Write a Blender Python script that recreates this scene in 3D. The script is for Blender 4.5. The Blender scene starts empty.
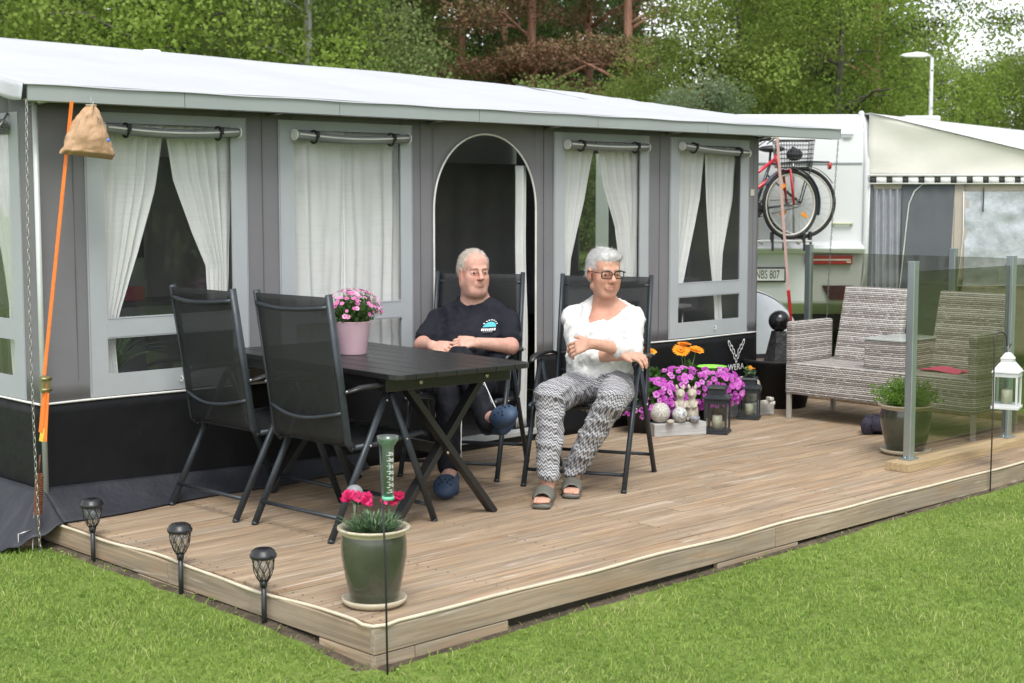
import bpy, bmesh, math, random
import numpy as np
from mathutils import Vector, Matrix, noise as mnoise
random.seed(7); rng = np.random.default_rng(7)
R = math.radians
SC = bpy.context.scene
COL = SC.collection
# ------------------------------------------------------------------ camera
cam = bpy.data.cameras.new('camera'); cam_ob = bpy.data.objects.new('camera', cam); COL.objects.link(cam_ob)
cam.sensor_width = 36; cam.lens = 52.31; cam.clip_start = 0.05; cam.clip_end = 2000
rt = (0.72068372, -0.693264, 0.0); dn = (-0.06631774, -0.06894072, -0.99541405); fw = (0.69008473, 0.7173787, -0.09566016)
cam_ob.matrix_world = Matrix(((rt[0], -dn[0], -fw[0], -3.2154), (rt[1], -dn[1], -fw[1], -4.0357), (rt[2], -dn[2], -fw[2], 1.5), (0, 0, 0, 1)))
cam.dof.use_dof = True; cam.dof.focus_distance = 7.6; cam.dof.aperture_fstop = 5.0
SC.camera = cam_ob
# ------------------------------------------------------------------ world: bright overcast sky
SUN_EL, SUN_AZ = 58, 215          # degrees; direction the light comes from
w = bpy.data.worlds.new('World'); SC.world = w; w.use_nodes = True
nt = w.node_tree; nt.nodes.clear()
sky = nt.nodes.new('ShaderNodeTexSky'); sky.sky_type = 'NISHITA'; sky.sun_disc = False
sky.sun_elevation = R(SUN_EL); sky.sun_rotation = R(SUN_AZ); sky.air_density = 1.0; sky.dust_density = 1.0; sky.ozone_density = 1.0
hs = nt.nodes.new('ShaderNodeHueSaturation'); hs.inputs['Saturation'].default_value = 0.16; hs.inputs['Value'].default_value = 1.0
bg = nt.nodes.new('ShaderNodeBackground'); bg.inputs['Strength'].default_value = 0.15
ow = nt.nodes.new('ShaderNodeOutputWorld')
nt.links.new(sky.outputs[0], hs.inputs['Color']); nt.links.new(hs.outputs[0], bg.inputs[0]); nt.links.new(bg.outputs[0], ow.inputs[0])
sl = bpy.data.lights.new('sun', 'SUN'); sl.energy = 1.3; sl.angle = R(24); sl.color = (1.0, 0.965, 0.91)
so = bpy.data.objects.new('sun', sl); COL.objects.link(so)
az = R(SUN_AZ); el = R(SUN_EL)
sd = Vector((math.sin(az) * math.cos(el), math.cos(az) * math.cos(el), math.sin(el)))
so.rotation_euler = sd.to_track_quat('Z', 'Y').to_euler()
SC.view_settings.view_transform = 'Standard'; SC.view_settings.look = 'None'; SC.view_settings.gamma = 1
SC.view_settings.exposure = 1.06
SC.cycles.max_bounces = 8; SC.cycles.transparent_max_bounces = 24; SC.cycles.caustics_reflective = False; SC.cycles.caustics_refractive = False

# ------------------------------------------------------------------ mesh helpers
def V(*a): return Vector(a)
class MB:
    """collects shapes into one mesh"""
    def __init__(s): s.v = []; s.f = []; s.sm = []; s.mi = []; s.cur = 0
    def add(s, vs, fs, smooth=False):
        o = len(s.v); s.v += [tuple(v) for v in vs]
        for f in fs: s.f.append([i + o for i in f]); s.sm.append(smooth); s.mi.append(s.cur)
        return s
    def box(s, c, d, rz=0.0, M=None, bev=0.0):
        x, y, z = d[0] / 2, d[1] / 2, d[2] / 2
        if bev > 0:
            bm = bmesh.new(); bmesh.ops.create_cube(bm, size=1)
            for v in bm.verts: v.co = Vector((v.co.x * d[0], v.co.y * d[1], v.co.z * d[2]))
            bmesh.ops.bevel(bm, geom=bm.edges[:], offset=bev, segments=2, affect='EDGES', profile=0.6)
            vs = [v.co.copy() for v in bm.verts]; fs = [[v.index for v in f.verts] for f in bm.faces]; bm.free()
        else:
            vs = [V(a * x, b * y, k * z) for a in (-1, 1) for b in (-1, 1) for k in (-1, 1)]
            fs = [[0, 1, 3, 2], [4, 6, 7, 5], [0, 4, 5, 1], [2, 3, 7, 6], [0, 2, 6, 4], [1, 5, 7, 3]]
        T = M if M is not None else Matrix.Rotation(rz, 4, 'Z')
        return s.add([(T @ v) + V(*c) for v in vs], fs)
    def bb(s, x0, x1, y0, y1, z0, z1, bev=0.0):
        return s.box(((x0 + x1) / 2, (y0 + y1) / 2, (z0 + z1) / 2), (abs(x1 - x0), abs(y1 - y0), abs(z1 - z0)), bev=bev)
    def bar(s, a, b, w, h, up=(0, 0, 1), bev=0.0):
        a = V(*a); b = V(*b); d = b - a; L = d.length; z = d.normalized(); x = V(*up).cross(z)
        if x.length < 1e-4: x = V(1, 0, 0).cross(z)
        x.normalize(); y = z.cross(x)
        M = Matrix((x, y, z)).transposed().to_4x4()
        return s.box(tuple((a + b) / 2), (w, h, L), M=M, bev=bev)
    def tube(s, pts, r, n=10, cap=True, closed=False, flat=1.0):
        pts = [V(*p) for p in pts]; N = len(pts)
        rr = r if isinstance(r, (list, tuple)) else [r] * N
        vs = []; fs = []; u = None
        for i, p in enumerate(pts):
            if closed: t = pts[(i + 1) % N] - pts[i - 1]
            else: t = pts[min(i + 1, N - 1)] - pts[max(i - 1, 0)]
            if t.length < 1e-9: t = V(0, 0, 1)
            t.normalize()
            if u is None:
                u = t.cross(V(0, 0, 1));
                if u.length < 1e-3: u = t.cross(V(1, 0, 0))
            u = (u - t * u.dot(t)); u.normalize(); w2 = t.cross(u)
            for k in range(n):
                a = 2 * math.pi * k / n; vs.append(p + (u * math.cos(a) + w2 * math.sin(a) * flat) * rr[i])
        M_ = N if closed else N - 1
        for i in range(M_):
            for k in range(n):
                a = i * n + k; b = i * n + (k + 1) % n; c2 = ((i + 1) % N) * n + (k + 1) % n; d2 = ((i + 1) % N) * n + k
                fs.append([a, b, c2, d2])
        s.add(vs, fs, True)
        if cap and not closed:
            o = len(s.v) - len(vs)
            s.f.append([o + k for k in range(n)][::-1]); s.sm.append(False); s.mi.append(s.cur)
            s.f.append([o + (N - 1) * n + k for k in range(n)]); s.sm.append(False); s.mi.append(s.cur)
        return s
    def lathe(s, prof, c=(0, 0, 0), n=32, M=None):
        vs = []; fs = []
        for (r, z) in prof:
            for k in range(n):
                a = 2 * math.pi * k / n; vs.append(V(r * math.cos(a), r * math.sin(a), z))
        for i in range(len(prof) - 1):
            for k in range(n):
                fs.append([i * n + k, i * n + (k + 1) % n, (i + 1) * n + (k + 1) % n, (i + 1) * n + k])
        if M is not None: vs = [M @ v for v in vs]
        return s.add([v + V(*c) for v in vs], fs, True)
    def ball(s, c, r, nu=16, nv=10, M=None):
        rx, ry, rz_ = r if isinstance(r, (list, tuple)) else (r, r, r)
        vs = []; fs = []
        for i in range(nv + 1):
            t = math.pi * i / nv
            for k in range(nu):
                a = 2 * math.pi * k / nu; vs.append(V(rx * math.sin(t) * math.cos(a), ry * math.sin(t) * math.sin(a), rz_ * math.cos(t)))
        for i in range(nv):
            for k in range(nu): fs.append([i * nu + k, (i + 1) * nu + k, (i + 1) * nu + (k + 1) % nu, i * nu + (k + 1) % nu])
        if M is not None: vs = [M @ v for v in vs]
        return s.add([v + V(*c) for v in vs], fs, True)
    def prism(s, poly, axis, a, b):
        """poly: 2-d points; axis 'x','y','z' = extrusion axis from a to b"""
        def q(p, t): return {'x': (t, p[0], p[1]), 'y': (p[0], t, p[1]), 'z': (p[0], p[1], t)}[axis]
        n = len(poly); vs = [q(p, a) for p in poly] + [q(p, b) for p in poly]
        fs = [list(range(n))[::-1], [n + i for i in range(n)]] + [[i, (i + 1) % n, n + (i + 1) % n, n + i] for i in range(n)]
        return s.add(vs, fs)
    def grid(s, fn, nu, nv, smooth=True):
        vs = [fn(i / nu, j / nv) for j in range(nv + 1) for i in range(nu + 1)]
        fs = [[j * (nu + 1) + i, j * (nu + 1) + i + 1, (j + 1) * (nu + 1) + i + 1, (j + 1) * (nu + 1) + i] for j in range(nv) for i in range(nu)]
        return s.add(vs, fs, smooth)
    def build(s, name, mat, parent=None, loc=None, thick=0.0, attr=None, bevel=0.0):
        me = bpy.data.meshes.new(name); me.from_pydata(s.v, [], s.f); me.validate()
        mats = mat if isinstance(mat, (list, tuple)) else [mat]
        for m in mats: me.materials.append(m)
        if len(me.polygons) == len(s.f):
            me.polygons.foreach_set('use_smooth', s.sm); me.polygons.foreach_set('material_index', s.mi)
        bm = bmesh.new(); bm.from_mesh(me); bmesh.ops.recalc_face_normals(bm, faces=bm.faces); bm.to_mesh(me); bm.free()
        if attr is not None:
            at = me.attributes.new(attr[0], 'FLOAT', 'POINT'); at.data.foreach_set('value', attr[1])
        ob = bpy.data.objects.new(name, me); COL.objects.link(ob)
        if parent is not None: ob.parent = parent
        if loc is not None: ob.location = loc
        if thick:
            md = ob.modifiers.new('thickness', 'SOLIDIFY'); md.thickness = thick; md.offset = 0
        if bevel:
            md = ob.modifiers.new('bevel', 'BEVEL'); md.width = bevel; md.segments = 2; md.limit_method = 'ANGLE'; md.angle_limit = R(40)
        return ob
def np_mesh(name, verts, faces, mat, parent=None, smooth=False, attrs=None):
    """fast mesh from arrays; faces (n,k)"""
    verts = np.asarray(verts, dtype=np.float32); faces = np.asarray(faces, dtype=np.int32); k = faces.shape[1]
    me = bpy.data.meshes.new(name); me.vertices.add(len(verts)); me.vertices.foreach_set('co', verts.ravel())
    me.loops.add(faces.size); me.loops.foreach_set('vertex_index', faces.ravel())
    me.polygons.add(len(faces)); me.polygons.foreach_set('loop_start', np.arange(0, faces.size, k, dtype=np.int32))
    try: me.polygons.foreach_set('loop_total', np.full(len(faces), k, dtype=np.int32))
    except Exception: pass
    me.update(calc_edges=True)
    me.polygons.foreach_set('use_smooth', [smooth] * len(faces))
    for m in (mat if isinstance(mat, (list, tuple)) else [mat]): me.materials.append(m)
    for nme, arr in (attrs or {}).items():
        arr = np.asarray(arr, dtype=np.float32)
        if arr.ndim == 1:
            a = me.attributes.new(nme, 'FLOAT', 'POINT'); a.data.foreach_set('value', arr)
        else:
            a = me.attributes.new(nme, 'FLOAT_VECTOR', 'POINT'); a.data.foreach_set('vector', arr.ravel())
    ob = bpy.data.objects.new(name, me); COL.objects.link(ob)
    if parent is not None: ob.parent = parent
    return ob
def tag(o, label=None, cat=None, group=None, kind=None):
    if label: o['label'] = label
    if cat: o['category'] = cat
    if group: o['group'] = group
    if kind: o['kind'] = kind
    return o
def thing(name, label, cat, loc=(0, 0, 0), rz=0.0, group=None):
    o = bpy.data.objects.new(name, None); COL.objects.link(o); o.empty_display_size = 0.1
    o.location = loc; o.rotation_euler = (0, 0, rz)
    return tag(o, label, cat, group)
def copy_tree(o, loc=None, rz=None, label=None, parent=None, scale=None):
    c = o.copy(); COL.objects.link(c)
    if parent is not None: c.parent = parent
    for ch in [q for q in bpy.data.objects if q.parent == o]: copy_tree(ch, parent=c)
    if loc is not None: c.location = loc
    if rz is not None: c.rotation_euler = (0, 0, rz)
    if scale is not None: c.scale = scale
    if label: c['label'] = label
    return c
def text(name, body, size, mat, parent, M, extrude=0.0006, space=1.0, sx=1.0):
    cu = bpy.data.curves.new(name, 'FONT'); cu.body = body; cu.size = size; cu.extrude = extrude
    cu.align_x = 'CENTER'; cu.align_y = 'CENTER'; cu.space_character = space
    cu.materials.append(mat)
    tmp = bpy.data.objects.new('tmp', cu); COL.objects.link(tmp); bpy.context.view_layer.update()
    me = bpy.data.meshes.new_from_object(tmp.evaluated_get(bpy.context.evaluated_depsgraph_get())); bpy.data.objects.remove(tmp); bpy.data.curves.remove(cu)
    me.name = name; o = bpy.data.objects.new(name, me); COL.objects.link(o); o.parent = parent
    if not me.materials: me.materials.append(mat)
    o.matrix_local = M @ Matrix.Diagonal((sx, 1, 1, 1))
    return o

# ------------------------------------------------------------------ materials
MATS = {}
def nodes(m):
    m.use_nodes = True; t = m.node_tree; b = t.nodes['Principled BSDF']; return t, b
def ramp(t, stops):
    r = t.nodes.new('ShaderNodeValToRGB'); e = r.color_ramp.elements
    while len(e) < len(stops): e.new(0.5)
    for i, (p, c) in enumerate(stops):
        e[i].position = p; e[i].color = (c[0], c[1], c[2], 1) if len(c) == 3 else c
    return r
def mix(t, fac, a, b, mode='MIX'):
    n = t.nodes.new('ShaderNodeMix'); n.data_type = 'RGBA'; n.blend_type = mode
    def put(i, v):
        if isinstance(v, (tuple, list)): n.inputs[i].default_value = (*v[:3], 1)
        elif isinstance(v, (int, float)): n.inputs[i].default_value = v
        else: t.links.new(v, n.inputs[i])
    put(0, fac); put(6, a); put(7, b); return n.outputs[2]
def noise(t, scale, detail=4, rough=0.6, vec=None, dist=0.0, sc3=None, coord='Object'):
    n = t.nodes.new('ShaderNodeTexNoise'); n.inputs['Scale'].default_value = scale; n.inputs['Detail'].default_value = detail
    n.inputs['Roughness'].default_value = rough; n.inputs['Distortion'].default_value = dist
    if vec is None:
        tc = t.nodes.new('ShaderNodeTexCoord'); vec = tc.outputs[coord]
    if sc3 is not None:
        mp = t.nodes.new('ShaderNodeMapping'); mp.inputs['Scale'].default_value = sc3; t.links.new(vec, mp.inputs[0]); vec = mp.outputs[0]
    t.links.new(vec, n.inputs['Vector']); return n.outputs['Fac']
def math_(t, op, a, b=None):
    n = t.nodes.new('ShaderNodeMath'); n.operation = op
    for i, v in enumerate((a, b)):
        if v is None: continue
        if isinstance(v, (int, float)): n.inputs[i].default_value = v
        else: t.links.new(v, n.inputs[i])
    return n.outputs[0]
def bump(t, b, h, strength=0.3, dist=0.01):
    n = t.nodes.new('ShaderNodeBump'); n.inputs['Strength'].default_value = strength; n.inputs['Distance'].default_value = dist
    t.links.new(h, n.inputs['Height']); t.links.new(n.outputs[0], b.inputs['Normal']); return n
def mat(name, col, rough=0.6, metal=0.0, var=0.12, vs=6.0, bmp=0.0, bs=60.0, bd=0.004, spec=0.5, coat=0.0, sheen=0.0, sss=0.0, sc3=None):
    """solid colour broken up by two noises, a grain bump and uneven gloss"""
    if name in MATS: return MATS[name]
    m = bpy.data.materials.new(name); t, b = nodes(m)
    n1 = noise(t, vs, 5, 0.65, sc3=sc3); lo = tuple(c * (1 - var) for c in col); hi = tuple(min(1, c * (1 + var)) for c in col)
    r = ramp(t, [(0.3, lo), (0.7, hi)]); t.links.new(n1, r.inputs[0]); t.links.new(r.outputs[0], b.inputs['Base Color'])
    b.inputs['Metallic'].default_value = metal; b.inputs['Specular IOR Level'].default_value = spec
    n2 = noise(t, vs * 2.3, 3, 0.6, sc3=sc3); rr = ramp(t, [(0.3, (max(0.02, rough * 0.82),) * 3), (0.7, (min(1, rough * 1.15),) * 3)])
    t.links.new(n2, rr.inputs[0]); t.links.new(rr.outputs[0], b.inputs['Roughness'])
    if coat: b.inputs['Coat Weight'].default_value = coat
    if sheen: b.inputs['Sheen Weight'].default_value = sheen
    if sss:
        b.inputs['Subsurface Weight'].default_value = sss; b.inputs['Subsurface Radius'].default_value = (0.02, 0.008, 0.004); b.inputs['Subsurface Scale'].default_value = 0.3
    if bmp: bump(t, b, noise(t, bs, 4, 0.6, sc3=sc3), bmp, bd)
    MATS[name] = m; return m
def attr_mat(name, stops, rough=0.6, attr='rnd', transl=0.0, spec=0.3, extra=None):
    """colour picked per piece by a stored random value"""
    m = bpy.data.materials.new(name); t, b = nodes(m)
    a = t.nodes.new('ShaderNodeAttribute'); a.attribute_name = attr
    r = ramp(t, stops); t.links.new(a.outputs['Fac'], r.inputs[0]); col = r.outputs[0]
    if extra:
        n = noise(t, extra[0], 3, 0.6, coord='Object'); rr = ramp(t, [(0.35, (extra[1],) * 3), (0.65, (extra[2],) * 3)]); t.links.new(n, rr.inputs[0])
        col = mix(t, 1.0, col, rr.outputs[0], 'MULTIPLY')
    t.links.new(col, b.inputs['Base Color']); b.inputs['Roughness'].default_value = rough; b.inputs['Specular IOR Level'].default_value = spec
    if transl:
        tr = t.nodes.new('ShaderNodeBsdfTranslucent'); t.links.new(col, tr.inputs['Color'])
        mx = t.nodes.new('ShaderNodeMixShader'); mx.inputs[0].default_value = transl
        out = t.nodes['Material Output']; t.links.new(b.outputs[0], mx.inputs[1]); t.links.new(tr.outputs[0], mx.inputs[2]); t.links.new(mx.outputs[0], out.inputs[0])
    MATS[name] = m; return m
def film_mat(name, tint, refl=1.0, rough=0.04, wave=0.0, milk=0.0):
    m = bpy.data.materials.new(name); m.use_nodes = True; t = m.node_tree; t.nodes.clear()
    out = t.nodes.new('ShaderNodeOutputMaterial'); tp = t.nodes.new('ShaderNodeBsdfTransparent'); tp.inputs[0].default_value = (*tint, 1)
    gl = t.nodes.new('ShaderNodeBsdfGlossy'); gl.inputs['Roughness'].default_value = rough; gl.inputs['Color'].default_value = (0.9, 0.93, 0.95, 1)
    fr = t.nodes.new('ShaderNodeLayerWeight'); fr.inputs[0].default_value = 0.5
    f = math_(t, 'MULTIPLY', math_(t, 'ADD', math_(t, 'MULTIPLY', math_(t, 'POWER', fr.outputs['Facing'], 5.0), 0.9), 0.045), refl)
    if wave:
        bp = t.nodes.new('ShaderNodeBump'); bp.inputs['Strength'].default_value = wave; bp.inputs['Distance'].default_value = 0.02
        t.links.new(noise(t, 4.0, 2, 0.5), bp.inputs['Height']); t.links.new(bp.outputs[0], gl.inputs['Normal'])
    mx = t.nodes.new('ShaderNodeMixShader'); t.links.new(f, mx.inputs[0]); t.links.new(tp.outputs[0], mx.inputs[1]); t.links.new(gl.outputs[0], mx.inputs[2])
    last = mx.outputs[0]
    if milk:
        df = t.nodes.new('ShaderNodeBsdfDiffuse'); df.inputs[0].default_value = (0.75, 0.78, 0.8, 1)
        m2 = t.nodes.new('ShaderNodeMixShader'); m2.inputs[0].default_value = milk; t.links.new(last, m2.inputs[1]); t.links.new(df.outputs[0], m2.inputs[2]); last = m2.outputs[0]
    t.links.new(last, out.inputs[0]); MATS[name] = m; return m

M_wall = mat('warm_grey_canvas', (0.178, 0.176, 0.188), 0.8, var=0.07, vs=1.5, bmp=0.25, bs=3.0, bd=0.03)
M_frame = mat('pale_grey_canvas', (0.37, 0.395, 0.415), 0.75, var=0.06, vs=2.0, bmp=0.2, bs=5.0, bd=0.015)
M_white = mat('white_canvas', (0.46, 0.475, 0.51), 0.7, var=0.04, vs=1.2, bmp=0.35, bs=2.2, bd=0.04)
M_fascia = mat('grey_green_vinyl', (0.31, 0.345, 0.345), 0.5, var=0.05, vs=2.0, bmp=0.1, bs=3)
M_skirt = mat('black_vinyl', (0.007, 0.0075, 0.009), 0.6, var=0.2, vs=2.5, bmp=0.3, bs=2.5, bd=0.04, spec=0.25)
M_flap = mat('dark_grey_vinyl', (0.024, 0.026, 0.034), 0.6, var=0.2, vs=3, bmp=0.4, bs=5, bd=0.04)
M_trim = mat('white_piping', (0.7, 0.7, 0.68), 0.5)
M_darkcanvas = mat('dark_inner_canvas', (0.035, 0.035, 0.037), 0.8, var=0.15, vs=2, bmp=0.3, bs=3, bd=0.03)
M_alu = mat('brushed_aluminium', (0.42, 0.48, 0.50), 0.38, 0.85, var=0.05, vs=3)
M_blackmetal = mat('black_painted_metal', (0.022, 0.026, 0.031), 0.42, 0.0, var=0.2, vs=12, bmp=0.1, bs=150, spec=0.5)
M_steel = mat('galvanised_steel', (0.45, 0.45, 0.44), 0.35, 0.9, var=0.12, vs=20)
M_plwhite = mat('white_gloss_panel', (0.64, 0.655, 0.665), 0.42, var=0.03, vs=1.5, spec=0.3)
M_rubber = mat('black_rubber', (0.015, 0.015, 0.016), 0.7, var=0.2)
M_film = film_mat('window_film', (0.95, 0.96, 0.96), 1.3, 0.03, wave=0.12, milk=0.015)
M_glass = film_mat('smoked_glass', (0.74, 0.74, 0.70), 1.3, 0.01)
M_clear = film_mat('clear_glass', (0.9, 0.93, 0.93), 1.0, 0.01)
# ------------------------------------------------------------------ ground
GZ = -0.15
def lawn_mat():
    m = bpy.data.materials.new('lawn'); t, b = nodes(m)
    n1 = noise(t, 1.2, 6, 0.7); r1 = ramp(t, [(0.3, (0.12, 0.18, 0.04)), (0.55, (0.19, 0.27, 0.06)), (0.75, (0.27, 0.33, 0.10))]); t.links.new(n1, r1.inputs[0])
    n2 = noise(t, 35, 5, 0.7); r2 = ramp(t, [(0.3, (0.55,) * 3), (0.7, (1.15,) * 3)]); t.links.new(n2, r2.inputs[0])
    c = mix(t, 1.0, r1.outputs[0], r2.outputs[0], 'MULTIPLY')
    t.links.new(c, b.inputs['Base Color']); b.inputs['Roughness'].default_value = 0.9; b.inputs['Specular IOR Level'].default_value = 0.1
    bump(t, b, n2, 0.6, 0.03); return m
M_lawn = lawn_mat()
def gz_at(x, y):   # the lawn rises slightly along the front of the deck
    return GZ + 0.011 * min(max(x, 0.0), 7.0) * min(max((1.5 - y), 0.0), 1.0) * min(1, max(0, (y + 40) / 30)) + 0.035 * min(1, max(0, (y - .1) / .5)) * min(1, max(0, (.7 + x) / .6)) * (1 if y < 3 else max(0, 1 - (y - 3) / 2)) * (1 if x < .02 else 0)
g = MB()
gx = [-300, -100, -30, -10, -3, -1.5, -.7, -.4, -.1, 0, .1, 1, 2, 3, 4, 5, 6, 7, 9, 15, 30, 100, 300]; gy = [-300, -100, -40, -30, -20, -10, -3, 0, .1, .35, .6, 1.0, 1.5, 3, 5, 10, 30, 100, 300]
g.grid(lambda u, v: (gx[round(u * (len(gx) - 1))], gy[round(v * (len(gy) - 1))], gz_at(gx[round(u * (len(gx) - 1))], gy[round(v * (len(gy) - 1))])), len(gx) - 1, len(gy) - 1, smooth=False)
tag(g.build('lawn', M_lawn), 'mown green lawn round the deck', kind='structure')
# bare soil along the deck edges
def soil_mat():
    m = bpy.data.materials.new('soil'); t, b = nodes(m)
    n1 = noise(t, 9, 6, 0.75); r = ramp(t, [(0.3, (0.035, 0.025, 0.017)), (0.5, (0.10, 0.075, 0.05)), (0.75, (0.20, 0.155, 0.11))]); t.links.new(n1, r.inputs[0])
    t.links.new(r.outputs[0], b.inputs['Base Color']); b.inputs['Roughness'].default_value = 0.95; bump(t, b, noise(t, 60, 5, 0.7), 0.8, 0.02); return m
M_soil = soil_mat()
def soil_edge(s):   # ragged width of the bare strip at distance s along it
    return 0.085 + 0.05 * mnoise.noise(Vector((s * 1.7, 3.1, 0))) + 0.03 * mnoise.noise(Vector((s * 7, 1.1, 0)))
so_ = MB()
N = 120
for k, (p, q) in enumerate((((0.0, 0.0), (8.0, 0.0)), ((0.0, 0.0), (0.0, 2.9)))):
    def f(u, v, p=p, q=q, k=k):
        s = u * (8.2 if k == 0 else 3.1) - 0.09; wd = soil_edge(s + 9 * k) * (.95 if k else .9) * min(1, max(.15, (s + .10) / .16))
        o = 0.04 - v * (wd + 0.04)
        z = GZ + 0.004 + 0.003 * k + 0.004 * math.sin(v * 3.1) - 0.012 * v ** 3
        return (s, o, z + gz_at(s, o) - GZ) if k == 0 else (o, s, z + gz_at(o, s) - GZ)
    so_.grid(f, N, 4)
tag(so_.build('soil_path', M_soil), 'bare soil strip along the deck edge', kind='structure')
# grass blades: real blades near the camera
def patch(x0, x1, y0, y1, dens):
    n = int((x1 - x0) * (y1 - y0) * dens); return np.stack([rng.uniform(x0, x1, n), rng.uniform(y0, y1, n)], 1)
pts = np.concatenate([patch(-2.6, 0.25, -2.2, 3.3, 9000), patch(0.25, 2.6, -2.6, 0.0, 8000), patch(2.6, 6.5, -2.2, 0.02, 4500), patch(-2.2, 0.0, 3.3, 4.6, 2500)])
# keep only what the camera frame (with a margin) takes in
rel = pts - np.array([-3.2154, -4.0357]); dz_ = GZ - 1.5
xc = rel @ np.array(rt[:2]); yc = rel @ np.array(dn[:2]) + dz_ * dn[2]; zc = rel @ np.array(fw[:2]) + dz_ * fw[2]
uu = xc / zc * 1488; vv = yc / zc * 1488
pts = pts[(np.abs(uu) < 620) & (vv < 420) & (zc > 0)]
keep = ~((pts[:, 0] > 0.0) & (pts[:, 1] > 0.0)); pts = pts[keep]
# thin out on the bare strip
dd = np.where(pts[:, 0] > 0, -pts[:, 1], np.where(pts[:, 1] > 0, -pts[:, 0], np.hypot(pts[:, 0], pts[:, 1])))
nz = np.array([mnoise.noise(Vector((a * 3.0, b * 3.0, 0))) for a, b in pts]); nz2 = np.array([mnoise.noise(Vector((a * 14, b * 14, 5))) for a, b in pts])
pr = np.clip((dd - 0.02 - 0.06 * (nz + 0.5)) / 0.10, 0.07, 1.0) * np.clip(0.95 + 0.9 * nz2, 0.35, 1)
m_ = rng.random(len(pts)) < pr; pts = pts[m_]; nz = nz[m_]; nz2 = nz2[m_]
n = len(pts); h = rng.uniform(0.008, 0.024, n) * (1 + 0.6 * nz + 0.5 * nz2); h *= 1 + (rng.random(n) < 0.01) * 0.9
a = rng.uniform(0, 2 * np.pi, n); wdt = rng.uniform(0.0012, 0.0026, n); lean = rng.uniform(0.2, 1.3, n) * h; la = rng.uniform(0, 2 * np.pi, n)
base = np.stack([pts[:, 0], pts[:, 1], np.array([gz_at(a_, b_) for a_, b_ in pts])], 1); sd_ = np.stack([np.cos(a) * wdt, np.sin(a) * wdt, np.zeros(n)], 1)
ld = np.stack([np.cos(la) * lean, np.sin(la) * lean, np.zeros(n)], 1); upv = np.zeros((n, 3)); upv[:, 2] = h
vv4 = np.stack([base - sd_, base + sd_, base + sd_ * 0.8 + ld * 0.35 + upv * 0.62, base - sd_ * 0.8 + ld * 0.35 + upv * 0.62, base + ld + upv], 1).reshape(-1, 3)
idx = np.arange(n)[:, None] * 5
tris = np.concatenate([idx + np.array([[0, 1, 2]]), idx + np.array([[0, 2, 3]]), idx + np.array([[3, 2, 4]])])
rv = np.repeat(np.clip(rng.normal(0.5, 0.2, n) + 0.35 * nz, 0, 1), 5)
M_blade = attr_mat('grass_blades', [(0.0, (0.14, 0.235, 0.040)), (0.45, (0.235, 0.355, 0.070)), (0.8, (0.33, 0.43, 0.11)), (1.0, (0.52, 0.50, 0.24))], 0.6, transl=0.3, spec=0.25)
gb = np_mesh('grass', vv4, tris, M_blade, attrs={'rnd': rv}); tag(gb, 'short green grass blades of the lawn', 'grass', kind='stuff')
# clover and weed leaves in the turf
pc = patch(-2.4, 0.0, -1.8, 2.8, 260); pc = np.concatenate([pc, patch(0, 6, -2.4, -0.05, 200)])
n = len(pc); a = rng.uniform(0, 6.28, n); s_ = rng.uniform(0.004, 0.009, n); c3 = np.stack([pc[:, 0], pc[:, 1], np.array([gz_at(a_, b_) for a_, b_ in pc]) + rng.uniform(0.012, 0.03, n)], 1)
e1 = np.stack([np.cos(a), np.sin(a), rng.uniform(-.4, .4, n)], 1) * s_[:, None]; e2 = np.stack([-np.sin(a), np.cos(a), rng.uniform(-.4, .4, n)], 1) * s_[:, None]
q4 = np.stack([c3 - e1, c3 - e2 * .8, c3 + e1, c3 + e2 * .8], 1).reshape(-1, 3)
wb = np_mesh('clover', q4, np.arange(4 * n).reshape(-1, 4), M_blade, attrs={'rnd': np.repeat(rng.random(n) * .6, 4)}); tag(wb, 'small clover and weed leaves scattered in the lawn', 'clover', kind='stuff')

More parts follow.
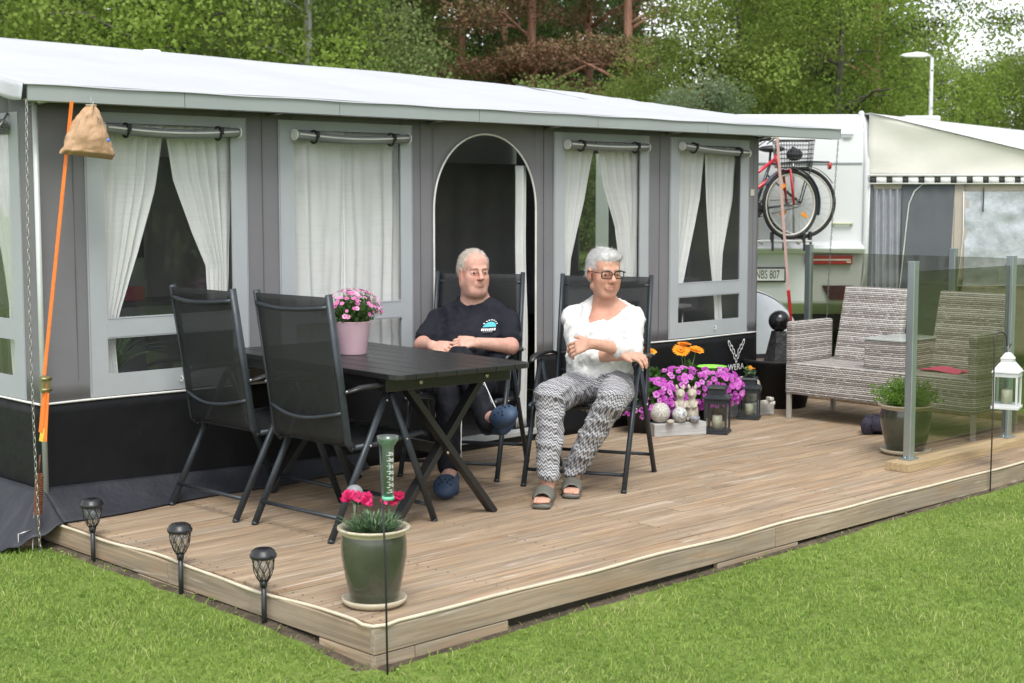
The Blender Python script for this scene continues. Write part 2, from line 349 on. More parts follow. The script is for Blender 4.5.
# ------------------------------------------------------------------ deck
def deck_mat(name, along=0, grey=0.0):
    m = bpy.data.materials.new(name); t, b = nodes(m)
    tc = t.nodes.new('ShaderNodeTexCoord'); a = t.nodes.new('ShaderNodeAttribute'); a.attribute_name = 'rnd'
    off = t.nodes.new('ShaderNodeVectorMath'); off.operation = 'ADD'; t.links.new(tc.outputs['Object'], off.inputs[0])
    cmb = t.nodes.new('ShaderNodeCombineXYZ'); k = math_(t, 'MULTIPLY', a.outputs['Fac'], 37.0); t.links.new(k, cmb.inputs[0]); t.links.new(k, cmb.inputs[2]); t.links.new(cmb.outputs[0], off.inputs[1])
    v = off.outputs[0]
    s1 = (0.9, 14, 14) if along == 0 else (14, 0.9, 14); s2 = (2.2, 70, 70) if along == 0 else (70, 2.2, 70)
    g1 = noise(t, 1.0, 6, 0.65, v, 0.6, s1); g2 = noise(t, 1.0, 5, 0.6, v, 0.3, s2); big = noise(t, 1.3, 4, 0.6, v)
    r1 = ramp(t, [(0.22, (0.17, 0.12, 0.078)), (0.45, (0.30, 0.22, 0.145)), (0.6, (0.40, 0.295, 0.195)), (0.78, (0.57, 0.48, 0.38))]); t.links.new(g1, r1.inputs[0])
    r2 = ramp(t, [(0.3, (0.70,) * 3), (0.6, (1.1,) * 3)]); t.links.new(g2, r2.inputs[0])
    c = mix(t, 1.0, r1.outputs[0], r2.outputs[0], 'MULTIPLY')
    rb = ramp(t, [(0.35, (0, 0, 0)), (0.7, (1, 1, 1))]); t.links.new(big, rb.inputs[0]); gf = math_(t, 'MULTIPLY', rb.outputs[0], 0.40)
    gf = math_(t, 'ADD', gf, grey)
    c = mix(t, gf, c, mix(t, 1.0, (0.32, 0.29, 0.25), r2.outputs[0], 'MULTIPLY'))
    rv_ = ramp(t, [(0, (0.97, 0.96, 0.95)), (0.5, (1.0, 0.985, 0.965)), (1, (1.04, 1.02, 0.99))]); t.links.new(a.outputs['Fac'], rv_.inputs[0])
    c = mix(t, 1.0, c, rv_.outputs[0], 'MULTIPLY')
    g4 = noise(t, 1.0, 4, 0.7, v, 1.4, (1.1, 9, 9) if along == 0 else (9, 1.1, 9)); ro4 = ramp(t, [(0.52, (0, 0, 0)), (0.68, (1, 1, 1))]); t.links.new(g4, ro4.inputs[0])
    c = mix(t, math_(t, 'MULTIPLY', ro4.outputs[0], 0.5), c, mix(t, 1.0, (0.40, 0.24, 0.13), r2.outputs[0], 'MULTIPLY'))
    g5 = noise(t, 1.7, 5, 0.7, v, 0.8); ro5 = ramp(t, [(0.55, (1, 1, 1)), (0.75, (.72, .71, .70))]); t.links.new(g5, ro5.inputs[0]); c = mix(t, 1.0, c, ro5.outputs[0], 'MULTIPLY')
    # worn pale streaks
    g3 = noise(t, 1.0, 4, 0.7, v, 1.0, (1.4, 22, 22) if along == 0 else (22, 1.4, 22)); rw = ramp(t, [(0.60, (0, 0, 0)), (0.72, (1, 1, 1))]); t.links.new(g3, rw.inputs[0])
    c = mix(t, math_(t, 'MULTIPLY', rw.outputs[0], 0.7), c, (0.62, 0.56, 0.50))
    t.links.new(c, b.inputs['Base Color']); b.inputs['Roughness'].default_value = 0.78; b.inputs['Specular IOR Level'].default_value = 0.25
    bump(t, b, g2, 0.35, 0.004); return m
M_deck = deck_mat('weathered_deck_boards'); M_rim = deck_mat('weathered_rim_board', grey=0.35); M_rimy = deck_mat('weathered_side_rim', along=1, grey=0.15)
M_beam = deck_mat('yellowed_beam', grey=0.0)
deck = thing('wooden_deck', 'low weathered brown wooden deck under the table and sofa', 'deck', (0, 0, 0))
X1 = 6.35; bw = 0.118; gap = 0.005
dm = MB(); rnd = []
y = 0.003; r_ = random.Random(3)
while y < 2.75:
    xs = [0.0]; x = r_.uniform(1.2, 3.6)
    while x < X1 - 0.5: xs.append(x); x += r_.uniform(2.2, 3.6)
    xs.append(X1)
    for a_, b_ in zip(xs[:-1], xs[1:]):
        n0 = len(dm.v); dz0 = r_.uniform(-0.0015, 0.0015)
        dm.bb(a_ + 0.0012 + (r_.uniform(-.006, .006) if a_ == 0 else 0), b_ - 0.0012, y, y + bw - gap, -0.028 + dz0, dz0, bev=0.002)
        rnd += [r_.random()] * (len(dm.v) - n0)
    y += bw
dm.build('boards', M_deck, deck, attr=('rnd', rnd))
sc_ = MB()
for ix in range(11):
    for iy in range(22):
        for o_ in (.028, .088): sc_.lathe([(0, .0022), (.0036, .0021), (.004, .001)], (.05 + ix * .62 + r_.uniform(-.006, .006), .003 + iy * bw + o_ + r_.uniform(-.004, .004), 0), 6)
tag(sc_.build('deck_screws', mat('dark_screw', (.09, .08, .07), .6, .3), deck), kind='stuff')
def rim(segs, axis, face, z0, z1, th, name, M):
    mb = MB(); rn = []
    for a_, b_ in segs:
        n0 = len(mb.v)
        if axis == 0: mb.bb(a_, b_, face - th, face, z0, z1, bev=0.003)
        else: mb.bb(face - th, face, a_, b_, z0, z1, bev=0.003)
        rn += [r_.random()] * (len(mb.v) - n0)
    return mb.build(name, M, deck, attr=('rnd', rn))
rim([(-0.03, 2.32), (2.324, 5.1), (5.104, X1)], 0, -0.001, -0.098, -0.006, 0.028, 'rim_board', M_rim)
rim([(0.0, 1.35), (1.354, 2.7)], 1, -0.002, -0.10, -0.010, 0.026, 'rim_board', M_rimy)
rim([(-0.028, 0.155)], 0, -0.001, -0.152, -0.102, 0.027, 'support_beam', M_rim)
rim([(0.159, 0.62)], 0, -0.001, -0.152, -0.102, 0.027, 'support_beam', M_rim)
rim([(1.9, 2.5)], 0, -0.001, -0.152, -0.102, 0.027, 'support_beam', M_rim)
rim([(0.0, 0.30)], 1, -0.002, -0.152, -0.104, 0.026, 'support_beam', M_rimy)
rim([(1.15, 1.6)], 1, -0.002, -0.152, -0.104, 0.026, 'support_beam', M_rimy)
sb = MB(); sb.bb(-0.002 + 0.01, X1 - 0.01, 0.01, 0.03, -0.15, -0.03); sb.bb(0.01, 0.03, 0.032, 2.7, -0.15, -0.03)
sb.build('joist', mat('dark_joist_wood', (0.05, 0.04, 0.03), 0.9), deck)  # even dark brown, darker than the rim boards
# post timber under the flap at the left, further foundation blocks
fb = MB(); fb.bb(-0.16, -0.06, 2.42, 2.50, GZ, -0.02, bev=.004); fb.bb(-0.10, -0.02, 2.9, 3.9, GZ, -0.02, bev=.004)
fb2 = fb.build('foundation_beam', M_beam, deck, attr=('rnd', [0.6] * len(fb.v)))
# hose lying along the deck edges
hz = []
def hose_left(s): return (-0.022 - 0.008 * math.sin(s * 5) - 0.006 * math.sin(s * 11 + 1), 2.43 - s, 0.004 - 0.012 * abs(math.sin(s * 2.6 + .3)))
hose_pts = [(0.02, 2.47, 0.02)] + [hose_left(i * 0.06) for i in range(1, 40)] + [(-0.036, 0.03, 0.002), (-0.028, -0.02, 0.004), (0.02, -0.036, 0.004)]
hose_pts += [(0.08 + i * 0.12, -0.022 - 0.006 * math.sin(i * 0.9), 0.004 + 0.002 * math.sin(i * 0.7)) for i in range(0, 52)]
hm = MB(); hm.tube(hose_pts, 0.0068, 8)
tag(hm.build('garden_hose', mat('cream_hose', (0.62, 0.55, 0.42), 0.5, var=0.15, vs=9)), 'thin cream hose lying along the edge of the wooden deck', 'hose')
# ------------------------------------------------------------------ awning tent
WY = 2.5            # front wall
aw = thing('caravan_awning', 'long grey awning tent with white roof, curtained windows and arched door', 'awning', (0, WY, 0))
def A(mb, name, m, parent=None, **k):
    """build in world coordinates, parent to the awning"""
    o = mb.build(name, m, parent or aw, **k)
    o.matrix_parent_inverse = Matrix.Translation((0, -WY, 0)); return o
ZP = 0.535; ZT = 1.965
wins = [(0.25, 1.16, 0.345, 1.065), (1.36, 2.275, 1.455, 2.19), (3.425, 4.325, 3.52, 4.235), (4.54, 5.41, 4.635, 5.315)]
DX0, DX1, DZT, DZS = 2.44, 3.27, 1.88, 1.42
# wall strips between and above the openings, real canvas thickness
wl = MB(); T = 0.006
def wgrid(x0, x1, z0, z1, nx=8, nz=16):
    def f(u, v):
        x = x0 + (x1 - x0) * u; z = z0 + (z1 - z0) * v
        return (x, WY + 0.007 * mnoise.noise(Vector((x * 2.5, 0, z * 1.5))) + 0.0025 * mnoise.noise(Vector((x * 14, 0, z * 2.5))), z)
    wl.grid(f, nx, nz)
strips = [(0.0, wins[0][2]), (wins[0][3], wins[1][2]), (wins[1][3], DX0), (DX1, wins[2][2]), (wins[2][3], wins[3][2]), (wins[3][3], 5.53)]
for a, b in strips: wgrid(a, b, ZP, ZT)
for wx in wins: wgrid(wx[2], wx[3], 1.865, ZT, 6, 2); wgrid(wx[2], wx[3], ZP, 0.60, 6, 2)
# above the arch
cxd = (DX0 + DX1) / 2; rx = (DX1 - DX0) / 2; rzd = DZT - DZS
def arch(u):
    a = math.pi * (1 - u); return cxd + rx * math.cos(a), DZS + rzd * math.sin(a) ** 0.92
def af(u, v):
    x, z = arch(u); return (x, WY, z + (ZT - z) * v)
wl.grid(af, 40, 4)
A(wl, 'wall', M_wall, thick=T)
# vertical seams and welded hems on the canvas
for x in (0.19, 1.26, 2.34, 3.34, 4.44, 5.47):
    sm = MB(); sm.bb(x - 0.002, x + 0.002, WY - 0.0058, WY - 0.0034, ZP, ZT - 0.01)
    A(sm, 'seam', mat('canvas_seam', (0.11, 0.11, 0.115), 0.8))
# skirt and piping
sk = MB()
def skf(x0, x1):
    def f(u, v):
        x = x0 + (x1 - x0) * u; z = ZP * v
        out = -0.02 * math.exp(-z * 4) + 0.010 * mnoise.noise(Vector((x * 3, 1, z * 2))) * (1 - v)
        return (x, WY - 0.002 + out, z)
    return f
sk.grid(skf(0, DX0 - 0.004), 60, 10); sk.grid(skf(DX1 + 0.004, 5.53), 50, 10)
A(sk, 'skirt', M_skirt, thick=0.004)
sd2 = MB()
sd2.grid(lambda u, v: (0.0 + 0.012 * mnoise.noise(Vector((u * 8, 2, v))) * (1 - v) - 0.01 * (1 - v), WY + 2.5 * u, ZP * v - 0.05 * (1 - v)), 40, 10)
A(sd2, 'skirt', M_skirt, thick=0.004)
pp = MB(); pp.tube([(x, WY - 0.008, ZP + 0.002 * math.sin(x * 5)) for x in np.linspace(-0.005, DX0 - .01, 30)], 0.006, 6)
pp.tube([(x, WY - 0.008, ZP + 0.002 * math.sin(x * 5)) for x in np.linspace(DX1 + .01, 5.53, 30)], 0.006, 6)
pp.tube([(-0.008, y_, ZP) for y_ in np.linspace(WY, WY + 2.5, 10)], 0.006, 6)
A(pp, 'piping', M_trim)
# flap lying on the deck at the left and draped over the corner to the ground
fl = MB()
def flf(u, v):
    x = -0.02 + 1.9 * u; wdt = 0.20 * (1 - 0.55 * u) ; fold = 0.5 + 0.5 * math.sin(x * 9 + 2 * math.sin(x * 3))
    y_ = WY - 0.022 - wdt * v * (1 + 0.12 * math.sin(x * 6)); z = 0.135 * (1 - v) ** 1.25 * (1 - 0.45 * u) + 0.008 + 0.010 * fold * v * (1 - v) * 4
    return (x, y_, z)
fl.grid(flf, 70, 12)
A(fl, 'mud_flap', M_flap, thick=0.003)
fl = MB()
def flc(u, v):   # round the corner and along the side
    if u < 0.35:
        a = u / 0.35 * math.pi / 2; d = 0.02 + 0.24 * v; x = -0.02 - d * math.sin(a); y_ = WY - 0.012 - d * math.cos(a) * (0.86)
    else:
        s = (u - 0.35) / 0.65; d = 0.02 + (0.24 + 0.06 * s) * v; x = -0.02 - d; y_ = WY - 0.012 + s * 2.4
    z = 0.135 * (1 - v) ** 1.2 + 0.008 * math.sin(u * 60) * v - 0.115 * v * min(1, u * 4)
    return (x, y_, z + 0.008)
fl.grid(flc, 90, 12); A(fl, 'mud_flap', M_flap, thick=0.003)
# side wall with window (x = 0) and far side wall with window (x = 5.53)
def side_wall(x, y0w, y1w, sgn, nm):
    m_ = MB(); yb = 5.0; zt = lambda y_: 1.96 + (y_ - WY) * 0.195
    def f(ya, yb_, za, zb, nx=8, nz=10):
        m_.grid(lambda u, v: (x, ya + (yb_ - ya) * u, za(ya + (yb_ - ya) * u) + (zb(ya + (yb_ - ya) * u) - za(ya + (yb_ - ya) * u)) * v), nx, nz)
    c = lambda k: (lambda y_: k)
    f(WY, y0w, c(ZP), zt); f(y1w, yb, c(ZP), zt); f(y0w, y1w, c(1.86), zt, 8, 3); f(y0w, y1w, c(ZP), c(0.62), 8, 2)
    A(m_, 'wall', M_wall, thick=T)
    if sgn > 0:
        k = MB(); k.bb(x - .002, x + .002, WY, yb, -0.1, ZP); A(k, 'skirt', M_skirt)
    fr = MB(); w = 0.10; o = sgn * 0.006
    fr.bb(x + o - .003, x + o + .003, y0w - w, y0w, ZP + .008, 1.905); fr.bb(x + o - .003, x + o + .003, y1w, y1w + w, ZP + .008, 1.905)
    fr.bb(x + o - .003, x + o + .003, y0w, y1w, 1.855, 1.905); fr.bb(x + o - .003, x + o + .003, y0w, y1w, ZP + .008, 0.65); fr.bb(x + o - .003, x + o + .003, y0w, y1w, .825, .925)
    fo = A(fr, 'window_frame', M_frame)
    gl = MB(); gl.bb(x - .001, x + .001, y0w, y1w, 0.65, 1.855); A(gl, 'window_film', M_film)
side_wall(0.0, 2.74, 3.75, -1, 'side')
side_wall(5.53, 3.95, 4.28, 1, 'far')
# front windows
for i, (f0, f1, g0, g1) in enumerate(wins):
    fr = MB(); y0, y1 = WY - 0.012, WY - 0.0045
    fr.bb(f0, g0, y0, y1, ZP + .010, 1.912); fr.bb(g1, f1, y0, y1, ZP + .010, 1.912)
    fr.bb(g0, g1, y0, y1, 1.862, 1.912); fr.bb(g0, g1, y0, y1, ZP + .010, 0.652)
    fo = A(fr, 'window_frame', M_frame)
    br = MB(); br.bb(g0, g1, y0 - .002, y1, 0.824, 0.925); A(br, 'window_bar', M_frame)
    br = MB(); br.bb(g0 + .005, g1 - .005, y0 - .0035, y0 - .002, 0.829, 0.832); br.bb(g0 + .005, g1 - .005, y0 - .0035, y0 - .002, 0.917, 0.920)
    br.bb(f0 + .004, f0 + .007, y0 - .0015, y0, .56, 1.9); br.bb(f1 - .007, f1 - .004, y0 - .0015, y0, .56, 1.9)
    A(br, 'stitching', mat('stitch_line', (0.24, 0.26, 0.27), 0.8))
    gl = MB(); gl.grid(lambda u, v: (g0 + (g1 - g0) * u, WY + 0.001 + 0.003 * mnoise.noise(Vector((u * 2 + i * 7, 0, v * 3))), 0.652 + 1.21 * v), 16, 24)
    A(gl, 'window_film', M_film)
    # small hook at the middle of the lower border
    hk = MB(); hk.tube([(g0 + .40, y0 - .004, .612), (g0 + .405, y0 - .014, .60), (g0 + .40, y0 - .012, .585), (g0 + .392, y0 - .006, .592)], 0.003, 6)
    A(hk, 'hook', M_trim)
    # rolled up cover with straps
    rl = MB(); zz = 1.835; xa, xb = g0 - .02, g1 + .02
    sag = lambda u: -0.018 * math.sin(math.pi * u) if i in (0, 1) else -0.010 * math.sin(math.pi * u)
    rl.tube([(xa + (xb - xa) * u, WY - 0.052, zz + sag(u) + (0.035 * (u - .5) * -1 if i == 3 else 0)) for u in np.linspace(0, 1, 14)], [0.030] * 14, 14, flat=0.8)
    ro = A(rl, 'rolled_cover', mat('cover_grey', (0.20, 0.215, 0.21), 0.6, var=0.25, vs=14, bmp=0.4, bs=30, bd=0.02, sc3=(0.2, 1, 1)))
    for u in (0.16, 0.84):
        st = MB()
        x = xa + (xb - xa) * u; z0 = zz + sag(u) + (0.035 * (u - .5) * -1 if i == 3 else 0)
        st.tube([(x, WY - 0.052 + 0.033 * math.cos(a), z0 + 0.033 * math.sin(a)) for a in np.linspace(0, 2 * math.pi, 14)], 0.006, 6)
        st.bb(x - .009, x + .009, WY - .096, WY - .078, z0 - .006, z0 + .03, bev=.003)
        A(st, 'strap', M_rubber)
    pi_ = MB(); pi_.tube([(xa + (xb - xa) * u, WY - 0.083, zz + 0.004 + sag(u) + (0.035 * (u - .5) * -1 if i == 3 else 0)) for u in np.linspace(0.02, 0.98, 14)], 0.005, 6)
    for u in (0.0, 1.0):
        x = xa + (xb - xa) * u; z0 = zz + (0.035 * (u - .5) * -1 if i == 3 else 0)
        pi_.tube([(x - .004, WY - .052, z0), (x + .004, WY - .052, z0)], 0.031, 14)
    A(pi_, 'cover_edge', M_trim)
# rolled cover of the side window, seen end-on
rl = MB(); rl.tube([(-0.05, 2.72, 1.835), (-0.05, 3.8, 1.835)], 0.03, 14); A(rl, 'rolled_cover', MATS['cover_grey'])
rl = MB()
for r_i in (0.034, 0.022, 0.010): rl.tube([(-0.05 + r_i * math.cos(a), 2.712, 1.835 + r_i * math.sin(a)) for a in np.linspace(0, 6.1, 18)], 0.003, 5)
rl.tube([(-0.012, 2.73, 1.90), (-0.05, 2.70, 1.86), (-0.085, 2.72, 1.81)], 0.006, 6); A(rl, 'strap', M_steel)
# door arch piping, door sill, rolled-back door leaf
dp = MB(); pts_ = [(DX0, WY - 0.006, 0.06)] + [(DX0, WY - .006, z) for z in np.linspace(0.3, DZS, 8)] + [(arch(u)[0], WY - .006, arch(u)[1]) for u in np.linspace(0.01, 0.99, 50)] + [(DX1, WY - .006, z) for z in np.linspace(DZS, 0.06, 9)]
dp.tube(pts_, 0.0065, 6); A(dp, 'door_piping', M_trim)
dl = MB()
def leaf(u, v):
    z = 0.08 + 1.62 * v; x = 3.155 + 0.085 * u + 0.008 * math.sin(z * 3); return (x, WY + 0.045 + 0.02 * math.sin(u * 9.4) + 0.004 * math.sin(z * 7), z)
dl.grid(leaf, 14, 24); A(dl, 'door_leaf', mat('pale_door_leaf', (0.60, 0.61, 0.60), 0.6, var=0.06), thick=0.004)
ds = MB(); ds.bb(DX0 - 0.02, DX1 + 0.02, WY - 0.05, WY + 0.04, 0.045, 0.075, bev=.004); A(ds, 'door_sill', mat('pale_sill', (0.38, 0.40, 0.40), 0.5, var=.15))
ds = MB()
for k in range(60): ds.bb(DX0 + 0.0138 * k, DX0 + 0.0138 * k + 0.009, WY - 0.030, WY - 0.02, 0.003, 0.044)
ds.bb(DX0, DX1, WY - .0195, WY - .01, 0.003, .044); A(ds, 'sill_grille', M_rubber)
# poles
po = MB(); po.tube([(-0.012, WY - 0.045, 0.115), (-0.012, WY - 0.045, 1.94)], 0.013, 12)
A(po, 'pole', mat('pale_pole', (0.55, 0.58, 0.56), 0.4, 0.2, var=.06))
po = MB(); po.bb(5.49, 5.53, WY + 0.006, WY + 0.04, 0.0, 1.9); A(po, 'pole', M_alu)
# fascia in panels
xs = [-0.12, 0.685, 1.62, 2.62, 3.62, 4.70, 6.27]
FY = 2.30
for a, b in zip(xs[:-1], xs[1:]):
    fm = MB(); fm.prism([(FY, 1.938), (FY + 0.012, 1.938), (FY + 0.012, 2.008), (FY, 2.008)], 'x', a + 0.002, b - 0.002)
    fm.bb(a + .002, b - .002, FY + .0125, FY + .05, 1.938, 1.945)
    A(fm, 'fascia_panel', M_fascia)
pb = MB(); pb.tube([(-0.10, FY + .03, 1.945), (6.2, FY + .03, 1.945)], 0.011, 8)
for x in (0.0, 1.3, 2.4, 3.35, 4.5, 5.5): pb.tube([(x, FY + .03, 1.945), (x, WY + .02, 1.93)], 0.009, 6)
A(pb, 'eave_pole', M_steel)
# roof fabric
RX0, RX1, RY1 = -0.14, 6.26, 5.0
def ridge_z(x): return 2.515 - 0.012 * max(0, x) - 0.006 * max(0, x - 3.5) ** 2 * 0.5
def roof(u, v):
    x = RX0 + (RX1 - RX0) * u; y_ = FY - 0.004 + (RY1 - FY) * v
    z = 2.013 + (ridge_z(x) - 2.013) * v
    z -= 0.030 * math.sin(math.pi * v) * (0.6 + 0.4 * math.cos(x * 2 * math.pi / 1.35)) * (1 if 0.02 < u < .98 else .3)
    z += 0.007 * mnoise.noise(Vector((x * 1.1, y_ * 6, 0)))
    return (x, y_, z)
rf = MB(); rf.grid(roof, 90, 40); A(rf, 'roof', M_white, thick=0.004)
# roof hem: front lip and loose side hem
hm2 = MB()
hm2.grid(lambda u, v: (RX0 + (RX1 - RX0) * u, FY - 0.006 - 0.002 * v, 2.013 - 0.007 * v + 0.002 * math.sin(u * 60)), 80, 2)
A(hm2, 'roof_hem', M_white, thick=0.003)
hm2 = MB()
hm2.grid(lambda u, v: (RX0 - 0.012 * v + 0.01 * math.sin(u * 40) * v, FY + 0.0 + 2.7 * u, roof(0, u)[2] - (0.075 + 0.012 * math.sin(u * 31)) * v), 60, 4)
A(hm2, 'roof_hem', M_white, thick=0.003)
hm2 = MB()
hm2.grid(lambda u, v: (RX1 + 0.002, FY + 2.7 * u, roof(1, u)[2] - 0.06 * v), 30, 2); A(hm2, 'roof_hem', M_frame, thick=0.003)
# inner tent of dark canvas and the ground sheet
it = MB(); it.grid(lambda u, v: (1.6 + 2.02 * u, 4.3 + 0.02 * math.sin(u * 40), -0.1 + 1.86 * v), 60, 6)
A(it, 'inner_tent', mat('slate_inner_canvas', (0.16, 0.162, 0.166), 0.8, var=0.1, bmp=0.2, bs=3), thick=0.003)
it = MB(); it.grid(lambda u, v: (3.64 + 1.15 * u, 4.2 + 0.012 * math.sin(u * 30), -0.1 + 1.86 * v), 40, 6)
A(it, 'inner_tent', mat('grey_inner_canvas', (0.26, 0.265, 0.27), 0.8, var=0.1, bmp=0.2, bs=3), thick=0.003)
gs = MB(); gs.bb(0.02, 5.5, 2.76, 5.0, -0.13, -0.10); A(gs, 'ground_sheet', mat('dark_ground_sheet', (0.05, 0.05, 0.05), 0.8, var=.2))
# ------------------------------------------------------------------ caravan the awning is attached to
cv = thing('caravan', 'white caravan standing behind the grey awning tent', 'caravan', (0, 5.02, GZ))
def C_(mb, name, m, parent=None): 
    o = mb.build(name, m, parent or cv); o.matrix_parent_inverse = Matrix.Translation((0, -5.02, -GZ)); return o
b = MB(); b.prism([(5.02, 0.25), (5.02, 2.26), (5.12, 2.36), (7.1, 2.36), (7.2, 2.26), (7.2, 0.25)], 'x', 0.3, 6.1); C_(b, 'body', M_plwhite)
b = MB(); b.bb(2.7, 3.3, 5.005, 5.017, 0.3, 2.0); C_(b, 'door', mat('cream_door', (0.6, 0.6, 0.58), 0.4))
for x in (1.2, 4.4):
    b = MB(); b.bb(x, x + .9, 5.003, 5.017, 1.1, 1.7); C_(b, 'window', mat('tinted_acrylic', (0.02, 0.022, 0.025), 0.1))
for y_ in (5.1, 7.0):
    b = MB(); b.tube([(3.2, y_, 0.15), (3.2, y_ + .16, 0.15)], 0.30, 24); C_(b, 'wheel', M_rubber)
b = MB(); b.lathe([(0.0, 0.11), (0.06, 0.105), (0.085, 0.08), (0.09, 0.0)], (2.45, 5.6, 2.46), 20); b.bb(2.30, 2.60, 5.45, 5.75, 2.36, 2.46, bev=.02)
C_(b, 'roof_vent', M_plwhite)
# ------------------------------------------------------------------ curtains
def curtain_mat():
    m = bpy.data.materials.new('sheer_curtain'); t, b = nodes(m)
    n1 = noise(t, 1.0, 3, 0.6, sc3=(120, 120, 3)); n2 = noise(t, 1.0, 3, 0.6, sc3=(5, 5, 140)); nn = math_(t, 'ADD', n1, n2)
    r = ramp(t, [(0.7, (0.80, 0.81, 0.80)), (1.2, (0.92, 0.92, 0.91))]); t.links.new(math_(t, 'MULTIPLY', nn, 1.0), r.inputs[0])
    t.links.new(r.outputs[0], b.inputs['Base Color']); b.inputs['Roughness'].default_value = 0.9
    tr = t.nodes.new('ShaderNodeBsdfTranslucent'); tr.inputs[0].default_value = (0.9, 0.91, 0.9, 1)
    tp = t.nodes.new('ShaderNodeBsdfTransparent')
    m1 = t.nodes.new('ShaderNodeMixShader'); m1.inputs[0].default_value = 0.22; t.links.new(b.outputs[0], m1.inputs[1]); t.links.new(tr.outputs[0], m1.inputs[2])
    m2 = t.nodes.new('ShaderNodeMixShader'); t.links.new(math_(t, 'MULTIPLY', n1, 0.08), m2.inputs[0]); t.links.new(m1.outputs[0], m2.inputs[1]); t.links.new(tp.outputs[0], m2.inputs[2])
    t.links.new(m2.outputs[0], t.nodes['Material Output'].inputs[0]); return m
M_curt = curtain_mat()
def curtain(label, edges, z0, z1, y, folds, amp=0.016, seed=0, axis='x'):
    """edges: list of (t, xa, xb), t=0 top .. 1 bottom"""
    e = np.array(edges); mb = MB(); ns = max(60, folds * 12)
    def f(u, v):
        t = 1 - v; xa = np.interp(t, e[:, 0], e[:, 1]); xb = np.interp(t, e[:, 0], e[:, 2])
        uu = u + 0.03 * math.sin(u * 9 + seed) ; x = xa + (xb - xa) * u
        d = amp * math.sin(uu * folds * 2 * math.pi + seed + 0.8 * math.sin(t * 3 + u * 5)) * (0.55 + 0.45 * math.sin(u * 7 + seed * 2)) + 0.006 * mnoise.noise(Vector((u * 10, t * 4, seed)))
        z = z0 + (z1 - z0) * v
        return (x, y + d, z) if axis == 'x' else (y + d, x, z)
    mb.grid(f, ns, 30)
    o = mb.build('curtain', M_curt); tag(o, label, 'curtain', 'sheer white curtains in the awning windows'); return o
ZC = 1.86
curtain('left sheer white curtain drawn aside in the leftmost front window, behind the paper bag', [(0, .345, .71), (.25, .345, .66), (.5, .345, .56), (.75, .345, .44), (.85, .345, .415), (1, .345, .43)], .62, ZC, WY + .05, 6, .02, 1)
curtain('right sheer white curtain in the leftmost front window, above the first chair back', [(0, .715, 1.10), (.3, .76, 1.10), (.6, .86, 1.09), (.8, .94, 1.08), (1, .95, 1.07)], .98, ZC, WY + .05, 6, .02, 2)
curtain('left half of the closed sheer curtain behind the pink flower pot', [(0, 1.455, 1.85), (1, 1.455, 1.84)], .62, ZC, WY + .055, 4, .014, 3)
curtain('right half of the closed sheer curtain behind the pink flower pot', [(0, 1.80, 2.24), (.5, 1.82, 2.24), (1, 1.80, 2.24)], .62, ZC, WY + .075, 5, .016, 4)
curtain('left sheer curtain parted in the window right behind the woman', [(0, 3.52, 3.86), (.3, 3.52, 3.76), (.6, 3.52, 3.64), (1, 3.52, 3.60)], .62, ZC, WY + .05, 5, .02, 5)
curtain('right sheer curtain parted in the window right behind the woman', [(0, 3.87, 4.28), (.3, 3.94, 4.28), (.6, 4.06, 4.28), (1, 4.12, 4.28)], .95, ZC, WY + .05, 5, .02, 6)
curtain('left sheer curtain parted in the rightmost awning window', [(0, 4.64, 4.97), (.3, 4.64, 4.93), (.6, 4.64, 4.82), (.8, 4.64, 4.74), (1, 4.64, 4.66)], .66, ZC, WY + .05, 5, .02, 7)
curtain('right sheer curtain hanging long in the rightmost awning window', [(0, 4.98, 5.34), (.3, 5.0, 5.30), (.6, 5.04, 5.20), (.85, 5.10, 5.18), (1, 5.12, 5.20)], .62, ZC, WY + .05, 5, .02, 8)
curtain('sheer curtain in the side window at the left corner of the awning', [(0, 2.75, 3.2), (.4, 2.75, 3.0), (.7, 2.75, 2.90), (1, 2.75, 2.88)], .62, ZC, 0.04, 5, .02, 9, 'y')
curtain('sheer curtain pleat behind the rightmost window, hanging further in', [(0, 4.95, 5.15), (.5, 4.93, 5.02), (1, 4.97, 5.04)], .92, ZC, WY + .30, 3, .02, 10)
# things inside the tent seen through the windows
tb = thing('camping_table', 'pale camping table inside the awning behind the rightmost window', 'table', (5.0, 3.25, -0.1))
t_ = MB(); t_.bb(-.5, .35, -.3, .3, 0.80, 0.825, bev=.006); t_.build('tabletop', mat('pale_laminate', (0.42, 0.42, 0.4), .4), tb)
for sx in (-.45, .3):
    for sy in (-.25, .25):
        l_ = MB(); l_.tube([(sx, sy, 0), (sx, sy, .80)], .014, 8); l_.build('leg', M_steel, tb)
bx = MB(); bx.bb(4.72, 4.95, 3.1, 3.35, .727, 1.10, bev=.01); tag(bx.build('storage_box', mat('dark_brown_box', (0.03, .022, .018), .6)), 'dark box on the camping table inside the rightmost window', 'box')
bx = MB(); bx.lathe([(0, 0), (.05, 0), (.055, .11), (.05, .115), (.045, .01), (0, .01)], (5.13, 3.12, .727), 18); tag(bx.build('mug', mat('dark_mug', (.03, .03, .035), .3)), 'dark mug on the camping table inside the tent', 'mug')
tv = MB(); tv.bb(3.28, 3.62, 3.9, 3.96, 0.75, 1.15, bev=.01); tag(tv.build('television', mat('black_screen', (.01, .01, .011), .25)), 'black television screen inside the tent doorway', 'television')
tv = MB(); tv.bb(3.2, 3.7, 3.8, 4.15, -.1, .748, bev=.01); tag(tv.build('cabinet', M_darkcanvas), 'dark cabinet under the television in the tent', 'cabinet')
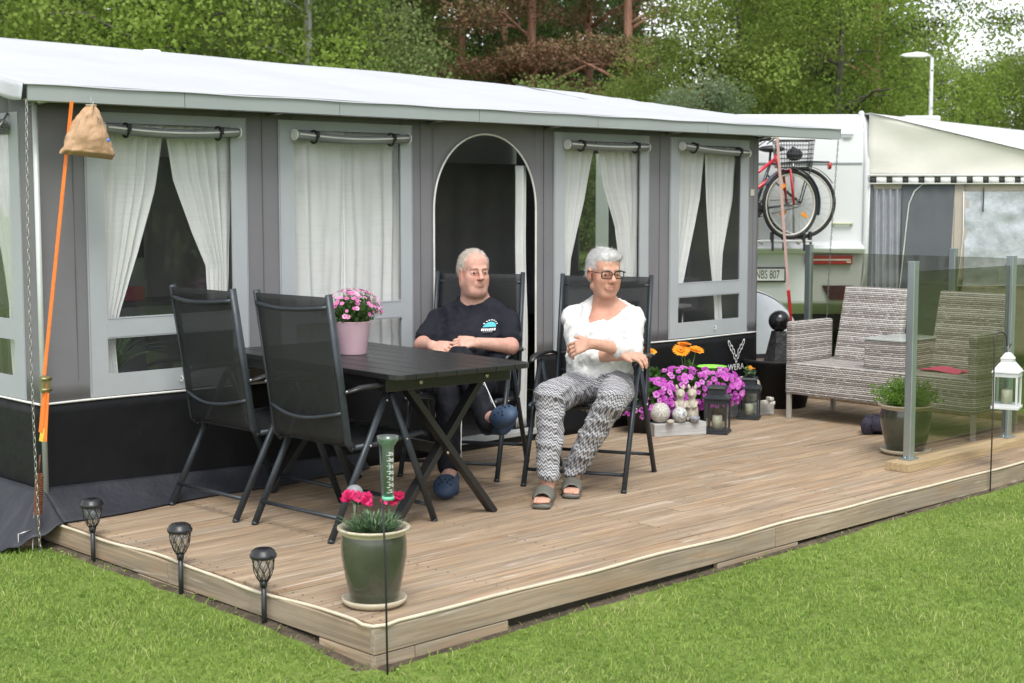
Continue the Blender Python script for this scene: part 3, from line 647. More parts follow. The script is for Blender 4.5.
# spiky house plant and red boxes behind the left window
def blades(n, h, spread, wd, seed, droop=1.0, c=(0, 0, 0)):
    r = random.Random(seed); mb = MB()
    for _ in range(n):
        a = r.uniform(0, 6.28); L = h * r.uniform(.6, 1.1); sp = spread * r.uniform(.3, 1); k = 6; vs = []
        for i in range(k + 1):
            t = i / k; rr = sp * t ** 1.3; z = L * (t - 0.45 * droop * t * t * sp / max(spread, .01)); wv = wd * (1 - t) ** .6 * (0.6 + t) + .0004
            vs += [(c[0] + rr * math.cos(a) - wv * math.sin(a), c[1] + rr * math.sin(a) + wv * math.cos(a), c[2] + z), (c[0] + rr * math.cos(a) + wv * math.sin(a), c[1] + rr * math.sin(a) - wv * math.cos(a), c[2] + z)]
        mb.add(vs, [[2 * i, 2 * i + 1, 2 * i + 3, 2 * i + 2] for i in range(k)], True)
    return mb
M_leaf = mat('green_leaf', (0.055, 0.12, 0.035), 0.5, var=0.35, vs=25)
M_leafpale = mat('pale_green_leaf', (0.13, 0.22, 0.08), 0.5, var=0.3, vs=25)
M_terracotta = mat('brown_pot', (0.16, 0.09, 0.06), 0.7)
pl = thing('house_plant', 'spiky striped house plant behind the lowest pane of the left window', 'plant', (0.62, 2.95, 0.42))
blades(60, .46, .34, .007, 4, 1.5, (0, 0, .13)).build('leaves', M_leafpale, pl)
p_ = MB(); p_.lathe([(0, 0), (.07, 0), (.095, .15), (.085, .15), (.08, .12), (0, .12)], n=24); p_.build('pot', M_terracotta, pl)
sh = MB(); sh.bb(0.1, 1.25, 2.8, 3.15, .38, .42); sh.bb(.12, .16, 2.82, 3.13, -.1, .378); sh.bb(1.2, 1.24, 2.82, 3.13, -.1, .378)
tag(sh.build('bench', M_darkcanvas), 'low dark bench inside the tent carrying the spiky plant', 'bench')
for k, (x, lb) in enumerate(((.80, 'red and white packet on the shelf in the left window'), (.96, 'dark red packet on the shelf right of the first packet'))):
    q = MB(); q.bb(x, x + .12, 3.4, 3.5, .93, 1.01, bev=.006); tag(q.build('packet', mat('red_packet%d' % k, ((.35, .03, .035), (.2, .02, .03))[k], .5)), lb, 'packet')
q = MB(); q.bb(.2, 1.5, 3.35, 3.65, .90, .929); q.bb(.22, .25, 3.37, 3.63, -.1, .899); q.bb(1.45, 1.48, 3.37, 3.63, -.1, .899)
tag(q.build('shelf', M_darkcanvas), 'dark shelf inside the tent behind the left window', 'shelf')
# printed mark on the skirt
mk = thing('awning_emblem', 'white antler emblem and lettering printed on the black skirt', 'emblem', (5.27, WY - 0.026, 0.30))
# (emblem is laid on the skirt surface)
M_print = mat('white_print', (0.75, 0.75, 0.74), 0.5)
em = MB()
def petal(c, L, wd, ang, ring=True):
    ca, sa = math.cos(ang), math.sin(ang); n = 14; o = []; i_ = []
    for k in range(n):
        a = 2 * math.pi * k / n
        for lst, s in ((o, 1.0), (i_, 0.62)):
            px_, pz = wd * math.sin(a) * s, L * math.cos(a) * s
            lst.append((c[0] + px_ * ca + pz * sa, 0, c[1] - px_ * sa + pz * ca))
    em.add(o + i_, [[k, (k + 1) % n, n + (k + 1) % n, n + k] for k in range(n)])
for s in (-1, 1):
    petal((s * .020, .082), .026, .013, s * .25); petal((s * .034, .116), .022, .017, s * .5); petal((s * .056, .142), .024, .018, s * .3); petal((s * .080, .172), .030, .013, s * .45)
petal((0, .060), .030, .012, 0)
em.build('antler_mark', M_print, mk)
Rx90 = Matrix.Rotation(R(90), 4, 'X')
text('lettering', 'WERA', 0.062, M_print, mk, Matrix.Translation((0, 0, 0.0)) @ Rx90, space=1.1)
dsh = MB(); dsh.bb(-.012, .012, -.0005, .0005, -.052, -.049); dsh.build('dash', M_print, mk)
text('lettering', 'VOGUES', 0.034, mat('dim_print', (.3, .3, .3), .6), mk, Matrix.Translation((.005, 0, -0.092)) @ Rx90)
text('lettering', 'AWNING', 0.026, MATS['dim_print'], mk, Matrix.Translation((.005, 0, -0.13)) @ Rx90)
# number tag on the wall right of the last window
nt_ = MB(); nt_.bb(5.435, 5.475, WY - .009, WY - .005, 1.52, 1.565); A(nt_, 'tag', mat('cream_tag', (.5, .48, .4), .6))
# ------------------------------------------------------------------ trees
def leaf_quads(cent, size, flat=0.0):
    n = len(cent); nrm = rng.normal(size=(n, 3)); nrm[:, 2] += flat; nrm /= np.linalg.norm(nrm, axis=1)[:, None]
    a = np.cross(nrm, rng.normal(size=(n, 3))); a /= np.linalg.norm(a, axis=1)[:, None]; b = np.cross(nrm, a)
    s = size * rng.uniform(0.6, 1.3, n)[:, None]; a = a * s; b = b * s * rng.uniform(.55, .9, n)[:, None]
    return np.stack([cent - a, cent - b, cent + a, cent + b], 1).reshape(-1, 3)
def crown(name, parent, M, H, rad, z0, nclump, nleaf, size, clump_r, seed, shape='round', flat=0.0, cvar=0.5, layers=0):
    g = np.random.default_rng(seed); C = []
    while len(C) < nclump:
        u = g.random(); z = z0 + (H - z0) * u; a = g.uniform(0, 2 * np.pi)
        if shape == 'round': rr = rad * np.sqrt(max(0.02, 1 - (2 * u - 0.85) ** 2 / 1.4))
        elif shape == 'cone': rr = rad * (1 - u) ** 0.8 + 0.15
        elif shape == 'pine': rr = rad * (0.55 + 0.45 * np.sin(3.0 * u + .3)) * (1 - 0.5 * u)
        else: rr = rad * (1 - 0.35 * u) * (1.0 if u < .8 else (1 - u) * 5)
        q = np.sqrt(g.uniform(0.12 if shape != 'pine' else 0.2, 1)); q2 = q * rr * (1 + 0.18 * np.sin(3 * a + seed) + .12 * np.sin(5 * a + z))
        if layers: z = z0 + (H - z0) * (round(u * layers) / layers) + g.normal() * .12
        C.append((q2 * np.cos(a), q2 * np.sin(a), z))
    C = np.array(C); cr = clump_r * g.uniform(0.6, 1.35, nclump); ct = np.clip(g.normal(0.5, 0.22 * cvar * 2, nclump), 0, 1)
    per = g.multinomial(nleaf, cr ** 2 / np.sum(cr ** 2)); ids = np.repeat(np.arange(nclump), per); n = len(ids)
    d = g.normal(size=(n, 3)); d /= np.linalg.norm(d, axis=1)[:, None]; r = cr[ids] * g.random(n) ** 0.45
    off = d * r[:, None]
    if shape == 'pine' or layers: off[:, 2] *= 0.38
    if shape == 'birch': off[:, 2] = off[:, 2] * 1.5 - 0.5 * np.abs(off[:, 2])
    P_ = C[ids] + off
    v = leaf_quads(P_, size, flat); rv = np.clip(ct[ids] + g.normal(0, .07, n), 0, 1)
    return np_mesh(name, v, np.arange(4 * n).reshape(-1, 4), M, parent, attrs={'rnd': np.repeat(rv, 4)}), C
def trunk(parent, M, H, r0, C, seed, nlimb=16, z0=2.0, lean=0.2):
    g = random.Random(seed); mb = MB(); k = 10
    ax = lambda t: (lean * math.sin(t * 3 + seed) * t, lean * math.cos(t * 2 + seed) * t, H * t)
    mb.tube([ax(i / k) for i in range(k + 1)], [r0 * (1 - 0.85 * i / k) * (1.35 if i == 0 else 1) for i in range(k + 1)], 10)
    tr = mb.build('trunk', M, parent); lb = MB()
    for c in g.sample(list(map(tuple, C)), min(nlimb, len(C))):
        t = max(0.15, min(.95, (c[2] - 0.25 * math.hypot(c[0], c[1])) / H)); a = V(*ax(t)); e = V(*c); m_ = (a + e) / 2 + V(0, 0, 0.12 * (e - a).length)
        r1 = r0 * (1 - .85 * t) * 0.45
        lb.tube([a, a.lerp(m_, .5) + V(0, 0, .03), m_, m_.lerp(e, .5), e], [r1, r1 * .85, r1 * .65, r1 * .4, r1 * .15], 6)
    lb.build('limbs', M, parent); return tr
def bark(name, c, c2):
    m = bpy.data.materials.new(name); t, b = nodes(m); n1 = noise(t, 1.0, 5, .7, sc3=(9, 9, 1.6)); r = ramp(t, [(.35, c), (.65, c2)]); t.links.new(n1, r.inputs[0]); t.links.new(r.outputs[0], b.inputs['Base Color']); b.inputs['Roughness'].default_value = .9; bump(t, b, n1, .6, .04); return m
B_dark = bark('grey_bark', (.05, .042, .035), (.13, .115, .10)); B_pine = bark('pine_bark', (.20, .10, .065), (.38, .21, .14)); B_birch = bark('birch_bark', (.12, .12, .11), (.55, .54, .5))
def lm(name, a, b, c, tr=.46): return attr_mat(name, [(0.05, a), (0.5, b), (0.95, c)], .75, transl=tr, spec=.12)
L_oak = lm('fresh_oak_leaves', (.14, .22, .04), (.24, .34, .065), (.35, .45, .12), .5)
L_birch = lm('birch_leaves', (.14, .19, .07), (.21, .27, .10), (.30, .36, .16))
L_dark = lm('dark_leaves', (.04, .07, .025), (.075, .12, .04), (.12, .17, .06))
L_mid = lm('mid_green_leaves', (.11, .17, .045), (.19, .265, .07), (.28, .36, .12))
L_willow = lm('silver_leaves', (.12, .17, .09), (.19, .25, .14), (.27, .33, .20))
L_pine = lm('rusty_pine_needles', (.11, .065, .040), (.25, .14, .09), (.16, .16, .07), .2)
L_gpine = lm('green_pine_needles', (.03, .05, .025), (.06, .08, .035), (.10, .11, .05), .15)
L_yel = lm('yellow_green_leaves', (.12, .17, .04), (.19, .25, .06), (.27, .34, .10))
PROTO = {}
def proto(kind, H, rad, z0, ncl, nl, size, clr, L, B, shape='round', seed=1, layers=0, tr=.22, nlimb=18, trunkz=None, flat=0):
    o = thing(kind, 'tree', 'tree', (0, 0, 0)); ob, C = crown('crown', o, L, H, rad, z0, ncl, nl, size, clr, seed, shape, flat, layers=layers)
    trunk(o, B, H * .97, tr, C, seed, nlimb); return o
specs = {
 'oak': lambda s: proto('oak_tree', 11, 4.6, 1.0, 150, 62000, .055, 1.0, L_oak, B_dark, 'round', s),
 'birch': lambda s: proto('birch_tree', 13, 3.8, 1.5, 190, 60000, .045, .8, L_birch, B_birch, 'birch', s, tr=.16),
 'mid': lambda s: proto('leafy_tree', 12, 4.4, .8, 160, 56000, .055, .95, L_mid, B_dark, 'round', s),
 'dark': lambda s: proto('dark_leafy_tree', 14, 4.6, 1.0, 140, 44000, .068, 1.1, L_dark, B_dark, 'round', s),
 'pine': lambda s: proto('pine_tree', 14, 3.2, 3.0, 66, 24000, .048, .85, L_pine, B_pine, 'pine', s, 9, .2, 40, flat=.6),
 'gpine': lambda s: proto('pine_tree', 15, 3.2, 2.4, 95, 34000, .05, .95, L_gpine, B_pine, 'pine', s, 11, .2, 34, flat=.6),
 'yellow': lambda s: proto('young_leafy_tree', 6.8, 2.3, .4, 90, 28000, .045, .6, L_yel, B_dark, 'round', s, tr=.1),
 'silver': lambda s: proto('silver_willow', 5.6, 1.8, .3, 70, 22000, .042, .5, L_willow, B_dark, 'round', s, tr=.1),
 'bush': lambda s: proto('bush', 5.4, 2.4, .2, 80, 26000, .05, .7, L_mid, B_dark, 'round', s, tr=.08),
}
CAMP = np.array([-3.2154, -4.0357]); F2 = np.array([fw[0], fw[1]]) / math.hypot(fw[0], fw[1]); R2 = np.array(rt[:2])
TREES = [  # kind, bearing (tangent right of the view axis), distance, scale, turn, label
 ('oak', -.335, 37, 1.0, 0, 'bright green broad tree at the far left edge behind the awning roof'),
 ('oak', -.225, 35, 1.0, 2, 'bright green broad tree behind the roof vent of the caravan'),
 ('birch', -.135, 36, 1.0, 0, 'pale weeping birch behind the middle of the awning roof'),
 ('birch', -.165, 46, 1.1, 2, 'taller pale birch behind the left birch'),
 ('mid', -.075, 46, 1.0, 1, 'mid green tree with open trunk left of the brown pines'),
 ('pine', -.035, 46, 1.0, 0, 'rusty brown pine, leftmost of the pines above the white roof'),
 ('pine', .012, 44, 1.05, 1.4, 'rusty brown pine, second from the left above the white roof'),
 ('pine', .052, 47, 1.1, 3, 'rusty brown pine, third from the left above the white roof'),
 ('pine', .078, 43, 1.0, 4.2, 'brown pine with reddish limbs beside the gap of white sky'),
 ('pine', -.005, 56, 1.1, 5.2, 'tall brown pine in the second row behind the others'),
 ('bush', .028, 37, .78, 0, 'dark green bush in front of the brown pines'),
 ('bush', .072, 36, .80, 2, 'green bush in front of the rightmost brown pine'),
 ('yellow', .098, 34, .74, 0, 'small yellow green tree left of the silvery willow'),
 ('silver', .122, 31, .74, 0, 'silvery grey green willow behind the right half of the roof'),
 ('yellow', .150, 35, 1.0, 1.2, 'light green young tree right of the silvery willow'),
 ('mid', .165, 49, .50, 3, 'mid green tree behind the silvery willow'),
 ('oak', .215, 36, .74, 4, 'rounded bright green tree above the end of the awning roof'),
 ('mid', .232, 50, .95, 5, 'tall mid green tree behind the rounded bright tree'),
 ('gpine', .243, 47, 1.0, 0, 'green pine left of the street lamp with crown against the sky'),
 ('dark', .305, 52, .42, 1, 'dark green tree behind the street lamp'),
 ('mid', .285, 42, .42, 2.3, 'smaller leafy tree just right of the street lamp'),
 ('gpine', .378, 46, .95, 2, 'green pine at the right edge of the photo'),
 ('mid', .335, 40, .45, 4.4, 'leafy tree below the sky gap at the right'),
 ('yellow', .350, 36, .74, 3.3, 'light green shrub like tree at the right edge above the caravan roof'),
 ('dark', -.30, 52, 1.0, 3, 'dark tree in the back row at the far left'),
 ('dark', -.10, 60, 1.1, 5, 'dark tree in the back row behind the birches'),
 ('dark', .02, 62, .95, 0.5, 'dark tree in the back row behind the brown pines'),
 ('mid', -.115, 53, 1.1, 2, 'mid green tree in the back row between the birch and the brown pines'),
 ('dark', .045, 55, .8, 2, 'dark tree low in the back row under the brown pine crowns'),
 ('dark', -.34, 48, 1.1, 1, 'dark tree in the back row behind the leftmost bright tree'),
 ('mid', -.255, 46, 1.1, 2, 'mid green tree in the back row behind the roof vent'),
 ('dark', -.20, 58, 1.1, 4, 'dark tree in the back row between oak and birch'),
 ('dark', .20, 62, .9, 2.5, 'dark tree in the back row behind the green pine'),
]
HIDDEN = [('mid', 13, -18, 1), ('oak', 20, -17, 1.0), ('dark', 27, -17, .9), ('mid', 35, -19, 1.1), ('dark', 16, -26, 1.1), ('dark', 5, -19, .9)]
for i, (k, bt, d, sc, tn, lb) in enumerate(TREES):
    p = CAMP + F2 * d + R2 * (bt * d)
    if k not in PROTO:
        o = specs[k](11 + len(PROTO)); PROTO[k] = o; o.location = (p[0], p[1], GZ); o.rotation_euler = (0, 0, tn); o.scale = (sc,) * 3; o['label'] = lb
    else: o = copy_tree(PROTO[k], (p[0], p[1], GZ), tn, lb, scale=(sc, sc, sc * (1 + .06 * math.sin(i))))
    o['category'] = {'bush': 'bush'}.get(k, 'tree'); o['group'] = 'trees at the edge of the camping ground'
for i, (k, x, y, sc) in enumerate(HIDDEN):
    o = copy_tree(PROTO[k], (x, y, GZ), i * 1.3, ['leafy tree', 'bright oak', 'dark tree', 'large leafy tree', 'large dark tree', 'smaller dark tree'][i] + ' out of frame behind the photographer, mirrored in the awning windows', scale=(sc, sc, sc)); o['group'] = 'trees behind the photographer'
# far wood closing the view at the foot of the trees
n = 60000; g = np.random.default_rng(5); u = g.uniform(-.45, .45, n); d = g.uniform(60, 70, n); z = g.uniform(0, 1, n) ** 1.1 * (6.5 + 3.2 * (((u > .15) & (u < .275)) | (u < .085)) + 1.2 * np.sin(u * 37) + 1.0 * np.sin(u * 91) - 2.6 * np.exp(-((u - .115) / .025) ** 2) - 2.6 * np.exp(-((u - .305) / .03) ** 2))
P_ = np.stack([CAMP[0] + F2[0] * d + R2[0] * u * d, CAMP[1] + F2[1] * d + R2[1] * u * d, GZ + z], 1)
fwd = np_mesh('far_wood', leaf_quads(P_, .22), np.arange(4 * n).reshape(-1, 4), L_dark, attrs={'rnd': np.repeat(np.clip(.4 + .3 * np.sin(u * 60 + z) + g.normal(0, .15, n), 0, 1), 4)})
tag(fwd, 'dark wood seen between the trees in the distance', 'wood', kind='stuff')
# street lamp
p = CAMP + F2 * 33 + R2 * (.2785 * 33)
sl_ = thing('street_lamp', 'white street lamp with arm pointing left beyond the neighbouring caravan', 'street lamp', (p[0], p[1], GZ), math.atan2(-R2[1], -R2[0]))
m_ = MB(); m_.tube([(0, 0, 0), (0, 0, 2.5), (0, 0, 4.72)], [.07, .055, .038], 12); m_.build('pole', mat('pale_painted_pole', (.55, .57, .58), .45), sl_)
m_ = MB(); m_.tube([(0, 0, 4.68), (.06, 0, 4.76), (.2, 0, 4.78)], .028, 8); m_.build('arm', MATS['pale_painted_pole'], sl_)
m_ = MB(); m_.prism([(.08, 4.74), (.12, 4.81), (.35, 4.84), (.66, 4.79), (.70, 4.75), (.6, 4.72), (.2, 4.71)], 'y', -.10, .10); m_.build('lamp_head', mat('lamp_white', (.72, .73, .73), .35), sl_, bevel=.02)
# ------------------------------------------------------------------ folding chairs
def sling_mat():
    m = bpy.data.materials.new('black_mesh_fabric'); t, b = nodes(m)
    w1 = noise(t, 1.0, 2, .5, sc3=(400, 400, 60)); r = ramp(t, [(.3, (.007, .008, .009)), (.7, (.020, .022, .025))]); t.links.new(w1, r.inputs[0]); t.links.new(r.outputs[0], b.inputs['Base Color'])
    b.inputs['Roughness'].default_value = .6
    tp = t.nodes.new('ShaderNodeBsdfTransparent'); mx = t.nodes.new('ShaderNodeMixShader'); mx.inputs[0].default_value = .26
    t.links.new(b.outputs[0], mx.inputs[1]); t.links.new(tp.outputs[0], mx.inputs[2]); t.links.new(mx.outputs[0], t.nodes['Material Output'].inputs[0]); return m
M_sling = sling_mat()
M_tube = mat('anthracite_tube', (0.032, 0.040, 0.048), 0.42, 0.25, var=0.25, vs=9, bmp=.08, bs=120)
M_plastic = mat('black_plastic', (0.018, 0.019, 0.021), 0.38, var=0.2, vs=20)
def make_chair(label, loc, rz):
    c = thing('folding_chair', label, 'chair', loc, rz, 'black folding garden chairs on the deck')
    W = .272
    for s in (-1, 1):
        y = s * W
        for nm, foot in (('leg', (-.32, y, .012)), ('leg', (.30, y, .012))):
            m = MB(); m.tube([(0.01 if foot[0] < 0 else .035, y, .63), foot], .0135, 12, flat=1.25); m.tube([foot, (foot[0] * 1.02, y, 0.0)], .0155, 12)
            m.build(nm, M_tube, c)
        m = MB(); m.tube([(-.17, y * .93, .395), (-.205, y * .93, .43), (-.235, y * .93, .65), (-.305, y * .93, 1.085)], .0125, 12, flat=1.5); m.build('back_post', M_tube, c)
        m = MB(); m.tube([(-.235, y * .97, .650), (-.15, y * 1.02, .668), (0, y * 1.03, .672), (.11, y * 1.03, .662), (.16, y * 1.03, .640)], [.013, .021, .024, .022, .010], 14, flat=.55)
        m.build('armrest', M_plastic, c)
        m = MB(); m.tube([(-.19, y * .93, .40), (.02, y * .93, .405), (.24, y * .93, .425), (.27, y * .93, .412)], .0125, 10); m.build('seat_rail', M_tube, c)
        m = MB()
        for p in ((.0, .60), (-.10, .405), (.12, .41), (-.235, .66)): m.ball((p[0], y * 1.0 + s * .014, p[1]), .006, 8, 6)
        m.build('rivet', M_steel, c)
    for x in (-.285, .262):
        z = .105 if x < 0 else .085
        m = MB(); m.tube([(x, -W, z), (x, W, z)], .0095, 8); m.build('stretcher', M_tube, c)
    m = MB()
    xb = lambda z: -.205 - (z - .43) * .155
    def bs(u, v): z = .42 + .655 * v; yy = (u * 2 - 1) * .245; return (xb(z) - .012 - .022 * math.sin(math.pi * u) * math.sin(math.pi * min(1, v * 1.1)), yy, z)
    m.grid(bs, 14, 24); m.build('back_sling', M_sling, c, thick=.003)
    m = MB(); m.grid(lambda u, v: (-.19 + .45 * v, (u * 2 - 1) * .245, .405 + .02 * v - .028 * math.sin(math.pi * u) * math.sin(math.pi * v)), 14, 16); m.build('seat_sling', M_sling, c, thick=.003)
    m = MB(); m.tube([(xb(1.03) - .005, (u * 2 - 1) * .25, 1.03 - .02 * math.sin(math.pi * u) * 1) for u in np.linspace(0, 1, 9)] and [(xb(1.03) - .012 - .035 * math.sin(math.pi * u), (u * 2 - 1) * .25, 1.03 - .015 * math.sin(math.pi * u)) for u in np.linspace(0, 1, 11)], .010, 8); m.build('head_bar', M_tube, c)
    m = MB(); m.tube([(xb(.55) - .012 - .035 * math.sin(math.pi * u), (u * 2 - 1) * .25, .56 - .035 * math.sin(math.pi * u)) for u in np.linspace(0, 1, 11)], .009, 8); m.build('back_bar', M_tube, c)
    return c
ch = make_chair('empty black folding chair furthest left, backing onto the awning window', (.90, 2.045, 0), R(1))
copy_tree(ch, (.952, 1.405, 0), R(3), 'empty black folding chair in front of the pink flower pot, nearest the camera')
copy_tree(ch, (2.26, 2.035, 0), R(-149.3), 'black folding chair that the man in the dark t-shirt sits in')
copy_tree(ch, (2.547, 1.352, 0), R(-153.6), 'black folding chair that the woman in the white top sits in')
# ------------------------------------------------------------------ table
tb = thing('garden_table', 'black slatted folding garden table with crossed legs', 'table', (1.335, 1.70, 0), R(-3))
M_twood = mat('black_stained_wood', (0.016, 0.016, 0.017), 0.36, var=.35, vs=5, bmp=.35, bs=1, bd=.004, sc3=(60, 4, 60), spec=.6)
L2, W2 = .755, .405; ns = 7; sw = 2 * W2 / ns; top = MB()
for k in range(ns):
    x0 = -W2 + k * sw + .002; x1 = x0 + sw - .004
    if k == 0: top.prism([(x0 + .05, -L2), (x1, -L2), (x1, L2), (x0 + .05, L2), (x0 + .015, L2 - .015), (x0, L2 - .05), (x0, -L2 + .05), (x0 + .015, -L2 + .015)], 'z', .705, .730)
    elif k == ns - 1: top.prism([(x0, -L2), (x1 - .05, -L2), (x1 - .015, -L2 + .015), (x1, -L2 + .05), (x1, L2 - .05), (x1 - .015, L2 - .015), (x1 - .05, L2), (x0, L2)], 'z', .705, .730)
    else: top.bb(x0, x1, -L2, L2, .705, .730)
top.build('tabletop', M_twood, tb, bevel=.003)
for s in (-1, 1):
    m = MB(); m.bb(-W2 + .04, W2 - .04, s * .60 - .03, s * .60 + .03, .640, .7035, bev=.004); m.build('cross_beam', M_twood, tb)
    m = MB(); m.bb(s * (W2 - .05) - .012, s * (W2 - .05) + .012, -.56, .56, .655, .7035, bev=.003); m.build('apron', M_twood, tb)
    yy = s * .545
    m = MB(); m.bar((-.22, yy + s * .018, .66), (.31, yy + s * .018, .0), .030, .055, up=(0, 1, 0), bev=.003); m.build('leg', M_twood, tb)
    m = MB(); m.bar((.27, yy - s * .016, .66), (-.26, yy - s * .016, .0), .030, .055, up=(0, 1, 0), bev=.003); m.build('leg', M_twood, tb)
    m = MB()
    for (x, z) in ((-.17, .672), (.22, .672)): m.ball((x, s * .632, z), (.011, .006, .011), 10, 8)
    for (x, z) in ((.025, .348), (.025, .318)): m.ball((x, yy + s * .036, z), (.008, .004, .008), 10, 8)
    m.build('bolt', mat('brass_bolt', (.45, .42, .3), .35, .9), tb)
m = MB(); m.bar((.02, -.53, .33), (.02, .53, .33), .03, .05, bev=.003); m.build('stretcher', M_twood, tb)
# ------------------------------------------------------------------ flowers helpers
def petals(cent, rad, npet, M_, name, parent, nrm=None, cup=.25, seed=1, seg=1):
    """many small round flowers: each a fan of petals"""
    g = np.random.default_rng(seed); vs = []; fs = []; rn = []
    for i, c in enumerate(cent):
        c = np.array(c); nn = np.array(nrm[i]) if nrm is not None else g.normal(size=3) + np.array([-.5, -.6, .8]); nn = nn / np.linalg.norm(nn)
        a = np.cross(nn, [.3, .2, 1.0]); a /= np.linalg.norm(a); b = np.cross(nn, a); r = rad * g.uniform(.75, 1.2); ph = g.uniform(0, 6.28); q = g.random()
        for k in range(npet):
            t0 = ph + 2 * np.pi * k / npet; dlt = np.pi / npet * 1.05; o = len(vs)
            def pt(t, rr, up): return c + (a * np.cos(t) + b * np.sin(t)) * rr + nn * up
            vs += [pt(t0, r * .12, 0), pt(t0 - dlt, r * .75, r * cup * .7), pt(t0 - dlt * .5, r * 1.0, r * cup + g.uniform(-.1, .1) * r), pt(t0 + dlt * .5, r * g.uniform(.9, 1.05), r * cup), pt(t0 + dlt, r * .75, r * cup * .7)]
            fs.append([o, o + 1, o + 2, o + 3, o + 4]); rn += [np.clip(q + g.normal(0, .12), 0, 1)] * 5
    return np_mesh(name, vs, fs, M_, parent, attrs={'rnd': rn})
def leafcloud(c, r, n, size, M_, name, parent, seed=1, flat=0):
    g = np.random.default_rng(seed); d = g.normal(size=(n, 3)); d /= np.linalg.norm(d, axis=1)[:, None]; rr = g.random(n) ** .45
    P_ = np.array(c) + d * rr[:, None] * np.array(r); v = leaf_quads(P_, size, flat)
    return np_mesh(name, v, np.arange(4 * n).reshape(-1, 4), M_, parent, attrs={'rnd': np.repeat(np.clip(g.normal(.5, .25, n), 0, 1), 4)})
L_plant = lm('plant_leaves', (.03, .075, .02), (.065, .14, .035), (.12, .22, .06))
L_grey = lm('grey_green_leaves', (.07, .12, .07), (.12, .20, .11), (.20, .29, .17))
P_carn = attr_mat('carnation_petals', [(0, (.40, .004, .06)), (.5, (.56, .008, .11)), (1, (.74, .06, .22))], .6, transl=.2)
P_pink = attr_mat('pink_petals', [(0, (.62, .12, .36)), (.5, (.80, .25, .52)), (1, (.88, .45, .65))], .6, transl=.2)
P_pet = attr_mat('petunia_petals', [(0, (.34, .03, .32)), (.5, (.52, .09, .48)), (1, (.66, .22, .60))], .6, transl=.2)
P_or = attr_mat('orange_petals', [(0, (.80, .16, .01)), (.5, (.90, .30, .01)), (1, (.92, .42, .03))], .55, transl=.2)
M_soilpot = mat('potting_soil', (.025, .018, .013), .95, var=.5, vs=60, bmp=.8, bs=90, bd=.01)
M_glaze = mat('green_glaze', (.062, .068, .048), .22, var=.35, vs=3.5, coat=.5, bmp=.05, bs=12)
M_cream = mat('cream_glaze', (.52, .46, .34), .35, var=.15, vs=12, coat=.3)
M_fig = mat('cream_stone', (.42, .38, .31), .75, var=.3, vs=25, bmp=.3, bs=60)
M_stonew = mat('pale_speckled_stone', (.50, .48, .44), .7, var=.5, vs=90, bmp=.5, bs=90, bd=.01)
def glazed_pot(o, R_, H_, saucer=True):
    z0 = .012 if saucer else 0
    p = MB(); p.lathe([(0, z0), (R_ * .62, z0), (R_ * .66, z0 + .01), (R_ * .80, z0 + H_ * .35), (R_ * .90, z0 + H_ * .62), (R_ * .90, z0 + H_ * .80), (R_ * .86, z0 + H_ * .90)], n=48)
    p.build('pot_body', M_glaze, o)
    p = MB(); p.lathe([(R_ * .86, z0 + H_ * .90), (R_ * .90, z0 + H_ * .95), (R_ * 1.0, z0 + H_ * .965), (R_ * 1.005, z0 + H_ * .99), (R_ * .97, z0 + H_), (R_ * .87, z0 + H_ * .985), (R_ * .82, z0 + H_ * .92), (R_ * .80, z0 + H_ * .86)], n=48); p.build('rim', M_cream, o)
    p = MB(); p.lathe([(0, z0 + H_ * .87), (R_ * .5, z0 + H_ * .885), (R_ * .81, z0 + H_ * .87)], n=32); p.build('soil', M_soilpot, o)
    if saucer:
        p = MB(); p.lathe([(0, 0.001), (R_ * .72, .001), (R_ * .86, .014), (R_ * .90, .030), (R_ * .86, .032), (R_ * .80, .018), (R_ * .70, .0115), (0, .0115)], n=48); p.build('saucer', M_cream, o)
# big pot with carnations at the deck corner
fp = thing('flower_pot', 'green glazed pot of red carnations at the near corner of the deck', 'flower pot', (.165, .215, 0)); glazed_pot(fp, .135, .285)
(lambda mbs: (mbs[0].v.extend([]), [mbs[0].add(q.v, q.f, True) for q in mbs[1:]], mbs[0])[2])([blades(150, .12, .13, .0036, 9, .8, (0, 0, .25))] + [blades(70, .11, .10, .0036, 30 + k_, .9, (.06 * math.cos(k_ * 1.05), .06 * math.sin(k_ * 1.05), .25)) for k_ in range(6)]).build('leaves', mat('carnation_leaf', (.12, .20, .10), .5, var=.4, vs=40), fp)
stm = MB(); cents = []
for (dx, dy, z) in ((-.062, .045, .395), (-.018, .0, .385), (-.035, .05, .40), (.045, -.04, .39), (.055, -.03, .40)): stm.tube([(dx * .3, dy * .3, .27), (dx * .9, dy * .9, .33), (dx, dy, z)], .0018, 5)
stm.build('stems', M_leafpale, fp)
def carn(c, r, n, seed):
    g = np.random.default_rng(seed); return [np.array(c) + g.normal(size=3) * r * .28 * np.array([1, 1, .7]) for _ in range(n)]
cc = carn((-.068, .055, .405), .03, 11, 1) + carn((-.022, .012, .395), .034, 13, 2) + carn((.05, -.045, .402), .034, 13, 3)
petals(cc, .020, 6, P_carn, 'flowers', fp, seed=5, cup=.6)
bo = thing('ball_ornament', 'grey garden ball on a stick behind the carnations', 'ornament', (.150, .31, .27))
m = MB(); m.ball((0, 0, .135), .034, 24, 16); m.build('ball', mat('grey_stone_ball', (.20, .21, .22), .5, var=.25, vs=30, bmp=.2, bs=60), bo)
m = MB(); m.tube([(0, 0, -.02), (0, 0, .105)], .004, 6); m.build('stick', M_steel, bo)
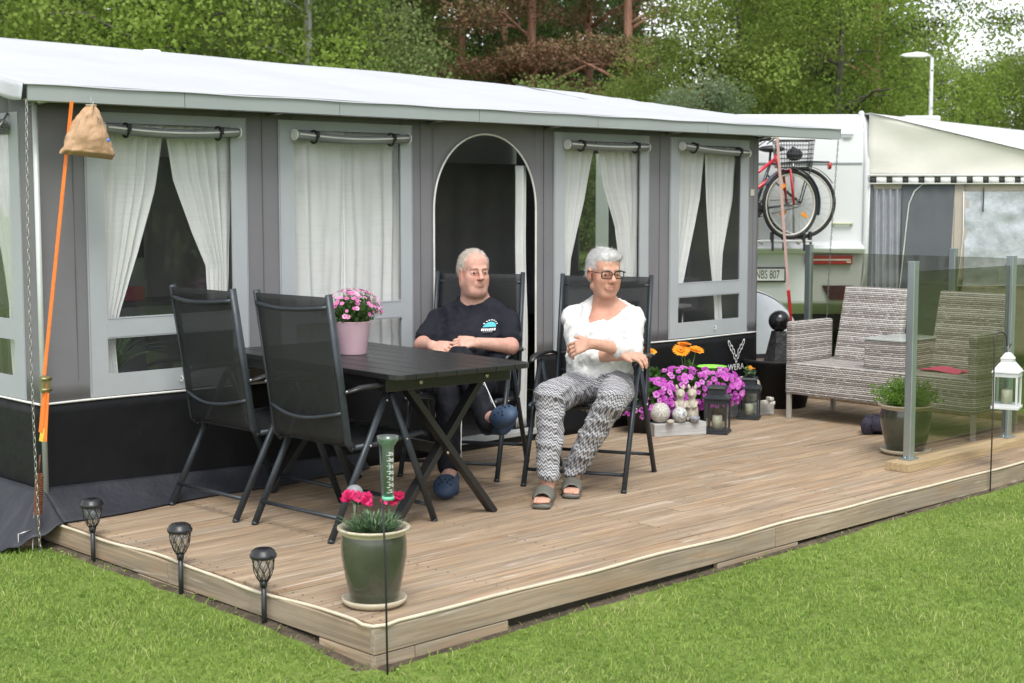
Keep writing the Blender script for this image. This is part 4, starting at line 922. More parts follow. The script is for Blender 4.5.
# pink pot on the table
pk = thing('flower_pot', 'pale pink pot full of pink flowers on the black table', 'flower pot', (1.319, 1.819, .7305))
p = MB(); p.lathe([(0, 0), (.065, 0), (.068, .004), (.087, .160), (.090, .165), (.085, .165), (.080, .14), (0, .14)], n=40); p.build('pot_body', mat('pale_pink_metal', (.85, .58, .66), .4, var=.05, vs=5), pk)
leafcloud((0, 0, .21), (.115, .115, .075), 1500, .009, L_plant, 'leaves', pk, 3)
sm_ = MB(); g = random.Random(4); fc = []; fn_ = []
for k in range(170):
    a = g.uniform(0, 6.28); e = math.acos(g.uniform(-.05, 1)); r = 1.0 if g.random() < .8 else g.uniform(.8, 1.0); d = V(math.sin(e) * math.cos(a), math.sin(e) * math.sin(a), math.cos(e)); q = V(d.x * .150 * r, d.y * .150 * r, .20 + d.z * .125 * r)
    fc.append(tuple(q)); fn_.append((d.x, d.y, d.z + .3))
    if k % 2 == 0: sm_.tube([(q.x * .15, q.y * .15, .14), (q.x * .7, q.y * .7, .14 + (q.z - .14) * .55), tuple(q)], .0012, 4)
sm_.build('stems', M_leafpale, pk); petals(fc, .0115, 6, P_pink, 'flowers', pk, nrm=fn_, seed=8)
# ------------------------------------------------------------------ petunias by the wall
def petunia(label, x, y, rx, h, n, seed, potr=.15, polep=None):
    o = thing('petunia_pot', label, 'flower pot', (x, y, 0), 0, 'purple petunias along the awning skirt')
    p = MB(); p.lathe([(0, 0), (potr * .7, 0), (potr, .22), (potr * 1.05, .23), (potr * .95, .23), (0, .19)], n=28); p.build('pot_body', M_plastic, o)
    leafcloud((0, -.02, h * .68), (rx * .95, .17, h * .42), 1700, .016, L_plant, 'leaves', o, seed)
    g = random.Random(seed); fc = []; fn2 = []
    for k in range(n):
        a = g.uniform(0, 6.28); zz = g.uniform(-.75, 1); rr = math.sqrt(1 - zz * zz); d = V(rr * math.cos(a), rr * math.sin(a), zz)
        if d.y > .5: d.y *= -1
        fc.append((d.x * rx * g.uniform(.9, 1.08), -.02 + d.y * .19, h * .68 + d.z * h * .46)); fn2.append((d.x - .4, d.y - .6, d.z + .4))
    petals(fc, .0215, 5, P_pet, 'flowers', o, nrm=fn2, seed=seed, cup=.2); return o
petunia('purple petunias spilling from a pot just right of the woman\'s chair', 4.02, 2.24, .20, .31, 110, 21)
petunia('purple petunias in the middle, behind the two rabbit figures', 4.38, 2.27, .22, .34, 130, 22)
petunia('purple petunias behind the nearer black lantern', 4.74, 2.27, .22, .31, 120, 23)
# gerberas
def gerbera(label, heads, base, seed):
    o = thing('gerbera', label, 'flower', base, 0, 'orange gerberas behind the petunias'); sm3 = MB()
    for (dx, dy, z, nx, ny, nz_, r) in heads:
        sm3.tube([(dx * .2, dy * .2, 0), (dx * .7, dy * .7, z * .6), (dx, dy, z)], .0028, 6)
    sm3.build('stems', M_leafpale, o)
    petals([(h[0], h[1], h[2] + .004) for h in heads], heads[0][6], 18, P_or, 'petals', o, nrm=[h[3:6] for h in heads], seed=seed, cup=.12)
    petals([(h[0], h[1], h[2] + .008) for h in heads], heads[0][6] * .7, 14, P_or, 'inner_petals', o, nrm=[h[3:6] for h in heads], seed=seed + 1, cup=.3)
    leafcloud((0, 0, .06), (.09, .09, .06), 60, .03, L_plant, 'leaves', o, seed); return o
gerbera('orange gerberas above the petunias, left of the green bowl', [(-.06, 0, .20, -.5, -.6, 1.0, .052), (.0, .02, .235, 0, -.1, 1, .052), (.10, 0, .19, -.1, -.35, 1, .052)], (4.55, 2.34, .28), 31)
gerbera('orange gerbera right beside the woman\'s hand', [(0, 0, .22, -.1, -.3, 1, .056), (-.05, .02, .23, -.3, -.3, 1, .056)], (4.14, 2.32, .28), 33)
gb_ = MB(); gb_.lathe([(0, 0), (.07, 0), (.105, .07), (.112, .075), (.100, .075), (.065, .01), (0, .01)], (4.84, 2.36, .275), 32)
tag(gb_.build('bowl', mat('lime_plastic', (.30, .80, .10), .3)), 'lime green plastic bowl behind the petunias', 'bowl')
pb_ = MB(); pb_.lathe([(0, 0), (.10, 0), (.12, .270), (.115, .273), (0, .27)], (4.84, 2.36, .001), 28)
tag(pb_.build('pot', mat('coral_pot', (.75, .2, .25), .5)), 'coral pink pot under the lime green bowl', 'pot')
# ------------------------------------------------------------------ wooden blocks with figures
M_greywood = mat('grey_washed_wood', (.40, .40, .39), .8, var=.3, vs=1.2, bmp=.4, bs=1, bd=.004, sc3=(3, 40, 40))
def wblock(label, c, L, D_, H_, rz):
    m = MB(); m.box((0, 0, H_ / 2), (L, D_, H_), bev=.004); o = m.build('wooden_block', M_greywood, attr=('rnd', [.8] * len(m.v))); o.location = c; o.rotation_euler = (0, 0, rz); return tag(o, label, 'wooden block')
bz = math.atan2(-.157, .324)
wblock('pale grey wooden block carrying the rabbit figures and speckled balls', (4.063, 2.015, 0), .36, .125, .083, bz)
wblock('grey wooden block behind the farther black lantern', (5.06, 2.24, 0), .42, .12, .083, R(-20))
def fig_ball(label, c, r, m_): q = MB(); q.ball((0, 0, 0), r, 28, 18); o = q.build('garden_ball', m_); o.location = c; return tag(o, label, 'garden ball')
fig_ball('larger speckled ball at the left end of the wooden block', (3.945, 2.055, .083 + .066), .066, mat('silver_mosaic', (.48, .47, .43), .4, var=.6, vs=110, bmp=.5, bs=110, bd=.01))
fig_ball('smaller grey and white marbled ball in front of the rabbits', (4.045, 1.975, .083 + .050), .050, mat('marbled', (.45, .45, .45), .4, var=.75, vs=40))
def rabbit(label, c, h, rz):
    o = thing('rabbit_figure', label, 'figurine', c, rz, 'pale figurines on the wooden block'); s = h / .19 * 1.22
    m = MB(); m.lathe([(0, 0), (.033 * s, 0), (.038 * s, .03 * s), (.034 * s, .07 * s), (.024 * s, .105 * s), (.017 * s, .12 * s), (.024 * s, .135 * s), (.027 * s, .15 * s), (.02 * s, .168 * s), (0, .175 * s)], n=20)
    m.ball((-.02 * s, 0, .142 * s), (.017 * s, .014 * s, .013 * s), 12, 8); m.ball((-.03 * s, .015 * s, .012 * s), (.02 * s, .012 * s, .011 * s), 10, 7); m.ball((-.03 * s, -.015 * s, .012 * s), (.02 * s, .012 * s, .011 * s), 10, 7)
    m.build('body', M_fig, o)
    for sy in (-1, 1):
        e = MB(); e.tube([(0, sy * .012 * s, .165 * s), (.004 * s, sy * .017 * s, .18 * s), (.006 * s, sy * .02 * s, .197 * s)], [.008 * s, .010 * s, .003 * s], 8); e.build('ear', M_fig, o)
        e = MB(); e.tube([(-.012 * s, sy * .026 * s, .105 * s), (-.034 * s, sy * .022 * s, .08 * s), (-.036 * s, sy * .004 * s, .075 * s)], .009 * s, 8); e.build('arm', M_fig, o)
    return o
rabbit('left of the two pale standing rabbit figures', (4.095, 2.015, .083), .185, R(50)); rabbit('right of the two pale standing rabbit figures', (4.165, 1.975, .083), .185, R(35))
q = MB(); q.lathe([(0, 0), (.022, 0), (.034, .022), (.033, .036), (.028, .036), (.02, .008), (0, .008)], n=24); o = q.build('small_bowl', mat('grey_mosaic', (.25, .26, .28), .4, var=.7, vs=90)); o.location = (4.12, 1.915, .083); tag(o, 'small grey patterned bowl in front of the rabbit figures', 'bowl')
q = MB(); q.ball((0, 0, .014), (.03, .022, .016), 14, 9); o = q.build('stone', M_fig); o.location = (3.955, 1.975, .083); tag(o, 'small pale stone in front of the larger speckled ball', 'stone')
# ------------------------------------------------------------------ lanterns
def lantern(label, loc, rz, s, M_, hook=False):
    o = thing('lantern', label, 'lantern', loc, rz); w = .062 * s
    b = MB(); b.box((0, 0, .008 * s), (.150 * s, .150 * s, .016 * s), bev=.003); b.box((0, 0, .022 * s), (.135 * s, .135 * s, .012 * s), bev=.002); b.build('base', M_, o)
    for sx in (-1, 1):
        for sy in (-1, 1): p = MB(); p.box((sx * w, sy * w, .105 * s), (.011 * s, .011 * s, .155 * s)); p.build('post', M_, o)
    t = MB(); t.box((0, 0, .196 * s), (.137 * s, .137 * s, .030 * s), bev=.002)
    for k in range(7):
        for a in range(4):
            Mr = Matrix.Rotation(a * math.pi / 2, 4, 'Z'); cpt = Mr @ V(-.05 * s + k * .0167 * s, -.0695 * s, .196 * s); t.box(tuple(cpt), (.004 * s, .004 * s, .022 * s), M=Mr)
    t.build('top_frame', M_, o)
    r = MB(); hh = .205 * s
    if hook: r.lathe([(.105 * s, hh), (.105 * s, hh + .006 * s), (.055 * s, hh + .055 * s), (.048 * s, hh + .058 * s), (.048 * s, hh + .075 * s), (.052 * s, hh + .078 * s), (.02 * s, hh + .11 * s), (0, hh + .115 * s)], n=4, M=Matrix.Rotation(R(45), 4, 'Z'))
    else: r.lathe([(.112 * s, hh + .006 * s), (.112 * s, hh + .012 * s), (.070 * s, hh + .030 * s), (.066 * s, hh + .030 * s), (.066 * s, hh + .065 * s), (.078 * s, hh + .068 * s), (.070 * s, hh + .080 * s), (0, hh + .082 * s)], n=4, M=Matrix.Rotation(R(45), 4, 'Z'))
    ro = r.build('roof', M_, o)
    for p in ro.data.polygons: p.use_smooth = False
    for a in range(4):
        Mr = Matrix.Rotation(a * math.pi / 2, 4, 'Z'); gl = MB(); gl.box(tuple(Mr @ V(0, -w, .105 * s)), (.112 * s, .001, .150 * s), M=Mr); gl.build('pane', M_clear, o)
    if hook: h_ = MB(); h_.tube([(0.018 * s * math.cos(a), 0, hh + .115 * s + .018 * s + .018 * s * math.sin(a)) for a in np.linspace(-math.pi / 2, 1.5 * math.pi, 14)], .0022, 6); h_.build('ring', M_steel, o)
    c = MB(); c.lathe([(0, 0), (.030 * s, 0), (.030 * s, .075 * s), (.026 * s, .078 * s), (0, .074 * s)], n=24); co = c.build('candle', mat('ivory_wax', (.68, .62, .46), .5, sss=.1)); co.location = (loc[0], loc[1], loc[2] + .0285 * s); co.rotation_euler = (0, 0, rz)
    tag(co, {0: 'ivory candle inside ' + label, 1: 'white candle inside ' + label}[int(hook)], 'candle'); return o
lantern('black metal lantern standing right of the rabbit block', (4.30, 1.875, 0), R(-62), 1.07, M_blackmetal)
lantern('black metal lantern standing farther back by the wicker sofa', (4.955, 2.115, 0), R(-60), 1.0, M_blackmetal)
sk_ = thing('succulent', 'small yellow green plant on top of the farther lantern', 'plant', (4.955, 2.115, .288))
leafcloud((0, 0, .03), (.045, .045, .03), 160, .012, L_grey, 'leaves', sk_, 5); petals([(-.01, -.01, .062), (.02, 0, .055)], .022, 8, P_or, 'flowers', sk_, seed=2)
petals([(.0, .02, .06), (-.02, .01, .055)], .02, 7, L_yel, 'buds', sk_, seed=3)
q = MB(); q.lathe([(0, 0), (.05, 0), (.09, .05), (.10, .10), (.085, .15), (.06, .175), (.055, .175), (.05, .15), (0, .02)], n=32); o = q.build('vase', mat('pale_beige_vase', (.48, .44, .38), .5, var=.1)); o.location = (5.12, 2.26, .083); tag(o, 'round pale beige vase behind the farther lantern', 'vase')
q = MB(); q.lathe([(0, 0), (.035, 0), (.04, .10), (.035, .105), (.03, .1), (0, .02)], n=24); o = q.build('vase', mat('white_vase', (.6, .58, .54), .4)); o.location = (4.90, 2.33, .0); tag(o, 'narrow white vase between the petunias and the farther lantern', 'vase')
for k, (x, y, z, s) in enumerate(((5.11, 2.10, .083, .9), (5.15, 2.06, .083, .7), (5.135, 2.075, .112, .75))):
    q = MB(); q.box((0, 0, .016 * s), (.07 * s, .045 * s, .032 * s), rz=k * .6, bev=.008 * s); o = q.build('stone', M_stonew); o.location = (x, y, z)
    tag(o, ['larger pale stone on the grey block by the sofa leg', 'small pale stone beside the larger one on the block by the sofa leg', 'topmost pale stone on the block by the sofa leg'][k], 'stone')
# ------------------------------------------------------------------ fountain: black bowl, stone pyramid, black ball
fo = thing('fountain', 'black garden fountain bowl with dark pyramid and glossy ball', 'fountain', (5.62, 2.36, 0))
m = MB(); m.lathe([(0, 0), (.20, 0), (.27, .31), (.30, .335), (.30, .35), (.26, .35), (.25, .32), (0, .32)], n=40); m.build('bowl', mat('fountain_black', (.012, .012, .013), .55, spec=.3), fo)
m = MB(); m.lathe([(0, .322), (.245, .322)], n=30); m.build('gravel', mat('brown_gravel', (.20, .14, .11), .9, var=.6, vs=70, bmp=.8, bs=70, bd=.02), fo)
m = MB(); m.lathe([(.11, .323), (.055, .545), (0, .547)], n=4, M=Matrix.Rotation(R(20), 4, 'Z')); po_ = m.build('pyramid', mat('dark_slate', (.03, .03, .032), .7, bmp=.8, bs=25, bd=.03), fo)
for p in po_.data.polygons: p.use_smooth = False
m = MB(); m.ball((0, 0, .618), .077, 32, 20); m.build('ball', mat('black_granite', (.008, .008, .009), .2, var=.3, vs=60), fo)
# ------------------------------------------------------------------ wicker sofa
def wicker():
    m = bpy.data.materials.new('grey_wicker'); t, b = nodes(m)
    tc = t.nodes.new('ShaderNodeTexCoord'); sp = t.nodes.new('ShaderNodeSeparateXYZ'); t.links.new(tc.outputs['Object'], sp.inputs[0])
    ge = t.nodes.new('ShaderNodeNewGeometry'); sn = t.nodes.new('ShaderNodeSeparateXYZ'); t.links.new(tc.outputs['Normal'], sn.inputs[0])
    top = math_(t, 'GREATER_THAN', math_(t, 'ABSOLUTE', sn.outputs[2]), .75)
    hx = math_(t, 'MULTIPLY', sp.outputs[0], top); hz_ = math_(t, 'MULTIPLY', sp.outputs[2], math_(t, 'SUBTRACT', 1.0, top)); h = math_(t, 'ADD', hx, hz_)
    s = math_(t, 'ADD', sp.outputs[1], math_(t, 'MULTIPLY', sp.outputs[0], math_(t, 'SUBTRACT', 1.0, top)))
    wob = math_(t, 'MULTIPLY', math_(t, 'SUBTRACT', noise(t, 5, 2, .5), .5), .012); h = math_(t, 'ADD', h, wob)
    strand = math_(t, 'MULTIPLY', h, 78.0); fr = math_(t, 'FRACT', strand); row = math_(t, 'FLOOR', strand)
    cell = math_(t, 'ADD', math_(t, 'MULTIPLY', s, 38.0), math_(t, 'MULTIPLY', math_(t, 'MODULO', row, 2.0), .5)); cf = math_(t, 'FRACT', cell)
    prof = math_(t, 'SINE', math_(t, 'MULTIPLY', fr, math.pi)); wv = math_(t, 'SINE', math_(t, 'MULTIPLY', cf, math.pi)); hgt = math_(t, 'MULTIPLY', prof, math_(t, 'ADD', .45, math_(t, 'MULTIPLY', wv, .55)))
    band = math_(t, 'MODULO', math_(t, 'ADD', row, 600.0), 2.0); macro = math_(t, 'GREATER_THAN', math_(t, 'SINE', math_(t, 'MULTIPLY', h, 2 * math.pi / .105)), -.1); light_row = math_(t, 'MULTIPLY', math_(t, 'LESS_THAN', band, .5), math_(t, 'ADD', .45, math_(t, 'MULTIPLY', macro, .55)))
    cv_ = t.nodes.new('ShaderNodeCombineXYZ'); t.links.new(math_(t, 'FLOOR', cell), cv_.inputs[0]); t.links.new(row, cv_.inputs[1]); wn = t.nodes.new('ShaderNodeTexWhiteNoise'); t.links.new(cv_.outputs[0], wn.inputs['Vector'])
    n1 = noise(t, 60, 2, .5)
    light = mix(t, n1, (.48, .455, .43), (.66, .64, .61)); dark = mix(t, macro, mix(t, wn.outputs['Value'], (.22, .195, .18), (.31, .28, .26)), mix(t, wn.outputs['Value'], (.32, .295, .275), (.45, .42, .395)))
    mid_l = math_(t, 'ADD', math_(t, 'MULTIPLY', light_row, .85), math_(t, 'MULTIPLY', math_(t, 'GREATER_THAN', wn.outputs['Value'], .85), .4))
    cl_ = t.nodes.new('ShaderNodeClamp'); t.links.new(mid_l, cl_.inputs[0]); c2 = mix(t, cl_.outputs[0], dark, light)
    gapc = mix(t, math_(t, 'LESS_THAN', hgt, .20), c2, (.10, .085, .075))
    t.links.new(gapc, b.inputs['Base Color']); b.inputs['Roughness'].default_value = .5; b.inputs['Specular IOR Level'].default_value = .35
    bump(t, b, hgt, .8, .006); return m
M_wick = wicker()
sf = thing('wicker_sofa', 'grey woven wicker twin seat sofa with a small table between the seats', 'sofa', (5.15, 1.96, 0))
def S(mb, n, m=M_wick, **k): return mb.build(n, m, sf, **k)
# local: x = depth (0 front .. .78 back), y = 0 left end .. -1.42 right end
m = MB(); m.bb(.0, .58, -1.42, 0, .17, .385, bev=.012); S(m, 'seat_base')
m = MB(); m.bb(.0, .47, -.06, 0.0, .386, .665, bev=.014); S(m, 'armrest')
m = MB(); m.bb(.0, .47, -1.42, -1.36, .386, .665, bev=.014); S(m, 'armrest')
for (a, b) in ((-.10, -.60), (-.84, -1.36)):
    m = MB(); T_ = Matrix.Rotation(R(14), 4, 'Y')
    m.box((.510, (a + b) / 2, .630), (.055, abs(b - a), .53), M=T_, bev=.016); S(m, 'backrest')
m = MB(); m.bb(.06, .46, -.86, -.58, .386, .575, bev=.010); S(m, 'console')
m = MB(); m.bb(.05, .50, -.87, -.57, .577, .590, bev=.003); S(m, 'table_top', mat('frosted_glass_top', (.45, .50, .48), .12))
for (x, y) in ((.02, -.02), (.02, -1.40), (.55, -.02), (.55, -1.40), (.30, -.71)):
    m = MB(); m.box((x, y, .085), (.028, .028, .17), bev=.003); S(m, 'leg', mat('taupe_aluminium', (.40, .37, .34), .45))
cl = MB(); cl.grid(lambda u, v: (5.35 + .16 * u, 1.05 - .28 * v, .393 + .018 * math.sin(math.pi * u) * math.sin(math.pi * v) + .006 * math.sin(9 * u + 5 * v)), 12, 12)
tag(cl.build('cloth', mat('pink_cloth', (.65, .06, .2), .7), thick=.006), 'crumpled pink cloth on the right seat of the wicker sofa', 'cloth')
# ------------------------------------------------------------------ glass wind screen
ws = thing('glass_windbreak', 'smoked glass wind screen with grey posts round the right end of the deck', 'glass screen', (4.08, .35, 0))
def Wm(mb, n, m, **k): o = mb.build(n, m, ws, **k); o.matrix_parent_inverse = Matrix.Translation((-4.08, -.35, 0)); return o
for k, (x, y) in enumerate(((4.08, .35), (5.19, .35), (6.18, .35), (6.18, 1.30), (6.18, 2.50))):
    b0 = .05 if y < .4 else .05
    m = MB(); m.box((x, y, .60), (.046, .046, 1.10), bev=.004); m.box((x, y, 1.152), (.048, .048, .006)); Wm(m, 'post', M_alu)
    m = MB(); m.box((x, y, .054), (.10, .075, .008), bev=.002)
    for sx in (-1, 1): m.tube([(x + sx * .037, y, .058), (x + sx * .037, y, .066)], .006, 6)
    Wm(m, 'foot_plate', M_alu)
for (x0, x1) in ((4.105, 5.165), (5.215, 6.155)): m = MB(); m.bb(x0, x1, .346, .354, .085, 1.10); Wm(m, 'glass_pane', M_glass)
for (y0, y1) in ((.375, 1.275), (1.325, 2.475)): m = MB(); m.bb(6.176, 6.184, y0, y1, .085, 1.10); Wm(m, 'glass_pane', M_glass)
m = MB(); m.bb(3.93, 6.24, .255, .405, .001, .0495, bev=.004); Wm(m, 'base_beam', mat('yellow_timber', (.40, .30, .17), .7, var=.3, vs=1.5, bmp=.4, bs=1, bd=.004, sc3=(2, 40, 40)))
m = MB(); m.bb(6.12, 6.24, .412, 2.6, .001, .0495, bev=.004); Wm(m, 'base_beam', M_beam, attr=('rnd', [.5] * len(m.v)))
# ------------------------------------------------------------------ right pot with fern
rp = thing('flower_pot', 'green glazed pot with feathery plant behind the first glass screen post', 'flower pot', (4.49, .62, 0)); glazed_pot(rp, .165, .285)
fm2 = MB(); g = random.Random(12); P_ = []
for k in range(95):
    a = g.uniform(0, 6.28); L_ = g.uniform(.12, .24); sp = g.uniform(.05, .22); pts = []
    for i in range(7):
        t = i / 6; pts.append((sp * t ** 1.2 * math.cos(a), sp * t ** 1.2 * math.sin(a), .24 + L_ * (t - .35 * t * t * (sp / .2))))
    fm2.tube(pts, .0012, 4)
    for p_ in pts[2:]: P_ += [(p_[0] + g.gauss(0, .010), p_[1] + g.gauss(0, .010), p_[2] + g.gauss(0, .010)) for _ in range(14)]
fm2.build('stems', M_leafpale, rp); P_ = np.array(P_)
np_mesh('leaves', leaf_quads(P_, .0065), np.arange(4 * len(P_)).reshape(-1, 4), lm('feathery_leaves', (.10, .20, .03), (.17, .32, .05), (.27, .42, .09)), rp, attrs={'rnd': np.repeat(rng.random(len(P_)), 4)})
bo = thing('ball_ornament', 'dark blue grey ball on a stick in the feathery plant pot', 'ornament', (4.41, .54, .26)); m = MB(); m.ball((0, 0, .075), .034, 24, 16); m.build('ball', mat('blue_grey_ball', (.07, .095, .12), .3, var=.3, vs=20), bo)
m = MB(); m.tube([(0, 0, -.01), (0, 0, .045)], .004, 6); m.build('stick', M_steel, bo)
bg_ = MB(); bg_.grid(lambda u, v: ((.10 + .025 * math.sin(5 * u * 6.28)) * math.cos(u * 6.283) * math.sin(v * math.pi) ** .6, (.07 + .02 * math.sin(4 * u * 6.28 + 1)) * math.sin(u * 6.283) * math.sin(v * math.pi) ** .6, .055 - .055 * math.cos(v * math.pi) + .012 * math.sin(v * 9 + u * 18.85)), 40, 18)
o = bg_.build('bag', mat('dark_floral_cloth', (.022, .018, .035), .8, var=.9, vs=40, bmp=.5, bs=30, bd=.02)); o.location = (5.00, 1.16, .002); tag(o, 'dark patterned cloth bag lying on the deck in front of the sofa', 'bag')
# ------------------------------------------------------------------ hanging white lantern on a shepherd's hook
hk = thing('shepherd_hook', 'thin black garden hook holding the white lantern at the right edge', 'hook', (4.262, -.05, GZ)); m = MB()
arc = [(0, 0, -.05), (.004, 0, .5), (.0, 0, .84)] + [(.062 - .070 * math.cos(a), 0, .87 + .055 * math.sin(a)) for a in np.linspace(0, math.pi * .95, 12)] + [(.140, 0, .845), (.165, 0, .835), (.185, 0, .85)]
m.tube(arc, .0042, 8); m.build('rod', mat('rusty_black_rod', (.05, .04, .035), .6), hk)
wl_ = lantern('white metal lantern hanging from a garden hook at the right edge', (4.262 + .155, -.05, .345), R(18), .98, mat('white_enamel', (.62, .63, .64), .35), hook=True)
# ------------------------------------------------------------------ rain gauge
rg = thing('rain_gauge', 'green tinted rain gauge on a thin black rod at the deck corner', 'rain gauge', (-.04, -.10, GZ)); m = MB(); m.tube([(0.01, 0, -.05), (.004, 0, .40), (-.012, .005, .83)], .0038, 8); m.build('rod', M_blackmetal, rg)
m = MB(); m.lathe([(0, .630), (.019, .630), (.0205, .80), (.0205, .808), (.036, .830), (.037, .843), (.034, .843), (.030, .826), (.017, .805), (.0165, .64), (0, .64)], (0.004, -.018, 0), 28); m.build('gauge_tube', film_mat('green_plastic', (.45, .66, .48), 1.6, .12, milk=.08), rg)
m = MB(); m.lathe([(0, .622), (.021, .622), (.021, .634), (0, .634)], (0.004, -.018, 0), 24); m.build('base_ring', mat('mint_plastic', (.18, .55, .38), .4), rg)
Mx = Matrix.Translation((0.004, -.018, 0)) @ Matrix.Rotation(R(-42), 4, 'Z'); m = MB()
for k in range(16): cpt = Mx @ V(.006 - (.0 if k % 2 else .003), -.0213, .65 + k * .0092); m.box(tuple(cpt), (.006 if k % 2 else .012, .0008, .0014), M=Matrix.Rotation(R(-42), 4, 'Z'))
m.build('scale_marks', M_print, rg)
for k, ch_ in enumerate(('5', '10', '15', '20', '25', '30', '35')):
    text('scale_number', ch_, .016, M_print, rg, Mx @ Matrix.Translation((.012, -.0205, .655 + k * .0215)) @ Rx90, extrude=.0003)
# ------------------------------------------------------------------ solar lamps
def solar(label, loc, rz):
    o = thing('solar_lamp', label, 'garden lamp', loc, rz, 'black solar lamps along the left side of the deck')
    m = MB(); m.tube([(0, 0, .0), (0, 0, .20)], .0105, 14); m.tube([(0, 0, .19), (0, 0, .215)], [.0135, .017], 14); m.build('stake', M_plastic, o)
    m = MB(); n = 8
    for s in (-1, 1):
        for k in range(n):
            pts = []
            for i in range(9):
                t = i / 8; r = .016 + .026 * math.sin(min(1, t * 1.15) * math.pi / 2) ** .8; a = 2 * math.pi * (k / n) + s * t * 1.05
                pts.append((r * math.cos(a), r * math.sin(a), .212 + .092 * t))
            m.tube(pts, .0017, 5)
    m.build('cage', M_plastic, o)
    m = MB(); m.lathe([(0, .218), (.014, .218), (.036, .27), (.038, .303), (0, .303)], n=20); m.build('diffuser', film_mat('lamp_diffuser', (.80, .80, .78), 1.2, .2, milk=.1) if 'lamp_diffuser' not in MATS else MATS['lamp_diffuser'], o)
    m = MB(); m.lathe([(0, .303), (.048, .303), (.051, .309), (.051, .318), (.047, .321), (.044, .331), (.034, .339), (0, .339)], n=28); m.build('cap', M_plastic, o)
    m = MB(); m.box((0, 0, .340), (.036, .036, .003)); m.build('solar_cell', mat('solar_cell', (.015, .012, .02), .2), o); return o
so1 = solar('black solar lamp furthest left, by the awning corner', (-.05, 1.945, GZ - .015), 0)
for loc, lb in (((-.05, 1.212, GZ - .010), 'black solar lamp in the middle of the row of three'), ((-.05, .618, GZ - .012), 'black solar lamp nearest the carnation pot')): copy_tree(so1, loc, loc[1], lb)
# ------------------------------------------------------------------ orange strap, chain, spring, pegs, paper bag
st = thing('ratchet_strap', 'orange ratchet strap tensioned from the awning eave to a ground spring', 'strap', (-.09, 2.28, .60)); 
def SW(mb, n, m, par, org, **k): o = mb.build(n, m, par, **k); o.matrix_parent_inverse = Matrix.Translation((-org[0], -org[1], -org[2])); return o
M_or = mat('orange_webbing', (.80, .20, .03), .7, var=.12, vs=30, bmp=.3, bs=250)
m = MB(); m.bar((.085, 2.285, 1.94), (-.088, 2.285, .70), .003, .026, up=(.1, -1, 0)); SW(m, 'webbing', M_or, st, (-.09, 2.28, .6))
m = MB(); m.bar((-.093, 2.27, .665), (-.115, 2.28, .44), .003, .026, up=(.3, -1, 0)); m.bar((-.088, 2.262, .62), (-.108, 2.26, .40), .0025, .022, up=(.6, -1, 0)); SW(m, 'webbing', M_or, st, (-.09, 2.28, .6))
m = MB(); m.bar((-.108, 2.272, .46), (-.118, 2.275, .40), .0035, .024, up=(.3, -1, 0)); SW(m, 'strap_end', mat('yellow_label', (.7, .5, .05), .6), st, (-.09, 2.28, .6))
m = MB(); m.box((-.090, 2.275, .66), (.042, .03, .075), bev=.004); m.tube([(-.115, 2.262, .685), (-.065, 2.262, .685)], .008, 8); m.tube([(-.115, 2.262, .635), (-.065, 2.262, .635)], .008, 8); SW(m, 'ratchet', mat('brassy_steel', (.30, .28, .14), .45, .7), st, (-.09, 2.28, .6))
sp = thing('tension_spring', 'rusty steel tension spring at the lower end of the orange strap', 'spring', (-.125, 2.30, .1)); m = MB()
hp = [(-.122 - .010 * (t / 20) + .016 * math.cos(t * 6.283), 2.295 + .016 * math.sin(t * 6.283), .245 - .0088 * t) for t in np.linspace(0, 21, 300)]
m.tube(hp, .0045, 5); m.tube([(-.122, 2.295, .25), (-.12, 2.292, .30), (-.118, 2.288, .335)], .004, 6); m.tube([(-.132, 2.295, .06), (-.13, 2.30, .0), (-.128, 2.31, -.03)], .004, 6); SW(m, 'coil', mat('rusty_steel', (.20, .075, .035), .8, .2, var=.4, vs=60, bmp=.4, bs=150), sp, (-.125, 2.30, .1))
ch2 = thing('steel_chain', 'thin steel chain hanging from the awning eave beside the orange strap', 'chain', (-.155, 2.25, 1.93)); m = MB(); nl = 74
for k in range(nl):
    t = (k + .5) / nl; c_ = V(-.150 + .016 * math.sin(t * 3.1) * -1, 2.25, 1.93 - t * 2.03); a = (k % 2) * math.pi / 2 + .5; L_ = .0175
    m.tube([c_ + V(.0058 * math.cos(q) * math.cos(a), .0058 * math.cos(q) * math.sin(a), L_ * math.sin(q)) for q in np.linspace(0, 2 * math.pi, 11)[:-1]], .0019, 5, closed=True)
SW(m, 'links', M_steel, ch2, (-.155, 2.25, 1.93))
for k, (a, b, c3, lb) in enumerate((((-.13, 2.36, -.02), (-.165, 2.30, -.20), (-.10, 2.40, .05), 'long steel tent peg driven in under the rusty spring'), ((-.20, 2.36, -.03), (-.195, 2.36, -.20), (-.14, 2.34, -.015), 'short hooked tent peg left of the rusty spring'))):
    m = MB(); m.tube([c3, a, b], .0042, 7); tag(m.build('tent_peg', M_steel), lb, 'tent peg', 'steel tent pegs')
pbg = thing('paper_bag', 'crumpled brown paper bag hanging from the awning eave', 'bag', (.165, 2.255, 1.93))
def bagf(u, v):
    a = u * 2 * math.pi; t = v; w = .012 + .112 * min(1, t * 1.1) ** .75; dpt = .018 + .05 * math.sin(min(1, t * 1.1) * math.pi * .62)
    z = -.005 - .235 * t; n_ = mnoise.noise(Vector((math.cos(a) * 2.2, math.sin(a) * 2.2, t * 4))) * .018 * (1 - .3 * t) + mnoise.noise(Vector((math.cos(a) * 7, math.sin(a) * 7, t * 9))) * .006
    if t > .93: w *= 1.0; dpt *= (1 - t) / .07 + .02
    return ((w + n_) * math.cos(a) - .015 * t * (1 if math.cos(a) < 0 else .2) - .02 * t, (dpt + n_) * math.sin(a), z - .012 * math.cos(a) * t)
